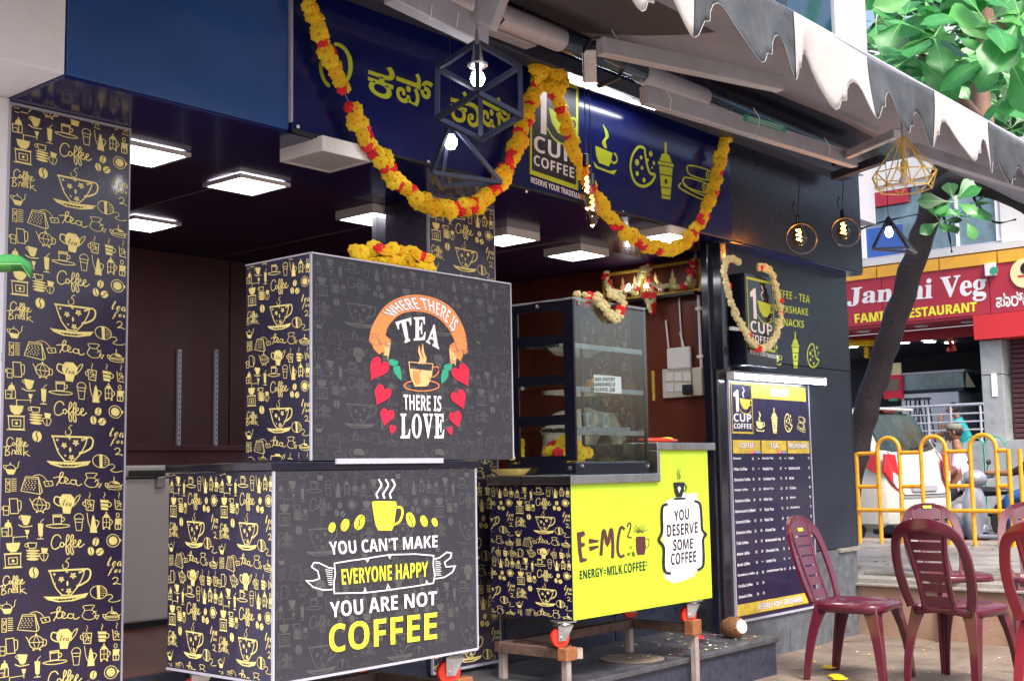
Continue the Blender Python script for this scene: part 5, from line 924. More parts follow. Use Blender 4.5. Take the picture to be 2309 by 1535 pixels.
for i in range(90):
    x, y = rnd.uniform(8.6, 12.1), rnd.uniform(1.5, 5.8); s = rnd.uniform(.012, .035); a = rnd.uniform(0, 6); m_ = rnd.choice(('bark_light', 'paving', 'riser', 'leaf_bit', 'p_grey'))
    p = [Vector((x+s*math.cos(a+q)*(1+.8*(q in (0, 3))), y+s*math.sin(a+q), (.381 if x > 8.62 else .41)+rnd.uniform(.001, .008))) for q in (0, 1.5, 3, 4.6)]; b.add(p, [(0, 1, 2, 3)], m_)
b.build('fallen_petals', None, kind='stuff')
for i, (px, py) in enumerate(((1870, 1508), (1885, 1528), (1893, 1534))):
    p = PZ(px, py, .01); o = bpy.data.objects.new('marigold', MG[0]); COL.objects.link(o); o.location = p+Vector((0, 0, .014)); o.scale = (1.2, 1.2, .5); tag(o, ['yellow flower head lying on the paving between the chair legs', 'broken yellow flower nearest the camera on the paving', 'broken yellow flower scrap just right of the others on the paving'][i], 'flower')
# ------------------------------------------------------------------ plastic chairs
def make_chair(m='maroon'):
    t = thing('plastic_chair', 'x', 'chair', (0, 0, 0), group='maroon plastic chairs on the paving')
    w_, d_ = .205, .20; N = 14; b = MB(); SZ = .425
    def sq(a, b2):
        l = max(abs(a), abs(b2)); 
        if l < 1e-6: return 0, 0
        r = (abs(a)**4+abs(b2)**4)**.25; return a*l/r, b2*l/r
    for i in range(N+1):
        for j in range(N+1):
            a, c_ = sq(i/N*2-1, j/N*2-1); r = max(abs(i/N*2-1), abs(j/N*2-1)); ww = w_*(1-.07*(c_+1)/2)
            b.v.append((a*ww, c_*d_, SZ-.022*(1-r**3)+.012*(r > .99)*-1 + .004*math.sin(r*9)+(-.012 if c_ < -.9 else 0)))
    b.mi(m)
    for i in range(N):
        for j in range(N): k = i*(N+1)+j; b.f.append((k, k+1, k+N+2, k+N+1)); b.m.append(0)
    rim = [sq(math.cos(q)*1.42, math.sin(q)*1.42) for q in [2*math.pi*k/40 for k in range(40)]]
    R_ = []
    for k in range(40):
        q = 2*math.pi*k/40; cx_, cy_ = math.cos(q), math.sin(q); s_ = 1/(abs(cx_)**4+abs(cy_)**4)**.25; R_.append((cx_*s_, cy_*s_))
    n0 = len(b.v)
    for rr, z in ((1., SZ-.006), (1.03, SZ-.018), (1.035, SZ-.055)):
        for a, c_ in R_: b.v.append((a*w_*(1-.07*(c_+1)/2)*rr, c_*d_*rr, z-(.0 if z > SZ-.03 else .018*max(0, 1-abs(abs(a)-.0)*1.1))*-1))
    for i in range(2):
        for k in range(40): l = (k+1) % 40; b.f.append((n0+i*40+k, n0+i*40+l, n0+i*40+40+l, n0+i*40+40+k)); b.m.append(0)
    b.build('seat', t, smooth='auto', solid=.005)
    for sx in (-1, 1):
        for sy in (-1, 1):
            g = MB(); P0 = Vector((sx*.178, sy*.172, SZ-.012)); P1 = Vector((sx*(.222 if sy < 0 else .205), sy*(.225 if sy < 0 else .245), 0))
            prof = []; K = 7
            for k in range(K):
                u = k/(K-1); c_ = P0.lerp(P1, u)+Vector((sx*.012*math.sin(u*3.14), sy*.010*math.sin(u*3.14), 0)); h = .041*(1-u)+.024*u+(.020*(1-u)**6); th = .014
                A = Vector((-sx, 0, 0)); B = Vector((0, -sy, 0)); prof += [c_+A*h*1.5, c_, c_+B*h*1.5, c_+B*h*1.5+A*th, c_+A*th+B*th, c_+A*h*1.5+B*th]
            g.v = [tuple(v) for v in prof]; g.mi(m)
            for k in range(K-1):
                for q in range(6): l = (q+1) % 6; g.f.append((k*6+q, k*6+l, k*6+6+l, k*6+6+q)); g.m.append(0)
            g.f += [tuple(range(6)), tuple(range(K*6-1, K*6-7, -1))]; g.m += [0, 0]; g.build('leg', t, smooth='auto', bevel=.003)
    by = lambda z: .185 + max(0, z-.42)*.26 + .02*math.sin((z-.42)*5)
    # outer loop of the back as a flat ribbon
    loop = [(-.190, .405), (-.212, .50), (-.222, .60), (-.216, .70), (-.190, .79), (-.13, .850), (-.05, .876), (0, .880)]; loop = catmull(loop, False, 4); full = loop + [(-x, z) for x, z in loop[::-1][1:]]; g = MB(); g.mi(m); vs = []
    for i, (x, z) in enumerate(full):
        a = full[max(i-1, 0)]; c_ = full[min(i+1, len(full)-1)]; dx, dz = c_[0]-a[0], c_[1]-a[1]; l = math.hypot(dx, dz); nx_, nz_ = dz/l, -dx/l; wd = .049+.018*max(0, (z-.78)/.1)
        y = by(z); curve = -.035*(1-(x/.22)**2); 
        for o_, dy in ((0, -.010), (0, .010), (wd*.5, .016), (wd, .010), (wd, -.004), (wd*.5, -.008)): g.v.append((x+nx_*o_, y+curve*-1*.8+dy, z+nz_*o_))
    n = len(full)
    for i in range(n-1):
        for q in range(6): l = (q+1) % 6; g.f.append((i*6+q, i*6+l, i*6+6+l, i*6+6+q)); g.m.append(0)
    g.f += [tuple(range(6)), tuple(range(n*6-1, n*6-7, -1))]; g.m += [0, 0]; g.build('back_frame', t, smooth='auto')
    hwf = lambda z: .072+.036*(max(0, z-.44)/.38)**1.5*1.2 + .012*(1-(z-.44)/.38)**2; yc = lambda x, z: by(z)+.028*(1-(x/.22)**2)
    for sx in (-1, 1):
        g = MB(); g.mi(m); K = 12
        for k in range(K+1):
            z = .405+(.845-.405)*k/K; x = sx*hwf(min(z, .82)); 
            for dx, dy in ((-.011, -.006), (.011, -.006), (.013, .004), (0, .010), (-.013, .004)): g.v.append((x+dx, yc(x, z)+dy, z))
        for k in range(K):
            for q in range(5): l = (q+1) % 5; g.f.append((k*5+q, k*5+l, k*5+5+l, k*5+5+q)); g.m.append(0)
        g.build('back_rib', t, smooth='auto')
    zs = [(.425, .475)] + [(.496+i*.0545, .496+i*.0545+.0445) for i in range(5)] + [(.768, .850)]
    for z0, z1 in zs:
        g = MB(); g.mi(m); K = 8
        for k in range(K+1):
            for z in (z0, z1):
                x = (k/K*2-1)*hwf(min(z, .82)); y = yc(x, z); g.v += [(x, y-.003, z), (x, y+.003, z)]
        for k in range(K): q = k*4; g.f += [(q, q+4, q+6, q+2), (q+1, q+3, q+7, q+5), (q, q+1, q+5, q+4), (q+2, q+6, q+7, q+3)]; g.m += [0]*4
        g.build('slat', t, smooth='auto')
    for z0, z1 in ((.470, .775),):                     # small webs closing the ends of the slots
        for sx in (-1, 1):
            g = MB(); g.mi(m); K = 8
            for k in range(K+1):
                z = z0+(z1-z0)*k/K; x0 = sx*hwf(z); x1 = sx*(hwf(z)-.022)
                for x in (x0, x1): g.v += [(x, yc(x, z)-.0022, z), (x, yc(x, z)+.0022, z)]
            for k in range(K): q = k*4; g.f += [(q, q+2, q+6, q+4), (q+1, q+5, q+7, q+3), (q+2, q+3, q+7, q+6)]; g.m += [0]*3
            g.build('back_web', t)
    return t
ch0 = make_chair(); ch0.location = (0, 0, -5)
def chair(px, py, rot, label, red=False, s=1.):
    p = PZ(px, py, 0); t = copy_thing(ch0, (p.x, p.y, .008), math.radians(rot), label, scale=(s, s, s))
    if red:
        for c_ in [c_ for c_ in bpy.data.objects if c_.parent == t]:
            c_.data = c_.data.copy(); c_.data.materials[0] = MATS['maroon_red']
    return t
chA = chair(1942, 1532, 3, 'maroon plastic chair standing alone before the menu board, seat towards the right', s=.985)
chB = chair(2172, 1545, 84, 'maroon plastic chair nearest the middle, its slatted back turned to the camera', s=.985)
chC = chair(2160, 1438, -40, 'maroon plastic chair with a yellow sticker, behind the chair that shows its back', s=.99)
chD = chair(2362, 1452, -62, 'glossy maroon chair at the right edge, farther of the two cut by the frame')
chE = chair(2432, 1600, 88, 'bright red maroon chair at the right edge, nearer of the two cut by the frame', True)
for c_ in [c_ for c_ in bpy.data.objects if c_.parent == ch0] + [ch0]: bpy.data.objects.remove(c_)
for ch, y, z in ((chC, .328, .853), (chA, .321, .80)):
    s_ = MB().box(-.032, .032, -.001, .001, -.009, .009, 'p_yellow').build('sticker', None); s_.parent = ch; s_.location = (0, y, z); s_.rotation_euler = (-.26, 0, 0)
# ------------------------------------------------------------------ yellow railing
XRL = 11.6; t = thing('yellow_railing', 'yellow tubular railing with arched loops along the raised pavement kerb', 'railing', (XRL, 5, .38)); r_ = .0205
posts = {n_: PX(n_, 1050, XRL).y for n_ in (1932, 1980, 2029, 2078, 2134, 2189, 2248, 2276)}
ztop = lambda a: PX(a, 1018, XRL).z
ZT = PX(2050, 1020, XRL).z; ZM = PX(2050, 1096, XRL).z; ZBt = PX(2050, 1150, XRL).z; ZA = PX(2055, 985, XRL).z
def tb(pts, name): MB().tube(pts, r_, 'rail_yellow', 10).build(name, t, smooth='auto')
V3 = lambda y, z: Vector((XRL, y, z))
for a, b2 in ((1980, 2029), (2078, 2134), (2189, 2248)):
    ya_, yb_ = posts[a], posts[b2]; rr = (ya_-yb_)/2; pts = [V3(ya_, .38)]+[V3((ya_+yb_)/2+rr*math.cos(math.pi*k/10), ZA-rr+rr*math.sin(math.pi*k/10)) for k in range(11)]+[V3(yb_, .38)]; tb(pts, 'arched_loop')
for a in (1932, 2276): tb([V3(posts[a], .38), V3(posts[a], ZT+.01)], 'end_post')
MB().tube([V3(posts[2276]-.1, .38), V3(posts[2276]-.1, ZT+.01)], r_, 'rail_yellow', 10).build('end_post', t)
for a, b2 in ((1932, 1980), (2029, 2078), (2134, 2189), (2248, 2276)):
    for z in (ZT, ZM): tb([V3(posts[a]-.02, z), V3(posts[b2]+.02, z)], 'cross_bar')
tb([Vector((XRL-.02, posts[1932], ZBt)), Vector((XRL-.02, posts[2276], ZBt))], 'bottom_rail')
# ------------------------------------------------------------------ hatchback car
def car():
    RX, RY, Lc, Wc, z0 = 12.80, 5.74, 3.75, 1.66, .17
    t = thing('hatchback_car', 'white hatchback car parked beyond the yellow railing, seen from its rear corner', 'car', (RX, RY, z0))
    # stations from rear: y offset, half width low, belt z, half width at belt, top z, half width top, bottom z
    st_ = [(-.06, .66, .58, .66, .60, .64, .34), (.0, .78, .72, .76, .74, .72, .26), (.05, .81, .92, .79, .94, .74, .24), (.11, .83, .98, .80, 1.02, .74, .24), (.34, .83, .97, .79, 1.40, .60, .24), (.52, .83, .96, .79, 1.46, .57, .24), (1.2, .83, .95, .80, 1.50, .57, .24), (1.9, .83, .93, .80, 1.46, .57, .24), (2.35, .83, .92, .80, 1.26, .60, .24), (2.75, .83, .90, .79, .96, .72, .24), (3.2, .82, .84, .77, .88, .66, .24), (3.6, .76, .70, .70, .74, .55, .24), (3.72, .6, .55, .55, .57, .5, .32)]
    b = MB(); b.mi('car_white'); n = len(st_); rings = []
    for y, wl_, bz, wb, tz, wt, bo in st_:
        half = [(wl_*.9, bo), (wl_, bo+.08), (wl_*1.01, (bo+bz)/2), (wb, bz), ((wb+wt)/2+.015, (bz+tz)/2), (wt, tz-.03), (wt*.7, tz)]
        ring = [(x, z) for x, z in half] + [(-x, z) for x, z in half[::-1]]; rings.append([(RX+Wc/2+x, RY+y, z0+z-.02) for x, z in ring])
    m_ = len(rings[0])
    for rg in rings: b.v += rg
    for i in range(n-1):
        for q in range(m_-1): b.f.append((i*m_+q, i*m_+q+1, (i+1)*m_+q+1, (i+1)*m_+q)); b.m.append(0)
    b.f += [tuple(range(m_)), tuple(range(n*m_-1, n*m_-m_-1, -1))]; b.m += [0, 0]
    b.build('body', t, smooth='auto', bevel=.01)
    cx_ = RX+Wc/2; Q = lambda x, y, z: Vector((cx_+x, RY+y, z0+z))
    def panel(name, pts, m, th=.012, **k):
        a, b2, c_ = pts[0], pts[1], pts[2]; nrm = (b2-a).cross(c_-a).normalized(); return MB().poly_prism([p+nrm*.004 for p in pts], nrm*th, m).build(name, t, **k)
    gl = [Q(x, y-.012, z) for x, y, z in ((-.66, .135, 1.03), (-.58, .33, 1.36), (-.46, .36, 1.395), (.46, .36, 1.395), (.58, .33, 1.36), (.66, .135, 1.03), (.4, .115, 1.0), (-.4, .115, 1.0))]
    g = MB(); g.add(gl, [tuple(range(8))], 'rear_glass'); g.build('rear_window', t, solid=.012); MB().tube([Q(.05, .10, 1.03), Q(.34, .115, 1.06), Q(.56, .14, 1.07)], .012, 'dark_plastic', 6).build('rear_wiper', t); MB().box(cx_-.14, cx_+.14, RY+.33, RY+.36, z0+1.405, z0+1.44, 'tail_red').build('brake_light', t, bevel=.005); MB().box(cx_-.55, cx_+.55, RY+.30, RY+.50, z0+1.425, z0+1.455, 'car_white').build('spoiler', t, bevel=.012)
    for sx in (-1, 1): MB().tube([Q(sx*.60, .07, 1.0), Q(sx*.575, -.01, .90), Q(sx*.53, -.045, .74), Q(sx*.54, -.068, .60), Q(sx*.50, -.075, .57)], .006, 'p_dark', 5).build('hatch_seam', t)
    MB().tube([Q(-.50, -.075, .57), Q(.50, -.075, .57)], .006, 'p_dark', 5).build('hatch_seam', t); MB().box(cx_-.30, cx_+.30, RY-.078, RY-.04, z0+.60, z0+.66, 'p_grey').build('hatch_trim', t, bevel=.006)
    for sx in (-1, 1):
        tl = MB(); tl.poly_prism([Q(sx*.80, .02, .98), Q(sx*.60, -.005, .97), Q(sx*.56, -.02, .74), Q(sx*.58, -.03, .60), Q(sx*.72, -.015, .70), Q(sx*.83, .02, .80)], (0, -.028, 0), 'tail_red'); tl.poly_prism([Q(sx*.835, .04, .98), Q(sx*.845, .30, .95), Q(sx*.85, .20, .84), Q(sx*.85, .03, .76)], (sx*.012, 0, 0), 'tail_red'); q = tl.build('tail_light', t, bevel=.006); MB().poly_prism([Q(sx*.59, -.04, .76), Q(sx*.70, -.038, .80), Q(sx*.70, -.038, .70), Q(sx*.60, -.045, .62)], (0, -.008, 0), 'white_plastic').build('reverse_lamp', q)
        sw_ = [Q(sx*.806, .62, 1.0), Q(sx*.70, .55, 1.32), Q(sx*.655, .62, 1.38), Q(sx*.655, 1.25, 1.39), Q(sx*.805, 1.25, .98)]; MB().add(sw_, [tuple(range(5))], 'car_glass').build('side_window', t, solid=.01)
        sw_ = [Q(sx*.806, 1.31, .98), Q(sx*.655, 1.31, 1.39), Q(sx*.66, 1.85, 1.36), Q(sx*.70, 2.2, 1.22), Q(sx*.80, 2.45, .96)]; MB().add(sw_, [tuple(range(5))], 'car_glass').build('side_window', t, solid=.01)
        for yy in (.62, 3.0):
            c_ = Q(sx*.78, yy, .295); A = Vector((sx, 0, 0)); MB().lathe([(.0, .03), (.34, .035), (.345, .0)], 'dark_plastic', c_, A, 28).build('wheel_arch', t); w_ = MB().lathe([(.19, .05), (.27, .062), (.295, .045), (.30, -.05), (.2, -.06)], 'tyre', c_, A, 28).build('tyre', t, smooth='auto'); MB().lathe([(.0, .048), (.195, .052), (.2, .04)], 'black', c_, A, 24).build('wheel_disc', w_)
            for k in range(5):
                a_ = k*1.2566+.4; d1 = Vector((0, math.cos(a_), math.sin(a_))); MB().beam(c_+A*.058+d1*.02, c_+A*.058+d1*.19, .05, .012, 'alu', up=A).build('wheel_spoke', w_)
            MB().tube([c_+A*.056+Vector((0, .19*math.cos(k*.3142), .19*math.sin(k*.3142))) for k in range(20)], .012, 'alu', 6, closed=True).build('wheel_rim', w_)
    MB().box(cx_-.26, cx_+.26, RY-.085, RY-.070, z0+.38, z0+.50, 'p_white').build('number_plate', t, bevel=.004); pr = PR()
    pr.T('KA 05 MX', (.12, .12, .88, .45), 'p_dark'); pr.T('7314', (.3, .55, .75, .90), 'p_dark'); pr.build('plate_print', bpy.data.objects['number_plate'], lambda u, v, l: Vector((cx_-.26+u*.52, RY-.0865-l*.0002, z0+.50-v*.12)))
    MB().box(cx_-.62, cx_+.62, RY-.075, RY-.05, z0+.545, z0+.555, 'p_grey').build('bumper_seam', t); MB().box(cx_-.78, cx_+.78, RY-.07, RY+.2, z0+.20, z0+.30, 'dark_plastic').build('lower_bumper', t, bevel=.02)
    pts = [Q(-.845, .74+.13*math.cos(k*.785+.39), .66+.13*math.sin(k*.785+.39)) for k in range(8)]; MB().tube(pts, .004, 'p_grey', 4, closed=True).build('fuel_flap', t)
    t.rotation_euler = (0, 0, math.radians(-6)); t.scale = (.90, 1, 1.12)
car()
# ------------------------------------------------------------------ people
def skin_person(name, label, loc, J, edges, root, parent_kids=None, cat='person', rot=0):
    t = thing(name, label, cat, loc); keys = list(J); me = bpy.data.meshes.new('skeleton'); me.from_pydata([J[k][0] for k in keys], [(keys.index(a), keys.index(b2)) for a, b2 in edges], [])
    o = bpy.data.objects.new('skeleton', me); COL.objects.link(o); o.modifiers.new('skin', 'SKIN'); sv_ = me.skin_vertices[0].data if me.skin_vertices else me.skin_vertices.new().data
    for i, k in enumerate(keys): r = J[k][1]; sv_[i].radius = r if isinstance(r, tuple) else (r, r); sv_[i].use_root = (k == root)
    s_ = o.modifiers.new('sub', 'SUBSURF'); s_.levels = 2; s_.render_levels = 2; bpy.context.view_layer.update()
    m2 = bpy.data.meshes.new_from_object(o.evaluated_get(bpy.context.evaluated_depsgraph_get())); bpy.data.objects.remove(o); bpy.data.meshes.remove(me)
    segs = []
    for a, b2 in edges: segs.append((Vector(J[a][0]), Vector(J[b2][0]), J[b2][2]))
    mn = []; idx = []
    for p in m2.polygons:
        c_ = p.center; best = None
        for a, b2, m_ in segs:
            d = b2-a; u = max(0, min(1, (c_-a).dot(d)/max(1e-9, d.length_squared))); D_ = (c_-(a+d*u)).length
            if best is None or D_ < best[0]: best = (D_, m_)
        if best[1] not in mn: mn.append(best[1])
        idx.append(mn.index(best[1]))
    m2.materials.clear()
    for m_ in mn: m2.materials.append(MATS[m_])
    m2.polygons.foreach_set('material_index', idx); m2.polygons.foreach_set('use_smooth', [True]*len(m2.polygons)); m2.name = 'body'
    ob = bpy.data.objects.new('body', m2); COL.objects.link(ob); ob.parent = t; ob.rotation_euler = (0, 0, rot)
    t.rotation_euler = (0, 0, 0); return t, ob
def head_parts(t, c_, f, rot, cap=None, hair=True, r=.092, hm='hair'):
    """c_ local head centre, faces local +Y (before rot)"""
    M = Matrix.Rotation(rot, 4, 'Z'); P_ = lambda x, y, z: M @ (Vector(c_)+Vector((x, y, z)))
    def bld(name, b): o = b.build(name, None, smooth=True); o.parent = t; return o
    b = MB(); b.ball(M @ Vector(c_), r*.80, r*1.0, r*1.22, 'skin', 16, 12, M.to_3x3()); b.ball(P_(0, r*.98, -r*.12), r*.16, r*.22, r*.26, 'skin', 8, 6, M.to_3x3())
    for s in (-1, 1): b.ball(P_(s*r*.82, -.005, -r*.05), r*.12, r*.2, r*.30, 'skin', 8, 6, M.to_3x3()); b.ball(P_(s*r*.33, r*.86, r*.14), r*.13, r*.09, r*.07, 'p_white', 8, 5, M.to_3x3()); b.ball(P_(s*r*.33, r*.93, r*.14), r*.06, r*.05, r*.06, 'hair', 6, 4, M.to_3x3()); b.ball(P_(s*r*.35, r*.86, r*.34), r*.22, r*.08, r*.04, 'hair', 8, 4, M.to_3x3())
    b.ball(P_(0, r*.88, -r*.55), r*.28, r*.08, r*.07, 'p_brown', 8, 5, M.to_3x3()); bld('head', b)
    if hair: b = MB(); b.ball(P_(0, -r*.16, r*.22), r*.90, r*1.0, r*1.12, hm, 14, 10, M.to_3x3()); bld('hair', b)
    if cap: b = MB(); b.ball(P_(0, -.005, r*.62), r*.98, r*1.12, r*.66, cap, 16, 8, M.to_3x3()); b.ball(P_(0, r*1.25, r*.42), r*.66, r*.72, r*.07, cap, 14, 5, M.to_3x3()); bld('cap', b)
# man on the phone, facing +Y, seated
J = {'pelvis': ((0, 0, .62), (.15, .13), 'trousers'), 'waist': ((0, 0, .78), (.175, .15), 'pink_shirt'), 'chest': ((0, .0, 1.0), (.18, .13), 'pink_shirt'), 'necka': ((0, 0, 1.13), (.09, .08), 'pink_shirt'), 'neck': ((0, .02, 1.20), .052, 'skin'), 'headc': ((0, .03, 1.30), .06, 'skin'),
     'shL': ((-.18, 0, 1.08), .065, 'pink_shirt'), 'uaL': ((-.22, .03, .93), .058, 'pink_shirt'), 'elL': ((-.23, .10, .84), .044, 'skin'), 'wrL': ((-.17, .17, 1.10), .030, 'skin'), 'haL': ((-.13, .13, 1.20), .032, 'skin'),
     'shR': ((.18, 0, 1.08), .065, 'pink_shirt'), 'uaR': ((.22, -.02, .92), .058, 'pink_shirt'), 'elR': ((.23, .02, .80), .044, 'skin'), 'wrR': ((.18, .22, .72), .030, 'skin'), 'haR': ((.15, .28, .70), .032, 'skin'),
     'thL': ((-.12, .22, .60), .085, 'trousers'), 'knL': ((-.16, .42, .55), .065, 'trousers'), 'anL': ((-.17, .36, .12), .04, 'trousers'), 'toL': ((-.17, .50, .05), .035, 'hair'), 'thR': ((.12, .22, .60), .085, 'trousers'), 'knR': ((.16, .42, .55), .065, 'trousers'), 'anR': ((.17, .36, .12), .04, 'trousers'), 'toR': ((.17, .50, .05), .035, 'hair'),
     'f1': ((-.105, .115, 1.255), .010, 'skin'), 'f2': ((-.125, .105, 1.265), .010, 'skin'), 'f3': ((-.145, .10, 1.255), .010, 'skin'), 'th': ((-.10, .15, 1.235), .011, 'skin')}
ED = [('pelvis', 'waist'), ('waist', 'chest'), ('chest', 'necka'), ('necka', 'neck'), ('neck', 'headc')]
for s in 'LR': ED += [('chest', 'sh'+s), ('sh'+s, 'ua'+s), ('ua'+s, 'el'+s), ('el'+s, 'wr'+s), ('wr'+s, 'ha'+s), ('pelvis', 'th'+s), ('th'+s, 'kn'+s), ('kn'+s, 'an'+s), ('an'+s, 'to'+s)]
ED1 = ED+[('haL', 'f1'), ('haL', 'f2'), ('haL', 'f3'), ('haL', 'th')]
pm = PX(2163, 1050, 15.1); t, ob = skin_person('person', 'man in a pink shirt and camouflage cap talking on a phone by the white car', (15.1, pm.y, .17), J, ED1, 'pelvis', rot=.3)
head_parts(t, (0, .04, 1.36), None, .3, cap='cap'); b = MB(); M = Matrix.Rotation(.3, 4, 'Z'); b.box(-.115, -.103, .08, .14, 1.24, 1.36, 'dark_plastic', M); o = b.build('phone', None); o.parent = t
# motorbike under him
def two_wheeler(name, label, x, y, m, scooter, rot=0):
    t = thing(name, label, 'scooter' if scooter else 'motorbike', (x, y, .165)); X = Vector((x, y, .165)); r = .24 if scooter else .29
    for yy, nm in ((-.62, 'wheel'), (.62, 'wheel')):
        c_ = X+Vector((0, yy, r)); w_ = MB().lathe([(r*.72, -.045), (r*.93, -.045), (r, -.02), (r, .02), (r*.93, .045), (r*.72, .045)], 'tyre', c_, (1, 0, 0), 22).build(nm, t, smooth='auto'); MB().lathe([(.0, -.02), (r*.4, -.03), (r*.72, -.04), (r*.74, .04), (r*.4, .03), (0, .02)], 'alu', c_, (1, 0, 0), 18).build('rim', w_)
    if scooter:
        b = MB(); b.ball(X+Vector((0, -.36, .55)), .17, .50, .20, m, 16, 10); b.build('rear_body', t, smooth=True); b = MB(); b.ball(X+Vector((0, .52, .55)), .20, .12, .42, m, 16, 10); b.build('front_apron', t, smooth=True); boxpart('foot_board', t, x-.16, x+.16, y-.05, y+.45, .165+.24, .165+.30, m, .02); b = MB(); b.ball(X+Vector((0, -.30, .76)), .14, .42, .07, 'black', 14, 8); b.build('seat', t, smooth=True)
        b = MB(); b.ball(X+Vector((0, .50, 1.0)), .14, .13, .12, m, 14, 8); b.build('handle_cover', t, smooth=True); b = MB(); b.ball(X+Vector((0, .62, .36)), .09, .26, .12, m, 14, 8); b.build('front_fender', t, smooth=True)
    else:
        MB().tube([X+Vector((0, -.62, r)), X+Vector((0, -.2, .40)), X+Vector((0, .2, .42)), X+Vector((0, .45, .82))], .03, 'black', 8).build('frame', t); b = MB(); b.ball(X+Vector((0, .22, .66)), .13, .26, .12, m, 14, 8); b.build('fuel_tank', t, smooth=True); b = MB(); b.ball(X+Vector((0, -.25, .64)), .13, .36, .06, 'black', 14, 8); b.build('seat', t, smooth=True); b = MB(); b.ball(X+Vector((0, .0, .36)), .13, .20, .16, 'alu', 12, 8); b.build('engine', t, smooth=True)
    MB().tube([X+Vector((0, .62, r)), X+Vector((0, .50, .98))], .025, 'alu', 8).build('fork', t); MB().tube([X+Vector((-.32, .42, 1.02)), X+Vector((0, .50, 1.0)), X+Vector((.32, .42, 1.02))], .016, 'dark_plastic', 8).build('handlebar', t)
    for s in (-1, 1): MB().tube([X+Vector((s*.2, .46, 1.02)), X+Vector((s*.26, .44, 1.18))], .006, 'dark_plastic', 6).build('mirror_stem', t); MB().ball(X+Vector((s*.27, .44, 1.21)), .06, .02, .035, 'dark_plastic', 10, 6).build('mirror', t, smooth=True)
    b = MB(); b.ball(X+Vector((0, .63 if scooter else .56, .92)), .09, .05, .07, 'white_plastic', 12, 8); b.build('headlamp', t, smooth=True); return t
two_wheeler('parked_motorbike', 'dark motorbike on which the man with the phone sits', 15.1, pm.y-.02, 'black', False)
ps = PX(2308, 1100, 13.1); two_wheeler('scooter', 'silver grey scooter passing on the road behind the yellow railing', 13.1, ps.y, 'scooter_grey', True).scale = (1, 1, .82)
J2 = dict(J); 
for k, v in {'pelvis': ((0, -.02, .80), (.16, .14), 'jeans'), 'waist': ((0, 0, .95), (.16, .13), 'hair'), 'chest': ((0, .04, 1.18), (.19, .13), 'hair'), 'necka': ((0, .06, 1.32), (.09, .08), 'hair'), 'neck': ((0, .08, 1.38), .05, 'skin'), 'headc': ((0, .09, 1.48), .06, 'skin'), 'shL': ((-.19, .05, 1.27), .065, 'hair'), 'uaL': ((-.25, .16, 1.12), .055, 'hair'), 'elL': ((-.28, .32, 1.02), .045, 'hair'), 'wrL': ((-.29, .56, 1.02), .03, 'skin'), 'haL': ((-.28, .64, 1.03), .034, 'skin'), 'shR': ((.19, .05, 1.27), .065, 'hair'), 'uaR': ((.25, .16, 1.12), .055, 'hair'), 'elR': ((.28, .32, 1.02), .045, 'hair'), 'wrR': ((.29, .56, 1.02), .03, 'skin'), 'haR': ((.28, .64, 1.03), .034, 'skin'),
          'thL': ((-.15, .22, .78), .088, 'jeans'), 'knL': ((-.20, .44, .72), .068, 'jeans'), 'anL': ((-.17, .40, .36), .042, 'jeans'), 'toL': ((-.17, .54, .31), .036, 'hair'), 'thR': ((.15, .22, .78), .088, 'jeans'), 'knR': ((.20, .44, .72), .068, 'jeans'), 'anR': ((.17, .40, .36), .042, 'jeans'), 'toR': ((.17, .54, .31), .036, 'hair')}.items(): J2[k] = v
for k in ('f1', 'f2', 'f3', 'th'): J2.pop(k)
t, ob = skin_person('person', 'scooter rider in dark jacket, blue jeans and dark helmet at the right edge', (13.1, ps.y-.28, .165), J2, ED, 'pelvis'); head_parts(t, (0, .11, 1.52), None, 0, hair=False); b = MB(); b.ball((0, .09, 1.56), .120, .145, .135, 'black_gloss', 16, 10); o = b.build('helmet', None, smooth=True); o.parent = t; t.scale = (.9, .9, .86)
# man bending behind the display case
def scaleJ(J, f): return {k: (f(Vector(v[0])), v[1], v[2]) for k, v in J.items()}
J3 = {'pelvis': ((0, 0, .95), (.15, .13), 'trousers'), 'waist': ((0, .06, 1.08), (.155, .12), 'beige_shirt'), 'chest': ((0, .25, 1.22), (.17, .12), 'beige_shirt'), 'necka': ((0, .40, 1.26), (.08, .07), 'beige_shirt'), 'neck': ((0, .46, 1.26), .05, 'skin'), 'headc': ((0, .53, 1.25), .06, 'skin'), 'shL': ((-.19, .33, 1.22), .065, 'beige_shirt'), 'uaL': ((-.24, .38, 1.08), .055, 'beige_shirt'), 'elL': ((-.25, .42, .98), .042, 'skin'), 'wrL': ((-.15, .58, .90), .028, 'skin'), 'haL': ((-.10, .64, .88), .03, 'skin'), 'shR': ((.19, .33, 1.22), .065, 'beige_shirt'), 'uaR': ((.24, .38, 1.08), .055, 'beige_shirt'), 'elR': ((.25, .42, .98), .042, 'skin'), 'wrR': ((.15, .58, .90), .028, 'skin'), 'haR': ((.10, .64, .88), .03, 'skin'),
      'thL': ((-.10, .0, .75), .085, 'trousers'), 'knL': ((-.11, .03, .50), .06, 'trousers'), 'anL': ((-.11, 0, .10), .04, 'trousers'), 'toL': ((-.11, .13, .04), .035, 'hair'), 'thR': ((.10, .0, .75), .085, 'trousers'), 'knR': ((.11, .03, .50), .06, 'trousers'), 'anR': ((.11, 0, .10), .04, 'trousers'), 'toR': ((.11, .13, .04), .035, 'hair')}
pb = PY(1275, 930, 4.75); t, ob = skin_person('person', 'worker in a beige shirt bending over behind the display case', (pb.x-.05, 4.75, FL+.02-.18), J3, ED, 'pelvis', rot=-1.3)
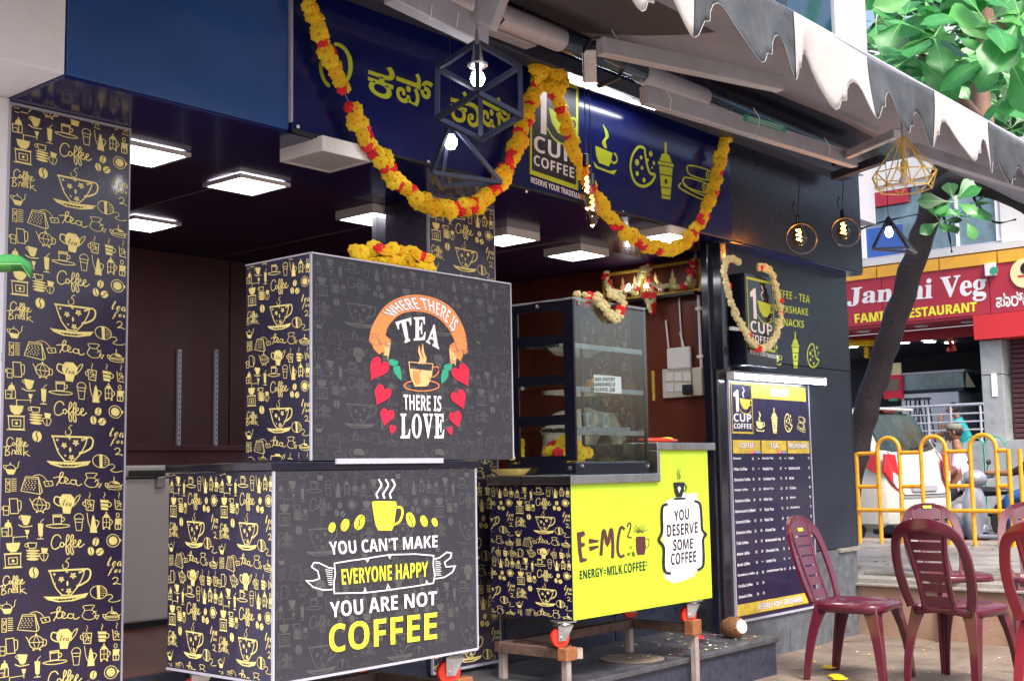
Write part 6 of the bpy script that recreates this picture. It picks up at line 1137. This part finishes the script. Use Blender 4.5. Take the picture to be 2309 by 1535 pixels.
head_parts(t, (0, .60, 1.27), None, -1.3); b = MB(); b.ball(Matrix.Rotation(-1.3, 4, 'Z') @ Vector((0, .70, 1.23)), .07, .06, .06, 'p_green', 12, 8); o = b.build('face_mask', None, smooth=True); o.parent = t
# ------------------------------------------------------------------ restaurant across the road
XR_ = 20.0; rs = thing('restaurant_building', 'restaurant with a crimson sign board and a white upper storey across the road', 'restaurant', (XR_, 7, .36))
def rx(name, p0, p1, d0, d1, m, bevel=0, parent=None, X=XR_, **k):
    a, b2 = PX(*p0, X), PX(*p1, X); return boxpart(name, parent or rs, X+d0, X+d1, min(a.y, b2.y), max(a.y, b2.y), min(a.z, b2.z), max(a.z, b2.z), m, bevel, **k)
zz_ = lambda px, py: PX(px, py, XR_).z
YL, YR = 12.5, 3.0; yy_ = lambda px: PX(px, 700, XR_).y
def rz(name, y0, y1, z0, z1, d0, d1, m, parent=None, bevel=0): return boxpart(name, parent or rs, XR_+d0, XR_+d1, min(y0, y1), max(y0, y1), z0, z1, m, bevel)
zA = zz_(2030, 622); zB = zz_(2030, 608); zC = zz_(2110, 725); zFl = PX(2240, 985, XR_).z-.05
rz('upper_wall', YR, YL, zA+.12, 4.62, .0, .4, 'bldg_white'); 
wy0, wy1, wz0, wz1 = yy_(2268), yy_(1945), zz_(2260, 552), zz_(1950, 425)
rz('upper_wall', wy1, YL, 4.62, 8.6, .0, .4, 'bldg_white'); rz('upper_wall', YR, wy0, 4.62, 8.6, .0, .4, 'bldg_white'); rz('upper_wall', wy0, wy1, wz1, 8.6, .0, .4, 'bldg_white'); rz('ledge', YR, YL, 4.55, 4.66, -.12, .0, 'bldg_white')
wn = rz('window', wy0, wy1, 4.62, 4.72, .05, .2, 'trim'); rz('frame', wy0, wy0+.09, 4.72, wz1, .03, .18, 'p_white', wn); rz('frame', wy1-.09, wy1, 4.72, wz1, .03, .18, 'p_white', wn); rz('frame', wy0+.09, wy1-.09, wz1-.1, wz1, .03, .18, 'p_white', wn); rz('pane', wy0+.09, wy1-.75, 4.72, wz1-.1, .10, .12, 'sky_glass', wn); rz('blue_panel', wy1-.75, wy1-.09, 4.72, wz1-.7, .09, .13, 'win_blue', wn); rz('pane', wy1-.75, wy1-.09, wz1-.69, wz1-.1, .10, .12, 'sky_glass', wn); rz('mullion', yy_(2165)-.02, yy_(2165)+.02, 4.72, wz1-.1, .05, .10, 'p_white', wn); rz('red_blind', wy1-.9, wy1-.09, wz1-.35, wz1-.11, .02, .08, 'crimson', wn)
wn2 = rz('window', YR, yy_(2300)+.0, 4.7, wz1, .05, .2, 'sky_glass')
ym_ = [YL, yy_(1905), yy_(1988), yy_(2130), yy_(2262), 4.6, YR]
zBd0, zBd1 = 4.33, 4.52
for a, b2 in zip(ym_[:-1], ym_[1:]): rz('mustard_band', b2+.012, a-.012, zBd0, zBd1, -.14, .0, 'mustard')
sb = None
for a, b2 in ((YL, yy_(1997)), (yy_(1997), yy_(2240)), (yy_(2240), YR)):
    o = rz('sign_panel', b2+.006, a-.006, 3.53, zBd0-.005, -.12, .0, 'crimson'); sb = sb or o
rz('lower_sign_panel', YR, yy_(2199), 3.13, 3.525, -.12, .4, 'crimson2'); rz('soffit', yy_(2199), YL, 3.49, 3.525, -.1, .9, 'crimson')
for px, py in ((1945, 747), (2075, 734), (2180, 723)): p = PX(px, py, XR_+.35); MB().lathe([(.0, -.01), (.11, -.01), (.12, .0)], 'led_off', (XR_+.4, p.y, 3.488), (0, 0, 1), 18).build('downlight', rs)
def sign_text(s, q, m, mode='b', d=.05, X=XR_-.125, name='sign_lettering', off=0.):
    vs, fs, lay = textmesh(s, mode, off); b = MB(); P0 = [PX(*bil(q, u, v), X) for u, v in vs]; n = len(P0)
    from collections import Counter
    b.add(P0+[p+Vector((d, 0, 0)) for p in P0], [tuple(f) for f in fs], m); ec = Counter()
    for f in fs:
        for i in range(len(f)): ec[tuple(sorted((f[i], f[(i+1) % len(f)])))] += 1
    b.add(P0+[p+Vector((d, 0, 0)) for p in P0], [(e[0], e[1], e[1]+n, e[0]+n) for e, c_ in ec.items() if c_ == 1], 'p_grey' if m == 'p_white' else m); return b.build(name, rs)
sign_text('Janani Veg', ((1912, 650), (2224, 612), (2224, 678), (1908, 697)), 'p_white', 's', .05, off=.012); sign_text('FAMILY RESTAURANT', ((1926, 708), (2202, 680), (2202, 702), (1928, 729)), 'p_yellow', 'b', .05, off=.012)
sign_text('ಪಾರ್ಟಿಹಾಲ್', ((2246, 662), (2400, 645), (2400, 682), (2246, 694)), 'p_white', 'k', .03, off=.02)
ve = thing('veg_mark', 'white square sign with a green dot on the crimson board', 'sign', tuple(PX(2241, 610, XR_-.16))); rx('square_box', (2229, 598), (2254, 623), -.2, -.125, 'p_white', .01, ve); p = PX(2241, 610, XR_-.2); MB().lathe([(.0, .006), (.062, .006), (.065, 0)], 'p_green', (XR_-.2, p.y, p.z), (-1, 0, 0), 18).build('green_dot', ve)
lg = thing('round_logo', 'round cream restaurant logo at the right end of the crimson board', 'logo', tuple(PX(2312, 615, XR_-.14))); p = PX(2313, 615, XR_-.14); MB().lathe([(.0, .02), (.24, .02), (.245, 0)], 'jasmine', (XR_-.125, p.y, p.z), (-1, 0, 0), 30).build('disc', lg); MB().lathe([(.0, .024), (.10, .024), (.10, .021)], 'hair', (XR_-.125, p.y-.02, p.z+.07), (-1, 0, 0), 16).build('dark_shape', lg); rz('red_stripe', p.y-.16, p.y+.12, p.z-.06, p.z-.03, -.15, -.146, 'p_red', lg)
# interior
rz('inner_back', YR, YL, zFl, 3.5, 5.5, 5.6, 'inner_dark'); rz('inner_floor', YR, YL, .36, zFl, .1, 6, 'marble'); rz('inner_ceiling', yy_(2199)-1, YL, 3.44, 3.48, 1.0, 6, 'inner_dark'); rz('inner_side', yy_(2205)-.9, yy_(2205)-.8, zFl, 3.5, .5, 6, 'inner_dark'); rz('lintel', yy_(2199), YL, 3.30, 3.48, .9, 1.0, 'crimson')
for px, py in ((2103, 758), (2079, 781), (2091, 800), (2030, 791), (1918, 795)): p = PX(px, py, XR_+2.2); MB().lathe([(.0, -.01), (.10, -.01), (.11, .0)], 'led', (XR_+2.2+(800-py)*.02, p.y, 3.43), (0, 0, 1), 14).build('spot_light', rs)
pl_ = thing('marble_pillar', 'grey marble pillar with a poster between the restaurant and the shutter', 'pillar', (XR_, yy_(2225), .36))
pa, pb_ = yy_(2252), yy_(2203); boxpart('pillar_shaft', pl_, XR_+.02, XR_+.62, pa, pb_, .36, 2.55, 'marble', .01); boxpart('pillar_shaft', pl_, XR_+.02, XR_+.62, pa, pb_, 2.56, 3.12, 'marble', .01)
ps_ = rx('poster', (2234, 842), (2249, 893), .003, .018, 'p_white', 0, pl_); 
sh_ = thing('roller_shutter', 'closed maroon roller shutter at the right edge', 'shutter', (XR_+.3, yy_(2290), .36))
for i in range(34): z = .42+i*.08; boxpart('shutter_slat', sh_, XR_+.30-.012*(i % 1), XR_+.34, YR, pa-.03, z, z+.066, 'shutter', .012)
boxpart('shutter_back', sh_, XR_+.345, XR_+.36, YR, pa-.03, .4, 3.13, 'black')
dc = thing('glass_counter', 'white restaurant counter with a slanted glass display on top', 'counter', tuple(PX(2100, 980, XR_+1)))
a, b2 = PX(2036, 975, XR_+1.), PX(2160, 868, XR_+1.); a2 = PX(2040, 920, XR_+1); boxpart('counter_body', dc, XR_+1., XR_+1.8, b2.y, a.y, zFl, PX(2100, 885, XR_+1).z, 'counter_white', .01); z0_ = PX(2100, 885, XR_+1).z; z1_ = PX(2100, 842, XR_+1).z; boxpart('counter_shelf', dc, XR_+.98, XR_+1.8, b2.y-.1, a.y, z0_+.002, z0_+.06, 'slate_panel', .01); boxpart('front_glass', dc, XR_+1.0, XR_+1.02, b2.y-.1, a.y, z0_+.061, z1_, 'sky_glass'); boxpart('top_shelf', dc, XR_+.98, XR_+1.8, b2.y-.14, a.y+.02, z1_+.002, z1_+.04, 'alu', .005); MB().poly_prism([(XR_+1.05, b2.y-.10, z0_+.06), (XR_+1.05, b2.y-.28, z0_+.06), (XR_+1.05, b2.y-.14, z1_)], (.6, 0, 0), 'fridge_glass').build('slanted_glass', dc)
rf = thing('red_fridge', 'small red framed display fridge behind the car in the restaurant', 'fridge', tuple(PX(2010, 930, XR_+.9))); rx('cabinet', (1990, 847), (2034, 898), 0, .5, 'p_red', .01, rf, X=XR_+.9); rx('glass_door', (1996, 856), (2029, 880), -.02, -.002, 'fridge_glass', .004, rf, X=XR_+.9); rx('green_lamp', (2004, 899), (2022, 903), 0, .1, 'p_green', .0, rf, X=XR_+.9)
rx('menu_poster', (1995, 820), (2032, 846), 0, .03, 'jasmine', 0, thing('wall_poster', 'cream poster with red edge above the red fridge', 'poster', tuple(PX(2012, 846, XR_+.95))), X=XR_+.95)
go = thing('red_ornament', 'red hanging ornament under the restaurant ceiling', 'ornament', tuple(PX(2142, 790, XR_+.95)))
rnd = random.Random(2)
for i in range(26): p = PX(2129+rnd.random()*26, 750+rnd.random()*40, XR_+.95); MB().ball(p, .03, .03, .03, 'p_red' if i % 3 else 'p_orange', 6, 4).build('bead', go, smooth=True)
MB().tube([PX(2142, 752, XR_+.95), PX(2142, 738, XR_+.95)], .006, 'p_red', 5).build('cord', go)
yg = thing('yellow_flower_string', 'row of yellow flowers hung along the restaurant lintel', 'garland', tuple(PX(1935, 770, XR_+.88)))
for i in range(22): p = PX(1908+i*2.7, 770+(i % 3)*3, XR_+.86); o = bpy.data.objects.new('marigold', MG[0]); COL.objects.link(o); o.parent = yg; o.matrix_parent_inverse = Matrix.Translation(-yg.location); o.location = p; o.scale = (2.4,)*3
for i in range(6): p = PX(1953+(i % 2)*2, 785+i*4, XR_+.86); o = bpy.data.objects.new('marigold', MG[1]); COL.objects.link(o); o.parent = yg; o.matrix_parent_inverse = Matrix.Translation(-yg.location); o.location = p; o.scale = (1.4,)*3
vr = thing('steel_railing', 'stainless steel railing along the restaurant veranda', 'railing', (XR_-.6, 8, zFl)); XV = XR_-.3
for py in (914, 934, 952, 970): p = PX(2130, py, XV); MB().tube([(XV, PX(2218, py, XV).y, p.z), (XV, YL, p.z)], .022 if py == 914 else .014, 'alu', 8).build('rail_bar', vr)
for px in (2210, 2143, 2092, 2040): p = PX(px, 914, XV); MB().tube([(XV, p.y, p.z), (XV, p.y, .36)], .02, 'alu', 8).build('rail_post', vr)
rz('veranda_floor', YR, YL, .3, zFl-.03, -.7, .1, 'marble')
for px, lb in ((2062, 'left of two steel stools on the veranda'), (2082, 'right of two steel stools on the veranda')):
    p = PX(px, 968, XR_+.3); sto = thing('bar_stool', lb, 'stool', (p.x, p.y, zFl)); 
    for sx, sy in ((-1, -1), (-1, 1), (1, -1), (1, 1)): MB().tube([(p.x+sx*.14, p.y+sy*.14, zFl), (p.x+sx*.08, p.y+sy*.08, zFl+.72)], .014, 'slate_panel', 6).build('leg', sto)
    MB().lathe([(.0, .04), (.15, .035), (.15, 0)], 'slate_panel', (p.x, p.y, zFl+.72), n=16).build('seat', sto)
J4 = dict(J3)
def T4(v): return (v[0], v[1], v[2])
for k, v in {'pelvis': ((0, 0, .85), (.16, .14), 'teal_cloth'), 'waist': ((0, .02, 1.0), (.15, .13), 'teal_cloth'), 'chest': ((0, .10, 1.22), (.17, .13), 'teal_cloth'), 'necka': ((0, .14, 1.36), (.08, .07), 'teal_cloth'), 'neck': ((0, .17, 1.42), .045, 'skin'), 'headc': ((0, .20, 1.5), .06, 'skin'), 'shL': ((-.17, .12, 1.32), .07, 'teal_cloth'), 'uaL': ((-.20, .25, 1.25), .06, 'teal_cloth'), 'elL': ((-.20, .42, 1.20), .045, 'skin'), 'wrL': ((-.14, .40, 1.40), .03, 'skin'), 'haL': ((-.10, .34, 1.46), .034, 'skin'), 'shR': ((.17, .12, 1.32), .07, 'teal_cloth'), 'uaR': ((.20, .30, 1.22), .055, 'teal_cloth'), 'elR': ((.20, .46, 1.12), .045, 'skin'), 'wrR': ((.14, .70, 1.10), .03, 'skin'), 'haR': ((.12, .78, 1.10), .03, 'skin'),
          'thL': ((-.11, .0, .62), .12, 'teal_cloth'), 'knL': ((-.11, .03, .42), .10, 'teal_cloth'), 'thR': ((.11, .0, .62), .12, 'teal_cloth'), 'knR': ((.11, .03, .42), .10, 'teal_cloth'), 'anL': ((-.11, 0, .10), .05, 'trousers'), 'anR': ((.11, 0, .10), .05, 'trousers')}.items(): J4[k] = v
p = PX(2178, 930, XR_+.05); t, ob = skin_person('person', 'person in teal clothes leaning on the restaurant railing with hand to face', (XR_+.1, p.y, .50), J4, ED, 'pelvis', rot=.25); head_parts(t, (0, .22, 1.53), None, .25)
J5 = {k: ((v[0][0], v[0][1]*.3, v[0][2]), v[1], {'teal_cloth': 'beige_shirt'}.get(v[2], v[2])) for k, v in J4.items()}
p = PX(1924, 900, XR_+.6); t, ob = skin_person('person', 'person in a beige shirt half hidden at the left of the restaurant', (XR_+.6, p.y, .50), J5, ED, 'pelvis', rot=2.0); head_parts(t, (0, .08, 1.53), None, 2.0)
for px in (2190, 2238):
    pass
gr = thing('green_railing', 'low green arched railing on the far side of the road', 'railing', (18.2, 6.5, .36))
for px in (2192, 2242): p = PX(px, 985, 18.2); MB().tube([Vector((18.2, p.y+.16*math.cos(math.pi*k/8), p.z-.15+.16*math.sin(math.pi*k/8))) for k in range(9)], .012, 'p_green', 6).build('arch', gr); MB().tube([(18.2, p.y+.16, p.z-.15), (18.2, p.y+.16, .36)], .012, 'p_green', 6).build('post', gr); MB().tube([(18.2, p.y-.16, p.z-.15), (18.2, p.y-.16, .36)], .012, 'p_green', 6).build('post', gr)
# salmon building beyond
sbd = thing('salmon_building', 'distant salmon pink striped building glimpsed through the leaves', 'building', (34, 9, 0)); 
p0, p1 = PX(2262, 140, 34), PX(2420, 240, 34)
boxpart('wall', sbd, 34, 40, p1.y, p0.y, .3, p0.z+.3, 'salmon')
for i in range(9): y = p1.y+(p0.y-p1.y)*i/9; boxpart('pale_strip', sbd, 33.95, 33.999, y, y+.16, .3, p0.z+.2, 'p_white')
# ------------------------------------------------------------------ tree
tr = thing('street_tree', 'leaning dark trunked almond tree with large bright leaves by the kerb', 'tree', (12, 6.4, .38)); XT = 11.98
tp = [(1895, 1190), (1918, 1080), (1943, 965), (1973, 860), (2009, 750), (2045, 640), (2080, 530), (2110, 440), (2128, 385), (2140, 330)]; TP = [PX(x, y, XT) for x, y in catmull(tp, False, 4)]; n = len(TP); TP[0].z = .38
MB().tube([v+Vector((.01*math.sin(i*1.1), .012*math.sin(i*1.9), 0)) for i, v in enumerate(TP)], [.130-.018*i/n+.005*math.sin(i*2.2) for i in range(n)], 'bark', 14).build('trunk', tr, smooth=True)
def limb(pts, X0, X1, r0_, r1_, m='bark', name='limb'):
    q = catmull(pts, False, 4); n = len(q); P_ = [PX(x, y, X0+(X1-X0)*i/(n-1)) for i, (x, y) in enumerate(q)]; MB().tube(P_, [r0_+(r1_-r0_)*i/n+.004*math.sin(i*1.7) for i in range(n)], m, 10).build(name, tr, smooth=True)
limb([(2100, 450), (2150, 412), (2210, 415), (2280, 432), (2350, 470)], XT, XT-.6, .12, .13); limb([(2235, 420), (2222, 300), (2210, 180), (2225, 60), (2240, -80)], 12.3, 12.6, .10, .085, 'bark_light'); limb([(2215, 280), (2150, 200), (2080, 130)], 12.2, 9.6, .06, .025, 'bark_light'); limb([(2212, 160), (2240, 110), (2260, 60)], 12.4, 9., .05, .02, 'bark_light'); limb([(2222, 60), (2160, 20), (2100, 0)], 12.4, 10, .05, .02)
for a in ([(2125, 480), (2140, 530), (2146, 568)], [(1930, 520), (1990, 500), (2075, 482)], [(2195, 446), (2240, 500), (2290, 495)], [(2198, 445), (2215, 425), (2250, 430)], [(2146, 495), (2140, 512), (2152, 520)]): limb(a, XT-.05, XT-.3, .012, .006, name='twig')
def leaf_mesh(name, L_=1., W_=.5, m='leaf', bend=.15):
    vs = []; fs = []; ms = []; K = 7; prof = [.02, .16, .34, .62, .88, .98, .70, .02]
    for k in range(K+1):
        u = k/K; w_ = W_*.5*prof[k]; z = -bend*L_*u*u; rip = .02*(k % 2)
        vs += [(-w_, u*L_, z+.10*w_+rip), (-w_*.5, u*L_, z+.07*w_), (0, u*L_, z), (w_*.5, u*L_, z+.07*w_), (w_, u*L_, z+.10*w_-rip)]
    for k in range(K):
        for q in range(4): a = k*5+q; fs.append((a, a+1, a+6, a+5)); ms.append(0)
    b = len(vs)
    for k in range(K+1): u = k/K; z = -bend*L_*u*u; vs += [(-.010*L_*(1.1-u), u*L_, z+.004), (.010*L_*(1.1-u), u*L_, z+.004)]
    for k in range(K): a = b+2*k; fs.append((a, a+1, a+3, a+2)); ms.append(1)
    vs += [(-.012, -.12*L_, .0), (.012, -.12*L_, .0)]; fs.append((len(vs)-2, len(vs)-1, b+1, b)); ms.append(1)
    me = bpy.data.meshes.new(name); me.from_pydata(vs, [], fs); me.materials.append(MATS[m]); me.materials.append(MATS['leaf_vein']); me.polygons.foreach_set('material_index', ms); me.polygons.foreach_set('use_smooth', [True]*len(fs)); me.update(); return me
LM = [leaf_mesh('leaf', 1, .60, 'leaf'), leaf_mesh('leaf', 1, .56, 'leaf_bright', .25), leaf_mesh('leaf', 1, .62, 'leaf_deep', .1), leaf_mesh('leaf', 1, .58, 'leaf', .3)]
rnd = random.Random(11); cnt = 0
def rosette(px, py, X, L_, n=7, tilt=None, pool=(0, 1, 3)):
    global cnt
    c_ = PX(px, py, X); up = Vector((rnd.uniform(-.9, -.2), rnd.uniform(-.7, .1), rnd.uniform(.3, .9))).normalized() if tilt is None else Vector(tilt).normalized()
    B = up.to_track_quat('Z', 'Y').to_matrix().to_4x4(); a0 = rnd.uniform(0, 6)
    for k in range(n):
        o = bpy.data.objects.new('leaf', LM[rnd.choice(pool)]); COL.objects.link(o); M = Matrix.Translation(c_) @ B @ Matrix.Rotation(a0+k*2.4, 4, 'Z') @ Matrix.Rotation(rnd.uniform(-.25, .75), 4, 'X') @ Matrix.Translation((0, .14*L_, 0)) @ Matrix.Rotation(rnd.uniform(-.4, .4), 4, 'Y') @ Matrix.Scale(L_*rnd.uniform(.75, 1.15), 4)
        o.parent = tr; o.matrix_parent_inverse = Matrix.Translation(-tr.location); o.matrix_basis = M; cnt += 1
for a in ((2058, 128, 9.5, .36), (2105, 85, 9.2, .36), (2225, 52, 9., .42), (2268, 120, 9.2, .36), (2040, 40, 9.8, .34), (2150, 30, 9.6, .36), (2180, 130, 9.8, .34), (2300, 40, 9.0, .40), (2090, 165, 10, .30), (2000, 118, 10, .30), (2240, 150, 10, .30), (2290, 200, 10.2, .26), (2130, 180, 10.5, .28), (2200, 5, 9.5, .34), (2080, -10, 9.8, .34), (2290, -20, 9.4, .36), (1975, 50, 11, .30), (2010, 175, 11, .26)): rosette(a[0], a[1], a[2], a[3]*1.2, n=7)
for a in ((2150, 455, 11.4, .26), (2175, 490, 11.4, .24), (2120, 500, 11.5, .20), (2190, 470, 11.6, .2)): rosette(*a, n=6, pool=(0, 1, 2))
for a in ((2170, 240, 12.4, .30), (2110, 250, 12.6, .28), (2260, 240, 12.6, .28), (2280, 290, 12.8, .3), (2200, 215, 12.8, .28), (1960, 10, 13, .3), (1950, 110, 13, .3), (2020, 210, 13, .28), (2150, 290, 13, .26)): rosette(*a, n=6, pool=(2, 2, 0))
fr_ = MB(); fr_.ball(PX(2168, 172, 10.6), .035, .035, .045, 'p_gold2', 8, 6); fr_.build('fruit', tr, smooth=True)
b = MB()
for i in range(2600):
    px, py = rnd.uniform(1930, 2420), rnd.uniform(-260, 330); X = rnd.uniform(14.5, 18.5)
    g = math.sin(px*.021+1)*math.sin(py*.03+px*.01)+.35*math.sin(px*.07)
    if g < -.45: continue
    c_ = PX(px, py, X); L_ = rnd.uniform(.16, .34); d = Vector((rnd.uniform(-1, 1), rnd.uniform(-1, 1), rnd.uniform(-1, .4))).normalized(); s = d.cross(Vector((rnd.uniform(-1, 1), rnd.uniform(-1, 1), 1))).normalized()*L_*.27; m_ = rnd.choice(('leaf_deep', 'leaf_deep', 'leaf'))
    b.add([c_, c_+d*L_*.4+s, c_+d*L_*.85+s*.7, c_+d*L_, c_+d*L_*.85-s*.7, c_+d*L_*.4-s], [(0, 1, 2, 3), (0, 3, 4, 5)], m_)
b.build('foliage', tr, kind='stuff')
# plant leaf poking in at the left
lf = thing('plant_leaf', 'green leaf poking into view at the left edge over the pillar', 'leaf', tuple(PY(-60, 590, 1.6)))
def leafquad(name, pts, m): 
    c_ = [PY(x, y, 1.6+dy) for x, y, dy in pts]; MB().add(c_, [(0, 1, 2, 3), (0, 3, 4, 5), (0, 5, 6, 7)] if len(c_) == 8 else [tuple(range(len(c_)))], m).build(name, lf, smooth=True, solid=.0006)
g = MB(); g.mi('leaf_bright'); g.mi('leaf')
sp_ = [(-40, 598, 8), (-15, 596, 16), (5, 594, 20), (25, 593, 19), (45, 594, 17), (58, 600, 14), (66, 612, 9), (70, 628, 2)]
for i, (x, y, h) in enumerate(sp_):
    d = .0; nrm_ = (0, 1) if i < 5 else (-.8, .6)
    for k, kk in enumerate((-1, -.5, 0, .5, 1)): xx_, yy2 = x+nrm_[0]*h*kk, y+nrm_[1]*h*kk; g.v.append(tuple(PY(xx_, yy2, 1.6+abs(kk)*.008)))
for i in range(len(sp_)-1):
    for k in range(4): a = i*5+k; g.f.append((a, a+1, a+6, a+5)); g.m.append(0 if k > 1 and i < 3 else 1)
g.build('leaf_blade', lf, smooth=True, solid=.0008); MB().tube([PY(-60, 597, 1.598), PY(0, 595, 1.597), PY(48, 596, 1.597), PY(68, 625, 1.598)], .0007, 'leaf_vein', 5).build('leaf_vein', lf)
